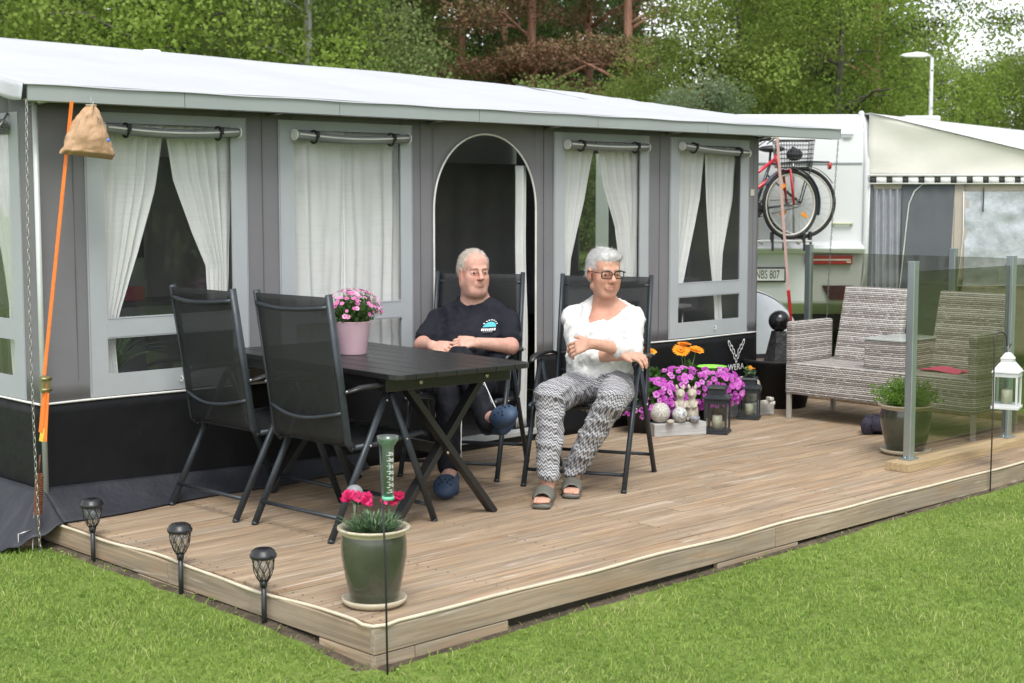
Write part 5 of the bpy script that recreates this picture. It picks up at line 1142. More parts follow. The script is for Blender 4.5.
m = MB(); m.grid(bagf, 60, 40); m.build('bag_body', mat('brown_paper', (.46, .29, .17), .75, var=.16, vs=14, bmp=.5, bs=22, bd=.02), pbg)
m = MB(); m.tube([(0, -.02, .01), (-.01, -.03, -.04), (.02, -.045, -.07), (.0, -.055, -.10), (-.03, -.06, -.135)], .0018, 5); m.tube([(.024 * math.cos(a), .020 * math.sin(a), -.006) for a in np.linspace(0, 6.2, 14)], .003, 5); m.tube([(0, 0, -.01), (0, 0, .03)], .002, 5); m.build('string', M_fig, pbg)
m = MB(); m.lathe([(0, 0), (.009, 0), (.009, .001), (0, .001)], (.035, -.088, -.165), 16, M=Matrix.Rotation(R(80), 4, 'X')); m.build('sticker', mat('blue_sticker', (.10, .22, .60), .5), pbg)
# ------------------------------------------------------------------ neighbouring caravan, its awning and bicycles
NO = (9.38, 4.06, GZ); NR = math.atan2(-0.693, 0.7207)
def NB(mb, n, m, par, **k): return mb.build(n, m, par, **k)
nc = thing('caravan', 'white caravan with red tail lights and two bicycles on its rear', 'caravan', NO, NR)
b = MB(); prof = [(0.06, .62), (0.02, .95), (0.0, 1.18), (.05, 1.20), (.05, 2.0), (.08, 2.30), (.16, 2.43), (.32, 2.48), (6.0, 2.48), (6.2, 2.3), (6.2, .5), (.3, .5)]
b.prism(prof, 'x', -2.3, -.005); bo_ = NB(b, 'body', M_plwhite, nc, bevel=.04)
b = MB(); b.bb(-2.25, -.05, .040, .049, 1.985, 2.0); NB(b, 'trim_line', mat('grey_trim', (.28, .31, .33), .4), nc)
b = MB(); b.prism([(-.06, 1.115), (-.10, 1.17), (0.0, 1.20), (.03, 1.20), (.03, 1.115)], 'x', -2.28, -.03); NB(b, 'bumper_shelf', M_plwhite, nc, bevel=.015)
for x0, x1 in ((-.60, -.14), (-2.16, -1.70)):
    b = MB(); b.bb(x0, x1, -.03, .0, 1.02, 1.115, bev=.012) if False else b.bb(x0, x1, -.035, .03, 1.01, 1.10, bev=.010); lo = NB(b, 'tail_light', mat('red_lens', (.42, .02, .02), .15, coat=.6), nc)
    b = MB(); b.bb(x0 + .05, x1 - .02, -.040, -.036, 1.048, 1.062); b.bb(x1 - .06, x1 - .015, -.041, -.0362, 1.025, 1.042); NB(b, 'white_stripe', mat('clear_lens', (.7, .66, .62), .2), lo)
b = MB(); b.prism([(-.42, .80), (-.12, .80), (-.16, .66), (-.34, .66)], 'y', .02, .045); NB(b, 'reflector', mat('dark_reflector', (.05, .012, .012), .3), nc)
pt_ = MB(); pt_.bb(-1.20, -.80, -.012, -.004, .85, .965, bev=.003); pl_ = NB(pt_, 'number_plate', mat('plate_white', (.75, .75, .72), .4), nc)
pt_ = MB(); pt_.bb(-1.215, -.785, -.004, .03, .835, .98); NB(pt_, 'plate_holder', M_plastic, pl_)
text('plate_text', 'NBS 807', .118, mat('plate_black', (.02, .02, .02), .5), pl_, Matrix.Translation((-.965, -.0135, .906)) @ Rx90, extrude=.0008, sx=.56)
b = MB(); b.tube([(-.32, .045, 1.40), (-.32, .02, 1.405), (-.14, .02, 1.405), (-.14, .045, 1.40)], .014, 8); NB(b, 'grab_handle', mat('yellowed_plastic', (.55, .56, .40), .5), nc)
b = MB(); b.bb(-.28, -.14, .05, .06, 2.26, 2.275); b.bb(-.24, -.16, .05, .06, 2.235, 2.245); NB(b, 'small_badge', MATS['grey_trim'], nc)
b = MB(); b.tube([(-.008, .03, .6), (-.004, .02, 1.3), (-.004, .04, 2.0), (-.006, .10, 2.36), (-.01, .3, 2.49)], .03, 10); NB(b, 'corner_rail', M_plwhite, nc)
for x in (-2.15, -.2):
    b = MB(); b.tube([(x, 2.4, .31), (x + .17, 2.4, .31)], .31, 24); NB(b, 'wheel', M_rubber, nc)
b = MB(); b.bb(-2.2, -.1, .3, 5.9, .35, .498); NB(b, 'chassis', M_darkcanvas, nc)
rk = MB()
for y_ in (-.42, -.22): rk.bb(-2.1, -.62, y_ - .03, y_ + .03, 1.235, 1.258, bev=.006)
for x in (-2.0, -1.1, -.75): rk.tube([(x, .06, 1.30), (x, -.46, 1.225)], .014, 8); rk.tube([(x, .06, 2.1), (x, -.1, 2.1), (x, -.2, 1.26)], .010, 8)
NB(rk, 'bicycle_rack', M_steel, nc)
rk = MB()
for x, y_ in ((-1.0, -.42), (-.70, -.42), (-.60, -.22), (-.86, -.22)): rk.box((x, y_, 1.285), (.03, .075, .10), bev=.008); rk.box((x + .005, y_ - .02, 1.20), (.02, .03, .09), bev=.004)
NB(rk, 'wheel_clamps', M_plastic, nc)
def bicycle(label, loc, rz, col, basket, steer=0.0, r=.33):
    o = thing('bicycle', label, 'bicycle', loc, rz); WB = 1.04
    Mf = mat('frame_' + col[0], col[1], .3, coat=.5, var=.05)
    def wheel(x, y=0, turn=0):
        T_ = Matrix.Translation((x, 0, r)) @ Matrix.Rotation(turn, 4, 'Z')
        m = MB(); m.tube([T_ @ V((r - .018) * math.cos(a), 0, (r - .018) * math.sin(a)) for a in np.linspace(0, 2 * math.pi, 49)[:-1]], .018, 8, closed=True); ty = m.build('wheel', M_rubber, o)
        m = MB(); m.tube([T_ @ V((r - .042) * math.cos(a), 0, (r - .042) * math.sin(a)) for a in np.linspace(0, 2 * math.pi, 49)[:-1]], .010, 6, closed=True); m.build('rim', mat('pale_rim', (.62, .60, .55), .4, .3), ty)
        m = MB()
        for k in range(28):
            a = 2 * math.pi * k / 28; s = .028 if k % 2 else -.028; m.tube([T_ @ V(.018 * math.cos(a + .9), s, .018 * math.sin(a + .9)), T_ @ V((r - .045) * math.cos(a), 0, (r - .045) * math.sin(a))], .0012, 4)
        m.build('spokes', M_steel, ty)
        m = MB(); m.tube([T_ @ V(0, -.045, 0), T_ @ V(0, .045, 0)], .02, 10); m.build('hub', M_steel, ty)
        m = MB(); m.box(tuple(T_ @ V(.16, -.012, -.10)), (.07, .006, .035), M=T_.to_3x3().to_4x4() @ Matrix.Rotation(R(35), 4, 'Y'), bev=.002); m.box(tuple(T_ @ V(-.10, -.012, .17)), (.06, .006, .035), M=T_.to_3x3().to_4x4() @ Matrix.Rotation(R(-35), 4, 'Y'), bev=.002); m.build('spoke_reflector', mat('orange_reflector', (.85, .28, .01), .3), ty)
        m = MB(); m.grid(lambda u, v: tuple(T_ @ V((r + .016) * math.cos(-.3 + u * 2.9), (v - .5) * .05, (r + .016) * math.sin(-.3 + u * 2.9))), 24, 3); m.build('fender', mat('dark_blue_fender', (.05, .07, .10), .35), ty, thick=.002)
    wheel(0); wheel(WB, turn=steer)
    hd_t = V(WB - .15, 0, .80); hd_b = V(WB - .10, 0, .64); bb_ = V(.44, 0, .28); st_ = V(.30, 0, .70)
    m = MB(); m.tube([hd_t, hd_b], .02, 10); m.tube([hd_t - V(0, 0, .04), bb_ + V(.0, 0, .13)], .016, 10); m.tube([hd_b, bb_], .018, 10); m.tube([st_, bb_], .016, 10)
    for s in (-1, 1): m.tube([(0, s * .055, r), bb_ + V(0, s * .02, 0)], .010, 8); m.tube([(0, s * .055, r), st_ + V(.03, s * .02, -.08)], .008, 8)
    m.build('frame', Mf, o)
    T_ = Matrix.Translation((WB, 0, r)) @ Matrix.Rotation(steer, 4, 'Z'); m = MB()
    for s in (-1, 1): m.tube([hd_b, tuple(T_ @ V(-.05, s * .055, .33)), tuple(T_ @ V(0, s * .055, 0))], .012, 8)
    m.build('fork', Mf, o)
    m = MB(); m.tube([hd_t, hd_t + V(-.02, 0, .11)], .012, 8); c = hd_t + V(-.02, 0, .11); m.tube([c + V(-.16, -.27, .02), c + V(-.02, -.25, .04), c + V(.05, -.1, .01), c, c + V(.05, .1, .01), c + V(-.02, .25, .04), c + V(-.16, .27, .02)], .011, 8); m.build('handlebar', M_steel, o)
    m = MB()
    for s in (-1, 1): m.tube([c + V(-.18, s * .27, .02), c + V(-.07, s * .26, .033)], .017, 8); m.tube([c + V(-.03, s * .22, .03), c + V(-.10, s * .24, -.02)], .005, 6)
    m.build('grips', M_plastic, o)
    m = MB(); m.ball(tuple(st_ + V(-.02, 0, .16)), (.13, .085, .035), 16, 10); m.tube([st_, st_ + V(-.01, 0, .15)], .012, 8); m.build('saddle', M_plastic, o)
    m = MB(); m.tube([bb_ + V(0, -.03, 0), bb_ + V(0, -.045, 0)], .09, 24); m.tube([bb_ + V(0, -.05, 0), bb_ + V(.10, -.06, -.13)], .010, 8); m.tube([bb_ + V(0, .05, 0), bb_ + V(-.10, .06, .13)], .010, 8)
    m.box(tuple(bb_ + V(.10, -.10, -.13)), (.09, .08, .02), bev=.004); m.tube([bb_ + V(0, -.04, .085), (0, -.04, r + .035)], .004, 5); m.tube([bb_ + V(0, -.04, -.085), (0, -.04, r - .035)], .004, 5); m.build('crank_and_chain', mat('dark_chain_steel', (.08, .08, .08), .5, .6), o)
    m = MB()
    for s in (-1, 1): m.tube([(.28, s * .06, .72), (-.02, s * .07, .74), (-.26, s * .07, .735)], .007, 6); m.tube([(0, s * .06, r), (-.10, s * .07, .735)], .006, 6)
    for x in (.1, 0, -.1, -.2): m.tube([(x, -.07, .737), (x, .07, .737)], .006, 6)
    m.build('rear_rack', M_blackmetal, o)
    m = MB(); m.tube([(-.26, 0, .70), (-.29, 0, .70)], .035, 14); m.build('rear_light', MATS['red_lens'], o)
    if basket:
        m = MB(); bx0, bx1, z0, z1 = WB - .13, WB + .17, .68, .93
        for k in range(7):
            z = z0 + (z1 - z0) * k / 6; e = .02 * k / 6
            m.tube([(bx0 - e, -.14 - e, z), (bx1 + e, -.14 - e, z), (bx1 + e, .14 + e, z), (bx0 - e, .14 + e, z)], .003 if k < 6 else .006, 4, closed=True)
        for k in range(14):
            t = k / 13
            for s in (-1, 1): x = bx0 + (bx1 - bx0) * t; m.tube([(x, s * .14, z0), (x + .02 * (2 * t - 1), s * .16, z1)], .002, 4)
        for k in range(10):
            y_ = -.14 + .28 * k / 9
            for xx, e in ((bx0, -.02), (bx1, .02)): m.tube([(xx, y_, z0), (xx + e, y_ * 1.14, z1)], .002, 4)
            m.tube([(bx0, y_, z0), (bx1, y_, z0)], .002, 4)
        m.build('basket', mat('dark_wire', (.06, .06, .065), .5, .3), o)
    return o
def ncoord(x, y, z): c_, s_ = math.cos(NR), math.sin(NR); return (NO[0] + x * c_ - y * s_, NO[1] + x * s_ + y * c_, NO[2] + z)
bicycle('red bicycle with wire front basket hung outermost on the caravan rear', ncoord(-1.87, -.42, 1.262), NR, ('red', (.60, .02, .04)), True, steer=R(28))
bicycle('dark bicycle with rear carrier hung closer to the caravan wall', ncoord(-.70, -.22, 1.262), NR + math.pi, ('dark', (.04, .05, .06)), False, r=.345)
bb2 = MB(); bb2.ball((0, 0, 0), (.09, .07, .06), 14, 10); bb2.tube([(-.07, -.02, .02), (0, .02, .06), (.06, 0, .03)], .02, 8); o = bb2.build('dark_bundle', mat('dark_cloth', (.02, .02, .025), .8)); o.location = ncoord(-.80, -.42, 1.262 + .80); tag(o, 'dark bundle lying in the wire basket of the red bicycle', 'bundle')
# the pink retaining strap and guy chain at the right end of our awning
s1 = thing('ratchet_strap', 'faded pink ratchet strap at the right end of the grey awning', 'strap', (5.45, 2.28, 1.93)); m = MB(); m.bar((0, 0, 0), (.36, .14, -1.10), .003, .020, up=(.7, -.7, 0)); m.build('webbing', mat('faded_pink_webbing', (.70, .46, .42), .7), s1)
m = MB(); m.bar((.36, .14, -1.10), (.42, .16, -1.28), .012, .024, up=(.7, -.7, 0)); m.bar((.42, .16, -1.28), (.62, .24, -1.93), .004, .018, up=(.7, -.7, 0)); m.build('ratchet', mat('red_ratchet', (.55, .03, .03), .5), s1)
s2 = thing('steel_chain', 'thin dark chain hanging from the right tip of the awning eave', 'chain', (6.25, 2.31, 1.94)); m = MB(); nl = 90
for k in range(nl):
    t = (k + .5) / nl; c_ = V(-.03 * math.sin(t * 3) - .12 * t, 0, -t * 2.09); a = (k % 2) * math.pi / 2 + .5
    m.tube([c_ + V(.0055 * math.cos(q) * math.cos(a), .0055 * math.cos(q) * math.sin(a), .0150 * math.sin(q)) for q in np.linspace(0, 2 * math.pi, 9)[:-1]], .0022, 4, closed=True)
m.build('links', mat('dull_steel', (.20, .20, .20), .5, .6), s2)
# neighbour's awning
na = thing('caravan_awning', 'cream and grey awning with black and white checked valance', 'awning', NO, NR)
M_creamc = mat('cream_canvas', (.66, .645, .59), .75, var=.05, vs=1.5, bmp=.3, bs=2.5, bd=.03); M_ngrey = mat('neighbour_grey_canvas', (.105, .115, .13), .8, var=.08, vs=2)
M_beige = mat('beige_canvas', (.42, .37, .32), .75, var=.05)
W_ = 4.2
top = lambda x: 2.47 - .235 * x
m = MB()
def gab(u, v):
    x = .0 + W_ * u; z = 1.86 + (top(x) - 1.86) * v if top(x) > 1.86 else 1.86
    return (x, .02 - .03 * v + .02 * math.sin(v * 3.1) + .012 * mnoise.noise(Vector((x * 2, 0, z * 5))) + .01 * math.sin((x * 6 + z * 14)) * max(0, 1 - x * 1.6), z)
W_ = 2.55; m.grid(gab, 40, 12); NB(m, 'gable', M_creamc, na, thick=.004)
m = MB()
def nroof(u, v):
    x = 4.4 * u; za = 2.475 - .235 * min(x, 2.6); zb = 2.49 + .19 * min(1, x / .6) - .11 * x; return (x, -.03 + 2.55 * v, za + (zb - za) * v - .05 * math.sin(math.pi * v) * math.sin(math.pi * u) + .006 * math.sin(x * 9) * math.sin(math.pi * v))
m.grid(nroof, 40, 14); NB(m, 'roof', mat('white_roof_canvas', (.66, .66, .66), .6, bmp=.2, bs=2), na, thick=.004)
m = MB(); k = 0; x = .02; wb, ww = .058, .098
vm1 = MB()
while x < 4.3:
    vm1.cur = 0; vm1.grid(lambda u, v, x=x: (x + wb * u, -.012 - .010 * v + .004 * math.sin(x * 5), 1.862 - .062 * v), 1, 2)
    vm1.cur = 1; vm1.grid(lambda u, v, x=x: (x + wb + ww * u, -.012 - .010 * v + .004 * math.sin(x * 5), 1.862 - .062 * v), 2, 2); x += wb + ww
NB(vm1, 'valance', [mat('black_check', (.03, .03, .032), .7), mat('white_check', (.72, .72, .70), .7)], na, thick=.003)
m = MB(); m.tube([(0, -.016, 1.875), (4.3, -.016, 1.875)], .012, 6); m.tube([(0, -.02, 1.795), (4.3, -.02, 1.795)], .007, 6); NB(m, 'valance_piping', M_trim, na)
def panel(x0, x1, z0, z1, y, m_, nm, wv=.004, sl=0.0):
    q = MB(); q.grid(lambda u, v: (x0 + (x1 - x0) * u - sl * (1 - v), y + wv * math.sin((x0 + u * (x1 - x0)) * 40 + v * 3), z0 + (z1 - z0) * v), 24, 12); return NB(q, nm, m_, na, thick=.003)
panel(0, .06, .1, 1.85, .03, M_ngrey, 'wall'); panel(.06, .34, 1.74, 1.85, .03, M_beige, 'wall')
q = MB(); q.grid(lambda u, v: (.06 + .28 * u, .028 + .022 * math.sin(u * 26 + 2.0 * v), .5 + 1.24 * v), 60, 14); NB(q, 'sheer_panel', mat('grey_lavender_sheer', (.33, .34, .38), .7), na)
panel(.34, .86, .1, 1.85, .03, M_ngrey, 'wall'); panel(.06, .34, .1, .5, .031, M_ngrey, 'wall'); panel(.86, .95, .1, 1.85, .029, M_beige, 'wall', sl=.06)
panel(.95, 4.3, 1.72, 1.85, .028, M_beige, 'wall'); panel(.95, 4.3, .1, .80, .0285, M_beige, 'wall', sl=.0); panel(.93, 1.0, .8, 1.72, .0282, M_beige, 'wall', sl=.05)
q = MB(); q.grid(lambda u, v: (.96 + 3.2 * u, .022 + .010 * math.sin(u * 60 + v * 8) * mnoise.noise(Vector((u * 14, v * 4, 0))) + .02 * mnoise.noise(Vector((u * 9 + v * 3, v * 5 - u * 7, 3))), .8 + .92 * v), 110, 40)
NB(q, 'clear_window', mat('crinkled_pvc', (.42, .45, .49), .18, var=.25, vs=7, bmp=.6, bs=6, bd=.03), na)
q = MB()
for x in (1.12, 1.62, 2.1): q.bb(x, x + .012, -.012, -.008, 1.52, 1.76)
NB(q, 'window_straps', MATS['black_check'], na)
q = MB(); q.tube([(.94, .015, 1.72), (.945, .008, 1.3), (.90, .008, .8), (1.3, .008, .80), (4.2, .008, .78)], .006, 5); NB(q, 'window_piping', M_trim, na)
q = MB(); q.tube([(.62, .018, 1.80), (.54, .018, 1.79), (.46, .018, 1.72), (.41, .018, 1.60), (.39, .018, 1.4), (.35, .018, .9), (.30, .018, .4)], .006, 5); NB(q, 'door_piping', M_trim, na)
q = MB(); q.tube([(.02, .005, 1.79), (.015, .005, 1.3), (-.02, .0, .9), (-.09, -.01, .55)], .006, 5); NB(q, 'edge_piping', M_trim, na)
# second caravan behind that awning, roof hatches showing
c2 = thing('caravan', 'white caravan roof with hatches behind the checked awning', 'caravan', ncoord(0.15, 2.62, 0), NR)
m = MB(); m.prism([(0, .5), (0, 2.3), (.1, 2.42), (2.1, 2.42), (2.2, 2.3), (2.2, .5)], 'x', .05, 5.6); m.build('body', M_plwhite, c2, bevel=.03)
m = MB(); m.bb(.92, 1.34, .15, .6, 2.41, 2.605, bev=.03); m.build('roof_hatch', M_plwhite, c2)
m = MB(); m.bb(.66, .85, .15, .45, 2.41, 2.575, bev=.03); m.build('roof_hatch', M_plwhite, c2)
# covered trailer drawbar beyond the deck
cp = np.array([5.35 , 4.22])
cvr = MB(); cvr.grid(lambda u, v: (1.0 * math.cos(u * 6.283) * math.cos(v * 1.57) ** .45, .55 * math.sin(u * 6.283) * math.cos(v * 1.57) ** .45, .92 * math.sin(v * 1.57) ** .8 + .012 * math.sin(u * 30)), 60, 16)
o = cvr.build('covered_cart', mat('pale_grey_tarpaulin', (.50, .53, .56), .45, var=.06, vs=3, bmp=.3, bs=4, bd=.04), thick=.004); tp = CAMP + F2 * 12.3 + R2 * (.118 * 12.3); o.location = (tp[0], tp[1], GZ); o.rotation_euler = (0, 0, NR); tag(o, 'low cart under a pale grey tarpaulin below the caravan number plate', 'covered cart')
# shrubs and grass seen under the caravan
for k, (x, y, s) in enumerate(((-1.3, 2.0, .22), (-.4, 1.6, .20))):
    o = copy_tree(PROTO['bush'], ncoord(x, y + 6, 0), k * 2.0, ['small green bush beyond the caravan, left of the two', 'small green bush beyond the caravan, right of the two'][k], scale=(s, s, s)); o['category'] = 'bush'; o['group'] = 'small bushes behind the caravan'
# ------------------------------------------------------------------ people: continuous surfaces from blended volumes
def nv(a): a = np.array(a, float); return a / np.linalg.norm(a)
class Field:
    def __init__(s, lo, hi, h, fine=()):
        s.ax = []
        for d in range(3):
            x = lo[d]; L = [x]
            while x < hi[d]:
                hh = h
                for f in fine:
                    if f[0][d] <= x <= f[1][d]: hh = min(hh, f[2])
                x += hh; L.append(x)
            s.ax.append(np.array(L))
        s.F = np.full([len(a) for a in s.ax], 0.5, np.float32)
    def box(s, lo, hi):
        sl = []
        for d in range(3):
            a = np.searchsorted(s.ax[d], lo[d]); b = np.searchsorted(s.ax[d], hi[d]); sl.append(slice(max(0, a - 1), min(len(s.ax[d]), b + 1)))
        X, Y, Z = np.meshgrid(*[s.ax[d][sl[d]] for d in range(3)], indexing='ij', sparse=True); return tuple(sl), X, Y, Z
    def put(s, sl, d, k, mode):
        F = s.F[sl]
        if F.size == 0: return
        d = d.astype(np.float32)
        if mode == 'add':
            h = np.clip(k - np.abs(F - d), 0, None) / max(k, 1e-6); s.F[sl] = np.minimum(F, d) - h * h * k * .25
        else:
            d = -d; h = np.clip(k - np.abs(F - d), 0, None) / max(k, 1e-6); s.F[sl] = np.maximum(F, d) + h * h * k * .25
    def cone(s, a, b, ra, rb, k=.02, mode='add', off=0.0):
        a = np.array(a, float); b = np.array(b, float); m = max(ra, rb) + k + off + .03
        sl, X, Y, Z = s.box(np.minimum(a, b) - m, np.maximum(a, b) + m); ba = b - a; L2_ = max(1e-9, ba @ ba)
        h = np.clip(((X - a[0]) * ba[0] + (Y - a[1]) * ba[1] + (Z - a[2]) * ba[2]) / L2_, 0, 1)
        d = np.sqrt((X - a[0] - h * ba[0]) ** 2 + (Y - a[1] - h * ba[1]) ** 2 + (Z - a[2] - h * ba[2]) ** 2) - (ra + (rb - ra) * h) - off
        s.put(sl, d, k, mode)
    def econe(s, a, b, side, r0, r1, k=.02, mode='add', off=0.0):
        """r0, r1: (side radius, front radius) at each end"""
        a = np.array(a, float); b = np.array(b, float); ba = b - a; L2_ = ba @ ba; ux = nv(ba); sd_ = nv(np.array(side) - ux * (np.array(side) @ ux)); fr = np.cross(ux, sd_)
        m = max(*r0, *r1) + k + off + .03; sl, X, Y, Z = s.box(np.minimum(a, b) - m, np.maximum(a, b) + m)
        px, py, pz = X - a[0], Y - a[1], Z - a[2]; h = np.clip((px * ba[0] + py * ba[1] + pz * ba[2]) / L2_, 0, 1)
        qx, qy, qz = px - h * ba[0], py - h * ba[1], pz - h * ba[2]
        rs = r0[0] + (r1[0] - r0[0]) * h + off; rf = r0[1] + (r1[1] - r0[1]) * h + off; ra = np.minimum(rs, rf)
        kk = np.sqrt(((qx * sd_[0] + qy * sd_[1] + qz * sd_[2]) / rs) ** 2 + ((qx * fr[0] + qy * fr[1] + qz * fr[2]) / rf) ** 2 + ((qx * ux[0] + qy * ux[1] + qz * ux[2]) / ra) ** 2)
        s.put(sl, (kk - 1) * ra, k, mode)
    def ell(s, c, r, ax, k=.02, mode='add', off=0.0):
        c = np.array(c, float); r = np.array(r, float) + off; m = r.max() + k + .03; sl, X, Y, Z = s.box(c - m, c + m); px, py, pz = X - c[0], Y - c[1], Z - c[2]
        q = 0
        for i in range(3): q = q + ((px * ax[i][0] + py * ax[i][1] + pz * ax[i][2]) / r[i]) ** 2
        s.put(sl, (np.sqrt(q) - 1) * r.min(), k, mode)
    def wrinkle(s, amp, freq, seed=0, dirn=(1, 1, 1)):
        g = np.random.default_rng(seed); X, Y, Z = np.meshgrid(*s.ax, indexing='ij', sparse=True); w_ = 0
        for i in range(7):
            v = nv(g.normal(size=3) * np.array(dirn)) * freq * g.uniform(.6, 1.8); p = g.uniform(0, 6.28); q = g.normal(size=3) * freq * .35
            w_ = w_ + (1 - 2.2 * np.abs(np.sin(.5 * (X * v[0] + Y * v[1] + Z * v[2]) + p + 1.3 * np.sin(X * q[0] + Y * q[1] + Z * q[2]))) ** .7)
        s.F -= (amp * .50 * (w_ + 4.6)).astype(np.float32)
    def vcut(s, apex, lT_, fT_, slope, zmax, fmin):
        apex = np.array(apex); sl, X, Y, Z = s.box(apex - .3, apex + .3); x = (X - apex[0]) * lT_[0] + (Y - apex[1]) * lT_[1]; z = Z - apex[2] + 0 * X; f = (X - apex[0]) * fT_[0] + (Y - apex[1]) * fT_[1]
        d = (np.sqrt(x * x + 1e-5) - slope * np.sign(z) * np.abs(z) ** .85 * .8 ) * .8; d = np.maximum(d, fmin - f); d = d + 0 * Z; s.put(sl, d, .004, 'sub')
    def mesh(s, smooth=0):
        F = s.F; nx, ny, nz_ = F.shape; S_ = F < 0
        c = S_[:-1, :-1, :-1].astype(np.int8); cnt = np.zeros((nx - 1, ny - 1, nz_ - 1), np.int8)
        for i in (0, 1):
            for j in (0, 1):
                for k in (0, 1): cnt += S_[i:nx - 1 + i, j:ny - 1 + j, k:nz_ - 1 + k]
        act = np.argwhere((cnt > 0) & (cnt < 8)); idx = np.full(cnt.shape, -1, np.int32); idx[tuple(act.T)] = np.arange(len(act))
        P_ = np.zeros((len(act), 3)); N_ = np.zeros(len(act)); A0 = [s.ax[d] for d in range(3)]
        cor = [(i, j, k) for i in (0, 1) for j in (0, 1) for k in (0, 1)]
        for a in cor:
            for d in range(3):
                if a[d]: continue
                b = list(a); b[d] = 1
                fa = F[act[:, 0] + a[0], act[:, 1] + a[1], act[:, 2] + a[2]]; fb = F[act[:, 0] + b[0], act[:, 1] + b[1], act[:, 2] + b[2]]
                m = (fa < 0) != (fb < 0); t = np.where(m, fa / np.where(m, fa - fb, 1), 0)
                for e in range(3):
                    pa = A0[e][act[:, e] + a[e]]; pb = A0[e][act[:, e] + b[e]]; P_[:, e] += np.where(m, pa + (pb - pa) * t, 0)
                N_ += m
        P_ /= N_[:, None]; Q = []
        for d in range(3):
            sl0 = [slice(None)] * 3; sl1 = [slice(None)] * 3; sl0[d] = slice(0, -1); sl1[d] = slice(1, None)
            ch = np.argwhere(S_[tuple(sl0)] != S_[tuple(sl1)]); e1, e2 = [(1, 2), (2, 0), (0, 1)][d]
            ok = (ch[:, e1] > 0) & (ch[:, e2] > 0) & (ch[:, e1] < F.shape[e1] - 1) & (ch[:, e2] < F.shape[e2] - 1); ch = ch[ok]
            def g(o1, o2): q = ch.copy(); q[:, e1] += o1; q[:, e2] += o2; return idx[tuple(q.T)]
            q = np.stack([g(-1, -1), g(0, -1), g(0, 0), g(-1, 0)], 1); fl = S_[tuple(ch.T)]; q[~fl] = q[~fl][:, ::-1]; Q.append(q)
        Q = np.concatenate(Q); Q = Q[(Q >= 0).all(1)]
        for _ in range(smooth):
            acc = np.zeros_like(P_); n_ = np.zeros(len(P_))
            for i in range(4):
                for j in ((i + 1) % 4, (i - 1) % 4): np.add.at(acc, Q[:, i], P_[Q[:, j]]); np.add.at(n_, Q[:, i], 1)
            P_ = np.where(n_[:, None] > 0, P_ * .4 + .6 * acc / np.maximum(n_, 1)[:, None], P_)
        return P_, Q
def skin_mat(name, base, red, dark):
    m = bpy.data.materials.new(name); t, b = nodes(m); a = t.nodes.new('ShaderNodeAttribute'); a.attribute_name = 'red'; a2 = t.nodes.new('ShaderNodeAttribute'); a2.attribute_name = 'lip'
    n1 = noise(t, 45, 5, .7); r = ramp(t, [(.3, (base[0] * .84, base[1] * .74, base[2] * .74)), (.7, tuple(c * 1.08 for c in base))]); t.links.new(n1, r.inputs[0])
    c = mix(t, a.outputs['Fac'], r.outputs[0], red); c = mix(t, a2.outputs['Fac'], c, dark); t.links.new(c, b.inputs['Base Color'])
    b.inputs['Roughness'].default_value = .58; b.inputs['Subsurface Weight'].default_value = .06; b.inputs['Subsurface Radius'].default_value = (.02, .008, .005); b.inputs['Subsurface Scale'].default_value = .25; b.inputs['Specular IOR Level'].default_value = .35
    bump(t, b, noise(t, 110, 4, .7), .5, .004); return m
SK_M = skin_mat('tanned_skin_man', (.60, .37, .29), (.58, .23, .18), (.42, .15, .12)); SK_W = skin_mat('tanned_skin_woman', (.58, .345, .25), (.58, .23, .16), (.42, .14, .12))
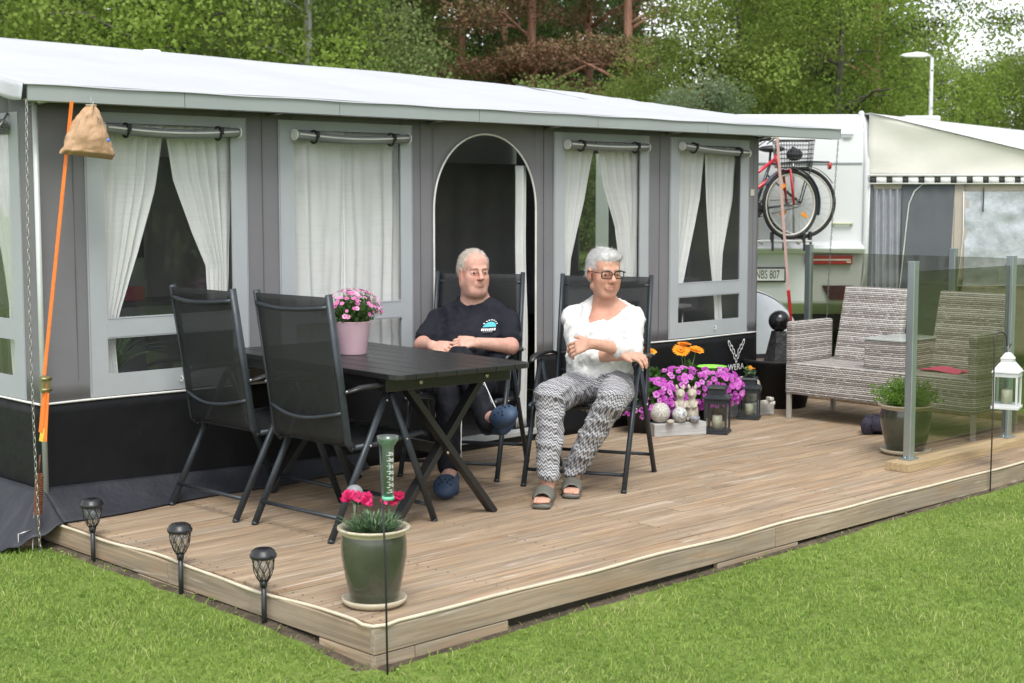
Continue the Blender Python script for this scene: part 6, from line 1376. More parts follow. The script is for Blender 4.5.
def head(F, c, f, u, s, man=True):
    cz = -.091 if man else -.098
    c = np.array(c); f = nv(f); u = nv(np.array(u) - f * (np.array(u) @ f)); l = np.cross(u, f); H = lambda a, b, d: c + (f * a + l * b + u * d) * s; ax = (l, f, u); e = lambda p, r, k=.02, mode='add': F.ell(H(*p), np.array(r) * s, ax, k * s, mode)
    e((-.012, 0, .036), (.078 if man else .073, .092, .084)); e((.020, 0, -.028), (.066 if man else .060, .066, .084)); e((.045, 0, .045), (.056, .04, .05))
    e((.058, 0, cz), (.026, .026 if man else .024, .020)); 
    for sg in (-1, 1):
        F.cone(H(-.012, sg * .052, -.068), H(.052, sg * .022, cz - .002), (.022 if man else .015) * s, .017 * s, .025 * s); e((.056, sg * .037, -.030), (.026, .026, .026))
        e((.045, sg * .044, -.064), (.022, .026, .030) if man else (.018, .022, .024))
    F.cone(H(.083, -.032, .020), H(.083, .032, .020), .0105 * s, .0105 * s, .016 * s)
    for sg in (-1, 1): e((.104, sg * .032, .000), (.019, .016, .0105), .020, 'sub')
    F.cone(H(.088, 0, .012), H(.113, 0, -.026), .0075 * s, .0115 * s, .012 * s); e((.112, 0, -.030), (.0145 if man else .012, .013, .011), .008)
    for sg in (-1, 1): e((.100, sg * .0135, -.034), (.0085, .011, .008), .006)
    e((.082, 0, -.064), (.026, .016, .020), .015)
    for sg in (-1, 1):
        F.cone(H(.098, 0, -.0590), H(.085, sg * .028, -.061), .0048 * s, .003 * s, .006 * s); F.cone(H(.097, 0, -.0705), H(.086, sg * .024, -.067), .0058 * s, .0035 * s, .006 * s)
        F.cone(H(.1035, sg * .002, -.0648), H(.0905, sg * .027, -.0635), .0020 * s, .0018 * s, .003 * s, 'sub')
        # eyelids, upper heavier
        F.cone(H(.0855, sg * .023, .0042), H(.0785, sg * .044, .0018), .0058 * s, .0050 * s, .010 * s); F.cone(H(.082, sg * .023, -.0078), H(.076, sg * .041, -.0078), .0054 * s, .005 * s, .010 * s)
        e((-.010, sg * .077, -.008), (.0075, .020, .033), .008); e((-.004, sg * .080, .010), (.006, .012, .012), .006); e((-.006, sg * .0845, -.004), (.004, .010, .017), .005, 'sub')
        if man: F.cone(H(.094, sg * .022, -.042), H(.083, sg * .034, -.068), .0018 * s, .0018 * s, .008 * s, 'sub')
    return H, f, u, l
def hand(F, w, d, back, flip, s=1.0, curl=(.3, .5, .4), spread=.06, thumb=(.75, .65, .2), ks=.004):
    """w wrist, d along the hand, back = out of the back of the hand, flip = +1/-1 side of the thumb"""
    w = np.array(w, float); d = nv(d); back = nv(np.array(back) - d * (np.array(back) @ d)); sd_ = np.cross(d, back) * flip
    F.econe(w + d * .012 * s, w + d * .082 * s, sd_, (.026 * s, .017 * s), (.038 * s, .0135 * s), .012)
    F.cone(w + d * .02 * s - sd_ * .02 * s - back * .006, w + d * .055 * s - sd_ * .036 * s - back * .008, .016 * s, .013 * s, .010)
    for i, ln in enumerate((.92, 1.0, .95, .76)):
        p = w + d * (.084 - .004 * abs(i - 1.3)) * s + sd_ * (i - 1.5) * .0205 * s; dirn = nv(d + sd_ * (i - 1.5) * spread); a = 0
        F.cone(w + d * .05 * s + sd_ * (i - 1.5) * .016 * s, p, .0105 * s, .0098 * s, ks + .004)
        for L_, c_, r0, r1 in ((.040, curl[0], .0095, .0088), (.026, curl[1], .0088, .0082), (.021, curl[2], .0082, .0068)):
            a += c_ * (1 + .08 * (i - 1)); q = p + (dirn * math.cos(a) - back * math.sin(a)) * L_ * ln * s; F.cone(p, q, r0 * s, r1 * s, ks); p = q
    p = w + d * .028 * s - sd_ * .030 * s; dirn = nv(d * thumb[0] - sd_ * thumb[1] - back * thumb[2])
    q = p + dirn * .038 * s; F.cone(p, q, .0135 * s, .0105 * s, .008); q2 = q + nv(dirn + d * .35) * .030 * s; F.cone(q, q2, .0105 * s, .0082 * s, ks)
    return w + d * .09 * s
def skin_obj(F, name, parent, org, M_, H, s, smooth=0, extra=()):
    P_, Q = F.mesh(smooth); r = np.zeros(len(P_)); lp = np.zeros(len(P_))
    for (p, rad, wt) in [((.10, 0, -.028), .026, .5), ((.06, .04, -.032), .038, .45), ((.06, -.04, -.032), .038, .45), ((-.01, .08, -.01), .04, .6), ((-.01, -.08, -.01), .04, .6), ((.07, 0, -.10), .03, .25), ((.06, 0, .06), .05, .2)]:
        r += wt * np.exp(-(np.linalg.norm(P_ - H(*p), axis=1) / (rad * s)) ** 2)
    for (p, rad, wt) in extra: r += wt * np.exp(-(np.linalg.norm(P_ - np.array(p), axis=1) / rad) ** 2)
    for sg in (-1, 0, 1): lp += .8 * np.exp(-(np.linalg.norm((P_ - H(.096 - .005 * abs(sg), sg * .013, -.0650)), axis=1) / (.0088 * s)) ** 4)
    for sg in (-1, 1): lp += .45 * np.exp(-(np.linalg.norm((P_ - H(.093, sg * .031, .009)), axis=1) / (.013 * s)) ** 2) * 0
    P_ = P_ - np.array(org); return np_mesh(name, P_, Q, M_, parent, True, {'red': np.clip(r, 0, .85), 'lip': np.clip(lp, 0, .8)})
def eyes(H, s, parent, org, iris):
    f = (H(1, 0, 0) - H(0, 0, 0)) / s; l = (H(0, 1, 0) - H(0, 0, 0)) / s
    for sg in (-1, 1):
        c = H(.0775, sg * .031, -.001) - np.array(org); m = MB(); m.ball(tuple(c), .0115 * s, 18, 12); e = m.build('eye', mat('shaded_eye_white', (.26, .20, .17), .4), parent)  # eyeball colour darkened to stand in for shade under the lids
        gz = nv(f * .97 + l * -.22); m = MB(); cc = c + gz * .0075 * s; m.ball(tuple(cc), .0064 * s, 14, 10); m.build('iris', iris, e)
def hair_tufts(name, parent, org, roots, dirs, L_, wd, M_, seed, rise=.35):
    g = np.random.default_rng(seed); n = len(roots); vs = []; L__ = L_ * g.uniform(.6, 1.25, n)[:, None]; nr = dirs[0]; tg = dirs[1] + g.normal(0, .28, (n, 3)); tg /= np.linalg.norm(tg, axis=1)[:, None]
    sd_ = np.cross(nr, tg); sd_ /= np.linalg.norm(sd_, axis=1)[:, None]; p0 = roots; p1 = roots + (tg * .55 + nr * rise) * L__ * .5; p2 = p1 + (tg * .9 + nr * rise * .1) * L__ * .5; w_ = wd * g.uniform(.6, 1.3, n)[:, None]
    V5 = np.stack([p0 - sd_ * w_, p0 + sd_ * w_, p1 + sd_ * w_ * .8, p1 - sd_ * w_ * .8, p2], 1).reshape(-1, 3) - np.array(org); i_ = np.arange(n)[:, None] * 5
    T3 = np.concatenate([i_ + np.array([[0, 1, 2]]), i_ + np.array([[0, 2, 3]]), i_ + np.array([[3, 2, 4]])]); return np_mesh(name, V5, T3, M_, parent, True, {'rnd': np.repeat(g.random(n), 5)})
def surf_pts(P_, Q, n, seed, keepf):
    g = np.random.default_rng(seed); c = P_[Q].mean(1); nr = np.cross(P_[Q[:, 1]] - P_[Q[:, 0]], P_[Q[:, 2]] - P_[Q[:, 0]]); a = np.linalg.norm(nr, axis=1) + 1e-12; nr /= a[:, None]
    ok = keepf(c); c, nr, a = c[ok], nr[ok], a[ok]; i = g.choice(len(c), n, p=a / a.sum()); return c[i] + g.normal(0, .0015, (n, 3)), nr[i]
UP = np.array([0, 0, 1.0])
def cloth_obj(F, name, M_, parent, org, smooth=1, attrs=None):
    P_, Q = F.mesh(smooth); at = attrs(P_) if attrs else None; return np_mesh(name, P_ - np.array(org), Q, M_, parent, True, at), P_, Q
def fabric(name, col, rough=.85, weave=600, var=.05, bmp=.25): return mat(name, col, rough, var=var, vs=6, bmp=bmp, bs=22, bd=.012, spec=.2)
# ================================================================== the woman
org = (2.547, 1.352, 0.0); J = {k: np.array(v) for k, v in dict(head=(2.597, 1.304, 1.108), neck=(2.661, 1.347, .955), sR=(2.571, 1.505, .878), sL=(2.690, 1.175, .886), pel=(2.575, 1.310, .525), hR=(2.545, 1.380, .505), hL=(2.612, 1.215, .505),
    kR=(2.084, 1.189, .505), kL=(2.259, .935, .495), anR=(2.000, 1.125, .095), anL=(2.225, 1.170, .090), toR=(1.830, 1.000, .035), toL=(2.115, 1.075, .03)).items()}
J['elR'] = np.array((2.435, 1.345, .670)); J['wrR'] = np.array((2.466, 1.044, .698)); J['elL'] = np.array((2.550, 1.055, .712)); J['wrL'] = np.array((2.300, 1.105, .765))
wo = thing('person', 'seated woman in white top, patterned trousers and black glasses, arms crossed', 'person', org)
fT = nv((-.92, -.39, 0)); lT = nv((.39, -.92, 0)); gz = nv((-.37, -.93, -.05)); s = 1.07
Fw = Field((1.66, .74, -.002), (2.88, 1.68, 1.30), .0052, [((2.44, 1.14, .93), (2.76, 1.45, 1.28), .0036)])
sp_ = J['pel'] + (J['neck'] - J['pel']) * .5 - fT * -.01
def torso(F, off=0.0, k=.04, woman=True):
    F.econe(J['pel'], sp_, lT, (.150, .120), (.148, .118), k, off=off); F.econe(sp_, J['neck'] - UP * .10, lT, (.148, .118), (.150, .095), k, off=off)
    F.cone(J['sR'] - UP * .02, J['neck'] - UP * .022, .043, .052, k, off=off); F.cone(J['sL'] - UP * .02, J['neck'] - UP * .022, .043, .052, k, off=off)
    if woman:
        for sg in (-1, 1): F.ell(sp_ + fT * .070 + lT * sg * .066 + UP * .035, (.072, .060, .070), (lT, fT, UP), .06, off=off)
        F.ell(J['pel'] + fT * .07 + UP * .07, (.135, .085, .10), (lT, fT, UP), .05, off=off)
    else: F.ell(J['pel'] + fT * .075 + UP * .13, (.150, .115, .145), (lT, fT, UP), .06, off=off)
def arms(F, off=0.0, up=1.0, fore=1.0, k=.02):
    for q in 'RL':
        a, e, w_ = J['s' + q], J['el' + q], J['wr' + q]; F.cone(a - UP * .012, a + (e - a) * up, .045, .045 - .006 * up, k, off=off)
        if fore > 0: F.cone(e, e + (w_ - e) * fore, .041, .041 - .015 * fore, k, off=off)
torso(Fw); arms(Fw)
F_hd = head(Fw, J['head'], gz, UP, s, False); Hw = F_hd[0]
Fw.cone(Hw(-.022, 0, -.06), J['neck'] - UP * .02, .050, .058, .03); Fw.cone(J['neck'] - UP * .02 + fT * .03, sp_ + UP * .12 + fT * .045, .05, .050, .04)
hand(Fw, J['wrL'], nv(np.array((2.256, 1.175, .745)) - J['wrL']) + lT * 0 , nv(fT * .75 + UP * .55), -1, 1.0, (.25, .55, .5), .10, (.75, .45, -.1))
hand(Fw, J['wrR'], nv((.12, -.97, .02)), nv((-.25, .0, .95)), -1, 1.0, (.35, .65, .45), .05, (.8, .5, .1))
for q in 'RL':
    Fw.econe(J['h' + q], J['k' + q], lT, (.080, .078), (.055, .055), .03); Fw.cone(J['k' + q], J['an' + q] + UP * .02, .052, .032, .02)
    Fw.cone(J['an' + q] + UP * .03, J['an' + q], .034, .036, .02); d = nv(J['to' + q] - J['an' + q]); Fw.cone(J['an' + q] - d * .02 - UP * .03, J['an' + q] + d * .10 - UP * .045, .030, .026, .02); Fw.econe(J['an' + q] + d * .08 - UP * .045, J['to' + q] - UP * .0 + d * .0, np.cross(UP, d), (.032, .024), (.040, .016), .02)
    sdv = np.cross(UP, nv(d * np.array([1, 1, 0])))
    for i in range(5): tp_ = J['to' + q] + sdv * (i - 2) * .0155 * (1 if q == 'R' else -1) + nv(d * np.array([1, 1, 0])) * (.012 - .005 * abs(i - 1)); Fw.cone(tp_ - d * .03, tp_ + nv(d * np.array([1, 1, 0])) * .016, .010, .009, .004)
skin_obj(Fw, 'body', wo, org, SK_W, Hw, s, extra=[(J['neck'] + fT * .09 - UP * .08, .09, .55)])
eyes(Hw, s, wo, org, mat('iris_blue_grey', (.03, .035, .04), .3))
# white top
Ft = Field((2.14, .82, .36), (2.88, 1.66, 1.06), .0060); torso(Ft, .009, .045)
Ft.econe(J['pel'] - UP * .015, J['pel'] + UP * .12, lT, (.168, .150), (.162, .142), .03)
for q, up_, fr_, rr in (('R', 1, .42, .052), ('L', 1, .36, .054)):
    a, e, w_ = J['s' + q], J['el' + q], J['wr' + q]; Ft.cone(a - UP * .012, e, .053, .050, .03); c_ = e + (w_ - e) * fr_; Ft.cone(e, c_, .050, rr - .006, .015)
    d_ = nv(w_ - e); Ft.ell(c_ + d_ * .068, (.07, .07, .028), (np.cross(d_, UP), np.cross(d_, np.cross(d_, UP)), d_), .004, 'sub')
Ft.wrinkle(.0042, 42, 3, (1, 1, .7)); Ft.wrinkle(.002, 95, 8, (1, 1, 1.2))
nk = J['neck']; Ft.vcut(nk + fT * .06 + lT * .058 - UP * .098, lT, fT, .86, .2, -.06); Ft.cone(nk - fT * .03 + UP * .015, nk + UP * .12, .062, .09, .005, 'sub')
M_top = fabric('white_cotton', (.66, .665, .655), .9)
tp_o, tP, tQ = cloth_obj(Ft, 'top', M_top, wo, org, 1)
# cuff buttons
for q, cnt in (('R', 3), ('L', 5)):
    e, w_ = J['el' + q], J['wr' + q]; d_ = nv(w_ - e); bt = MB()
    for i in range(cnt):
        p = e + (w_ - e) * (.42 if q == 'R' else .36) - d_ * (.010 + .0165 * i) + nv((-.74, -.67, -.42)) * .050; bt.ball(tuple(p - np.array(org)), .0058, 8, 6)
    bt.build('cuff_buttons', mat('grey_button', (.30, .29, .27), .3), wo)
# trousers with a zigzag weave
def zig_mat():
    m = bpy.data.materials.new('zigzag_cotton'); t, b = nodes(m); a = t.nodes.new('ShaderNodeAttribute'); a.attribute_name = 'leg'; sp = t.nodes.new('ShaderNodeSeparateXYZ'); t.links.new(a.outputs['Vector'], sp.inputs[0])
    pp_ = math_(t, 'PINGPONG', math_(t, 'MULTIPLY', sp.outputs[0], 1.0), .0125); nn = math_(t, 'MULTIPLY', math_(t, 'SUBTRACT', noise(t, 35, 3, .6), .5), .006)
    v = math_(t, 'ADD', math_(t, 'ADD', sp.outputs[1], math_(t, 'MULTIPLY', pp_, 1.35)), nn); st_ = math_(t, 'SINE', math_(t, 'MULTIPLY', v, 2 * math.pi / .0215)); st2 = math_(t, 'SINE', math_(t, 'MULTIPLY', v, 2 * math.pi / .060))
    h = math_(t, 'ADD', st_, math_(t, 'MULTIPLY', st2, .35)); r = ramp(t, [(.25, (.10, .10, .11)), (.50, (.24, .24, .255)), (.75, (.48, .48, .50))]); t.links.new(math_(t, 'ADD', math_(t, 'MULTIPLY', h, .30), math_(t, 'ADD', .36, math_(t, 'MULTIPLY', noise(t, 160, 2, .7), .3))), r.inputs[0])
    t.links.new(r.outputs[0], b.inputs['Base Color']); b.inputs['Roughness'].default_value = .9; b.inputs['Specular IOR Level'].default_value = .15; bump(t, b, noise(t, 30, 4, .6), .3, .01); return m
def leg_attr(legs):
    def fn(P_):
        best = np.full(len(P_), 9.0); out = np.zeros((len(P_), 3)); rr = .072
        for hp, kn, an in legs:
            hd_ = nv((kn - hp) * np.array([1, 1, 0])); u1 = nv(kn - hp); u2 = nv(an - kn); L1 = np.linalg.norm(kn - hp); th = math.acos(np.clip(u1 @ u2, -1, 1)); n1 = -nv(u2 - (u2 @ u1) * u1); s1 = nv(np.cross(u1, n1)); q = P_ - kn
            d1 = q @ u1; d2 = q @ u2; dist = np.minimum(np.linalg.norm(P_ - hp - np.clip((P_ - hp) @ u1, 0, L1)[:, None] * u1, axis=1), np.linalg.norm(q - np.clip(d2, 0, 9)[:, None] * u2, axis=1))
            wedge = (d1 > 0) & (d2 < 0); shin = d2 >= 0; v = L1 + d1; v = np.where(wedge, L1 + np.arctan2(d1, np.maximum(q @ n1, .01)) * rr, v); v = np.where(shin & (d1 > -.05), L1 + th * rr + d2, v); v = np.where(shin, L1 + th * rr + d2, v)
            v = (P_ - hp) @ hd_ - P_[:, 2] + 1; m = dist < best; best[m] = dist[m]; out[m, 0] = (q @ s1)[m] * 1.15 + 1; out[m, 1] = v[m]
        return {'leg': out}
    return fn
Fp = Field((1.86, .80, .05), (2.86, 1.60, .70), .0058)
Fp.econe(J['pel'] - UP * .03, J['pel'] + UP * .04, lT, (.168, .140), (.160, .135), .04); Fp.ell(J['pel'] + fT * .10 - UP * .01, (.13, .10, .062), (lT, fT, UP), .03)
for q in 'RL': Fp.econe(J['h' + q], J['k' + q], lT, (.100, .098), (.073, .075), .035); Fp.econe(J['k' + q], J['an' + q] + UP * .030, lT, (.071, .074), (.056, .058), .02)
Fp.wrinkle(.0045, 38, 5, (1, 1, 1)); Fp.wrinkle(.0022, 80, 9)
for q in 'RL': Fp.cone(J['an' + q] - UP * .055, J['an' + q] - UP * .012, .062, .050, .003, 'sub')
M_zig = zig_mat(); bn = []
for q in 'RL': bn += [(J['h' + q], J['k' + q], J['an' + q])]
cloth_obj(Fp, 'trousers', M_zig, wo, org, 1, leg_attr(bn))
# sandals
for q in 'RL':
    to, an = J['to' + q], J['an' + q]; d = nv((to - an) * np.array([1, 1, 0])); sdv = np.cross(UP, d); Fs = Field(np.minimum(to, an) - .13, np.maximum(to, an) + .13, .005)
    base_z = .014; hl = np.array([an[0], an[1], base_z]) - d * .035; tt = np.array([to[0], to[1], base_z]) + d * .022
    Fs.econe(hl, tt, sdv, (.036, .014), (.047, .014), .006)
    cen = to - d * .055 + UP * (.012 if q == 'R' else .01); Fs.econe(cen - d * .030 + UP * .012, cen + d * .022 + UP * -.002, sdv, (.052, .040), (.054, .036), .006)
    Fs.ell(cen + UP * -.004, (.044, .075, .033), (sdv, d, UP), .004, 'sub'); cloth_obj(Fs, 'sandal', mat('olive_grey_leather', (.115, .115, .095), .55, var=.15, bmp=.3, bs=70), wo, org, 1)
# hair
def hair_shell(H, fa, sc, prim, M_, parent, org, cut, amp, name='hair'):
    c0 = H(0, 0, 0); Fh = Field(c0 - .20, c0 + .20, .0042)
    for p, r in prim: Fh.ell(H(*p), np.array(r) * sc, (fa[3], fa[1], fa[2]), .02)
    Fh.wrinkle(amp, 90, 4); Fh.wrinkle(amp * .6, 190, 14)
    for p, r in cut: Fh.ell(H(*p), np.array(r) * sc, (fa[3], fa[1], fa[2]), .008, 'sub')
    return cloth_obj(Fh, name, M_, parent, org, 1)
def hair_mat(name, a, b_, c_): return attr_mat(name, [(0, a), (.5, b_), (1, c_)], .45, spec=.4)
HW = hair_mat('silver_hair', (.46, .455, .45), (.66, .655, .65), (.84, .835, .83)); HWb = mat('silver_hair_base', (.58, .575, .57), .6, var=.2, vs=40, bmp=.7, bs=1.0, bd=.02, sc3=(60, 60, 260))
ho, hP, hQ = hair_shell(Hw, F_hd, s, [((-.020, 0, .040), (.0775, .096, .087)), ((-.04, 0, .005), (.0755, .066, .062)), ((.03, 0, .082), (.056, .056, .035)), ((.035, .028, .086), (.046, .042, .026))], HWb, wo, org, [((.098, 0, -.012), (.069, .062, .070)), ((.075, 0, -.085), (.12, .085, .085)), ((.012, .088, -.022), (.035, .030, .042)), ((.012, -.088, -.022), (.035, .030, .042)), ((-.05, 0, -.115), (.12, .12, .06))], .0005)
cH = Hw(-.02, 0, .03); r0, n0 = surf_pts(hP, hQ, 5200, 2, lambda c: (np.linalg.norm(c - cH, axis=1) > .088)); rel_ = (r0 - cH); tdir = -F_hd[2] * 1.0 + F_hd[1] * np.clip((rel_ @ F_hd[1])[:, None] * 9, -1, 1.3) + F_hd[3] * np.clip((rel_ @ F_hd[3])[:, None] * 8, -1, 1) * .5 - F_hd[3] * .35
tdir = tdir - n0 * np.sum(tdir * n0, axis=1)[:, None]; tdir /= np.linalg.norm(tdir, axis=1)[:, None] + 1e-9
hair_tufts('hair_locks', wo, org, r0, (n0, tdir), .026, .0013, HW, 6, .16)
def brows(H, s, parent, M_, org, th=.0032):
    for sg in (-1, 1):
        m = MB(); m.tube([tuple(H(.0965 - .0, sg * .014, .020) - org), tuple(H(.0945, sg * .028, .0245) - org), tuple(H(.082, sg * .045, .019) - org)], [th * s, th * s, th * .5 * s], 8); m.build('eyebrow', M_, parent)
brows(Hw, s, wo, mat('grey_brow', (.33, .28, .24), .8), np.array(org), .0024)
# glasses
gl_ = MB(); gp = MB(); o3 = np.array(org)
for sg in (-1, 1):
    ctr = (.1085, sg * .0335, -.001); ring = []
    for a in np.linspace(0, 2 * math.pi, 25)[:-1]:
        ca, sa = math.cos(a), math.sin(a); sx_ = math.copysign(abs(ca) ** .5, ca) * .0265; sz = math.copysign(abs(sa) ** .5, sa) * .0175; ring.append(tuple(Hw(ctr[0] - abs(sg * .0335 + sx_) * .16, ctr[1] + sx_, ctr[2] + sz) - o3))
    gl_.tube(ring, .0028 * s, 6, closed=True); gp.add(ring, [list(range(24))])
    gl_.tube([tuple(Hw(.1085 - .0098, sg * .060, .010) - o3), tuple(Hw(.085, sg * .077, .010) - o3), tuple(Hw(.0, sg * .083, .012) - o3), tuple(Hw(-.025, sg * .082, .0) - o3)], .0022 * s, 6)
gl_.tube([tuple(Hw(.107, -.008, .004) - o3), tuple(Hw(.110, 0, .006) - o3), tuple(Hw(.107, .008, .004) - o3)], .0020 * s, 6)
g_o = gl_.build('glasses', mat('black_acetate', (.008, .008, .008), .25), wo); gp.build('lens', film_mat('spectacle_lens', (.98, .98, .98), .35, .02), g_o)
nk_ = MB(); nk_.tube([tuple(J['neck'] + lT * .055 + fT * .045 - UP * .005 - o3), tuple(J['neck'] + lT * .03 + fT * .098 - UP * .065 - o3), tuple(J['neck'] + fT * .115 - UP * .085 - o3), tuple(J['neck'] - lT * .03 + fT * .098 - UP * .065 - o3), tuple(J['neck'] - lT * .055 + fT * .045 - UP * .005 - o3)], .0012, 5)
nk_.build('necklace', mat('gold_chain', (.6, .42, .18), .3, .9), wo)
# ================================================================== the man
org = (2.26, 2.035, 0.0); J = {k: np.array(v) for k, v in dict(head=(2.33, 2.032, 1.098), neck=(2.382, 2.073, .925), sR=(2.262, 2.262, .835), sL=(2.450, 1.888, .845), elR=(2.055, 2.150, .700), elL=(2.330, 1.742, .705), wrR=(1.965, 1.965, .715), wrL=(2.110, 1.760, .735),
    pel=(2.300, 2.010, .515), hR=(2.215, 2.075, .50), hL=(2.330, 1.900, .50), kR=(1.962, 1.740, .655), kL=(1.905, 1.770, .495), anL=(1.792, 1.638, .105), anR=(1.945, 1.520, .375), toR=(1.925, 1.345, .405), toL=(1.640, 1.492, .04)).items()}
ma = thing('person', 'seated man in dark t-shirt behind the black table, legs crossed, hands folded', 'person', org); o3 = np.array(org)
fT = nv((-.87, -.49, 0)); lT = nv((.49, -.87, 0)); gz = nv((-.36, -.93, -.02)); s = 1.01; sp_ = J['pel'] + (J['neck'] - J['pel']) * .5
Fm = Field((1.56, 1.24, -.002), (2.62, 2.42, 1.28), .0054, [((2.17, 1.87, .92), (2.49, 2.19, 1.26), .0038)])
def torso_m(off, k=.05):
    F = off[0]; o = off[1]
    F.econe(J['pel'], sp_, lT, (.175, .15), (.180, .148), k, off=o); F.econe(sp_, J['neck'] - UP * .11, lT, (.180, .145), (.175, .115), k, off=o)
    for q in 'RL': F.cone(J['s' + q] - UP * .018, J['neck'] - UP * .020, .050, .058, k, off=o)
    F.ell(J['pel'] + fT * .075 + UP * .14, (.155, .112, .145), (lT, fT, UP), .06, off=o)
torso_m((Fm, 0.0))
for q in 'RL': Fm.cone(J['s' + q] - UP * .02, J['el' + q], .050, .043, .02); Fm.cone(J['el' + q], J['wr' + q], .043, .030, .02)
F_hd = head(Fm, J['head'], gz, UP, s, True); Hm = F_hd[0]; Fm.cone(Hm(-.018, 0, -.06), J['neck'] - UP * .02, .068, .082, .03); Fm.ell(Hm(.03, 0, -.115), (.05, .05, .03), (F_hd[3], F_hd[1], F_hd[2]), .03)
Fm.cone(J['neck'] - UP * .01 + fT * .02, J['neck'] - UP * .07 + fT * .03, .064, .06, .04)
hand(Fm, J['wrR'], nv((-.06, -.95, -.10)), nv((-.55, .05, .8)), 1, 1.08, (.35, .7, .5), .05, (.8, .4, .1)); hand(Fm, J['wrL'], nv((-.72, .62, .02)), nv((-.45, -.35, .8)), -1, 1.08, (.4, .8, .5), .05, (.85, .3, .1))
for q in 'RL': Fm.econe(J['h' + q], J['k' + q], lT, (.085, .085), (.060, .060), .03); Fm.cone(J['k' + q], J['an' + q], .055, .038, .02); Fm.cone(J['an' + q], J['to' + q], .036, .034, .02)
skin_obj(Fm, 'body', ma, org, SK_M, Hm, s, extra=[(J['elR'], .10, .35), (J['elL'], .10, .35)])
eyes(Hm, s, ma, org, mat('iris_dark', (.02, .02, .022), .3))
Fs = Field((1.95, 1.58, .40), (2.64, 2.44, 1.02), .0060); torso_m((Fs, .012)); Fs.econe(J['pel'] - UP * .03, J['pel'] + UP * .10, lT, (.206, .188), (.200, .185), .03)
for q, ff in (('R', .76), ('L', .72)):
    a, e = J['s' + q], J['el' + q]; Fs.cone(a - UP * .02, a + (e - a) * ff, .055, .059, .03); d_ = nv(e - a); Fs.ell(a + (e - a) * ff + d_ * .085, (.10, .10, .050), (np.cross(d_, UP), np.cross(d_, np.cross(d_, UP)), d_), .004, 'sub')
Fs.ell((2.25, 1.80, .645), (.075, .06, .045), (lT, fT, UP), .04); Fs.wrinkle(.0045, 36, 6, (1, 1, .8)); Fs.wrinkle(.002, 90, 11)
Fs.cone(J['neck'] - fT * .03 + UP * .14, J['neck'] + UP * .035, .092, .088, .004, 'sub'); Fs.ell(J['neck'] + UP * .045 + fT * .055, (.084, .090, .062), (lT, fT, UP), .004, 'sub')
M_tee = fabric('navy_black_cotton', (.0135, .0145, .021), .85); tee, sP, sQ = cloth_obj(Fs, 't_shirt', M_tee, ma, org, 1)
# printed cap emblem on the chest, laid on the shirt surface
def on_shirt(x, z):   # chest coordinates around the print centre -> nearest point on the shirt front
    base = sp_ + lT * (.130 + x) + UP * (.084 + z); rel2 = sP - base; al = rel2 @ fT; side = np.linalg.norm(rel2 - al[:, None] * fT, axis=1); ok = np.where((side < .012) & (al > 0))[0]
    return base + fT * (al[ok].max() + .0035 if len(ok) else .16)
def decal(poly, m_, nm, par, sub=5):
    q = MB(); cx_ = sum(p[0] for p in poly) / len(poly); cz = sum(p[1] for p in poly) / len(poly); n_ = len(poly); vs = [tuple(on_shirt(cx_, cz) - o3)] + [tuple(on_shirt(*p) - o3) for p in poly]
    q.add(vs, [[0, i + 1, (i + 1) % n_ + 1] for i in range(n_)]); return q.build(nm, m_, par, thick=.0015)
M_teal = mat('teal_print', (.08, .42, .48), .6)
em_ = decal([(.027 * math.cos(a), .026 * math.sin(a)) for a in np.linspace(0, math.pi, 12)], M_teal, 'chest_emblem', ma)
for x in np.linspace(-.030, .022, 7): decal([(x, -.006), (x + .006, -.006), (x + .006, -.018), (x, -.018)], M_print, 'emblem_lettering', em_)
for a in np.linspace(.5, 2.6, 7): decal([(.033 * math.cos(a) + dx, .036 * math.sin(a) + dz) for dx, dz in ((-.0035, -.002), (.0035, -.002), (.0035, .002), (-.0035, .002))], M_print, 'emblem_arc_text', em_)
decal([(-.02, -.022), (.02, -.022), (.02, -.025), (-.02, -.025)], mat('dim_print', (.3, .3, .3), .6), 'emblem_underline', em_)
# track trousers
Fp = Field((1.68, 1.38, .05), (2.52, 2.30, .78), .0060); Fp.econe(J['pel'] - UP * .02, J['pel'] + UP * .08, lT, (.20, .175), (.196, .172), .03)
Fp.econe(J['hR'], J['kR'], lT, (.100, .098), (.072, .070), .03); Fp.econe(J['hL'], J['kL'], lT, (.100, .10), (.076, .075), .03); Fp.cone(J['kR'], J['anR'] + nv(J['anR'] - J['kR']) * .03, .066, .054, .02); Fp.cone(J['kL'], J['anL'] + UP * .03, .070, .058, .02)
Fp.wrinkle(.005, 36, 15); M_track = fabric('black_track_cloth', (.010, .011, .016), .7); cloth_obj(Fp, 'trousers', M_track, ma, org, 1)
for a, b, r in ((J['kL'], J['anL'] + UP * .05, .071), (J['kR'], J['anR'] + UP * .02, .069)):
    for dd in (0, .028):
        m = MB(); u_ = nv(b - a); sd_ = nv(lT - u_ * (lT @ u_)); fr = nv(-np.cross(u_, sd_)); 
        m.tube([tuple(a + (b - a) * t + (sd_ * math.cos(dd * 12 + .35) + fr * math.sin(dd * 12 + .35)) * (r + .002 - .012 * t) - o3) for t in np.linspace(.05, .98, 14)], .0028, 5); m.build('side_stripe', M_print, ma)
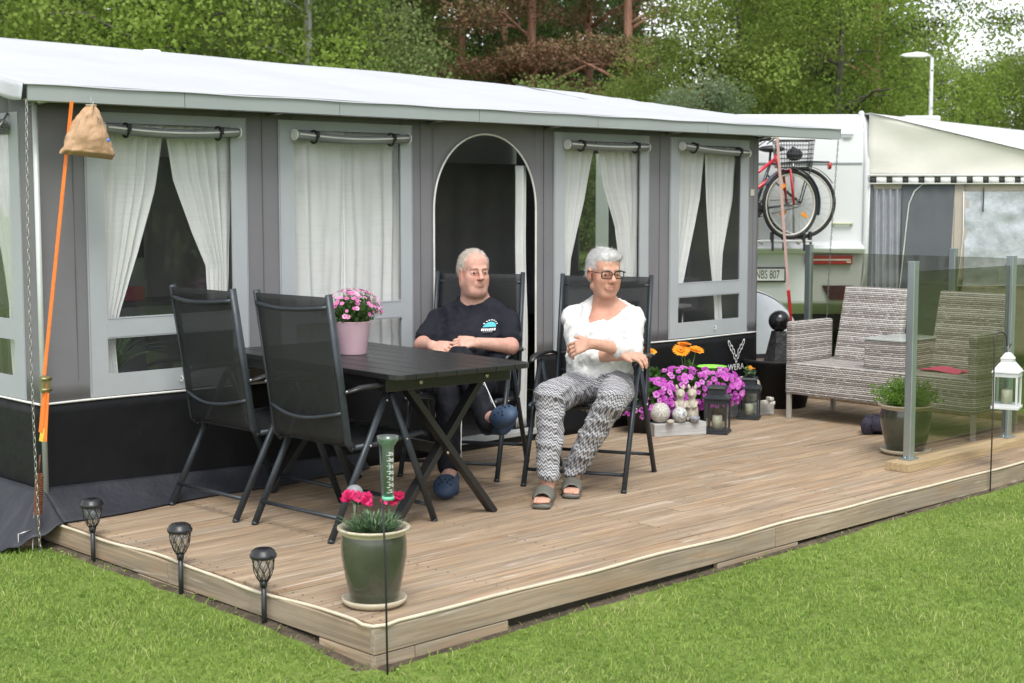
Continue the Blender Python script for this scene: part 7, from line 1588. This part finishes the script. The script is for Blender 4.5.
# clogs
M_croc = mat('navy_foam', (.035, .065, .125), .6, var=.15, bmp=.15, bs=50); M_sole = mat('grey_foam_sole', (.10, .12, .12), .7, var=.2)
def clog(an, to, upv):
    d = nv(to - an); upv = nv(np.array(upv) - d * (np.array(upv) @ d)); sdv = np.cross(upv, d); Fc = Field(np.minimum(an, to) - .14, np.maximum(an, to) + .14, .005)
    lo = an - upv * .060; Fc.econe(lo - d * .045, lo + d * .11, sdv, (.046, .036), (.060, .040), .02); Fc.ell(to + upv * .004 - d * .025, (.066, .096, .052), (sdv, d, upv), .02); Fc.cone(an - d * .035 - upv * .02, lo - d * .035, .042, .042, .02)
    Fc.ell(an + d * .01 + upv * .01, (.038, .055, .060), (sdv, d, upv), .006, 'sub'); Fc.econe(lo - d * .2 - upv * .078, lo + d * .4 - upv * .078, sdv, (.2, .05), (.2, .05), .004, 'sub')
    co, cP, cQ = cloth_obj(Fc, 'clog', M_croc, ma, org, 1); h = MB(); g_ = [(.030, -.022), (.030, 0), (.030, .022), (.052, -.014), (.052, .014), (.006, -.034), (.006, .034), (.062, -.030), (.062, .030)]
    for (a_, b_) in g_:
        c_ = to - d * .03 + d * a_ + sdv * b_; rel2 = cP - c_; al = rel2 @ upv; side = np.linalg.norm(rel2 - al[:, None] * upv, axis=1); ok = (side < .008)
        if ok.any(): p = c_ + upv * al[ok].max(); h.ball(tuple(p - o3), .0052, 10, 6)
    h.build('vent_holes', M_rubber, co); so_2 = MB(); so_2.tube([tuple(lo - upv * .030 - d * .05 - o3), tuple(lo - upv * .030 - o3), tuple(lo + d * .08 - upv * .028 - o3), tuple(to - upv * .048 + d * .03 - o3)], [.034, .042, .054, .040], 14, flat=.22) if False else None
clog(J['anL'] - UP * .0, J['toL'] + UP * .010, UP); clog(J['anR'], J['toR'], nv((-.62, -.20, .75)))
HMb = mat('pale_blond_hair_base', (.50, .44, .38), .6, var=.2, vs=40, bmp=.9, bs=1.0, bd=.02, sc3=(60, 60, 260)); HM = hair_mat('pale_blond_hair', (.44, .38, .32), (.60, .54, .47), (.76, .71, .64))
ho, hP, hQ = hair_shell(Hm, F_hd, s, [((-.018, 0, .037), (.0815, .0945, .0865)), ((-.04, 0, .0), (.0795, .060, .060))], HMb, ma, org, [((.092, 0, .003), (.078, .080, .092)), ((.07, 0, -.085), (.12, .09, .09)), ((.020, .088, -.030), (.035, .036, .045)), ((.020, -.088, -.030), (.035, .036, .045)), ((-.05, 0, -.115), (.12, .12, .06))], .0003)
cH = Hm(-.02, 0, .03); r0, n0 = surf_pts(hP, hQ, 2600, 3, lambda c: (np.linalg.norm(c - cH, axis=1) > .082)); rel_ = r0 - cH; tdir = -F_hd[2] * .7 - F_hd[1] * .5 + F_hd[3] * np.clip((rel_ @ F_hd[3])[:, None] * 9, -1, 1) * .9; tdir = tdir - n0 * np.sum(tdir * n0, axis=1)[:, None]; tdir /= np.linalg.norm(tdir, axis=1)[:, None] + 1e-9
hair_tufts('hair_locks', ma, org, r0, (n0, tdir), .022, .0011, HM, 7, .16)
brows(Hm, s, ma, mat('fair_brow', (.40, .25, .18), .8), o3, .0022)
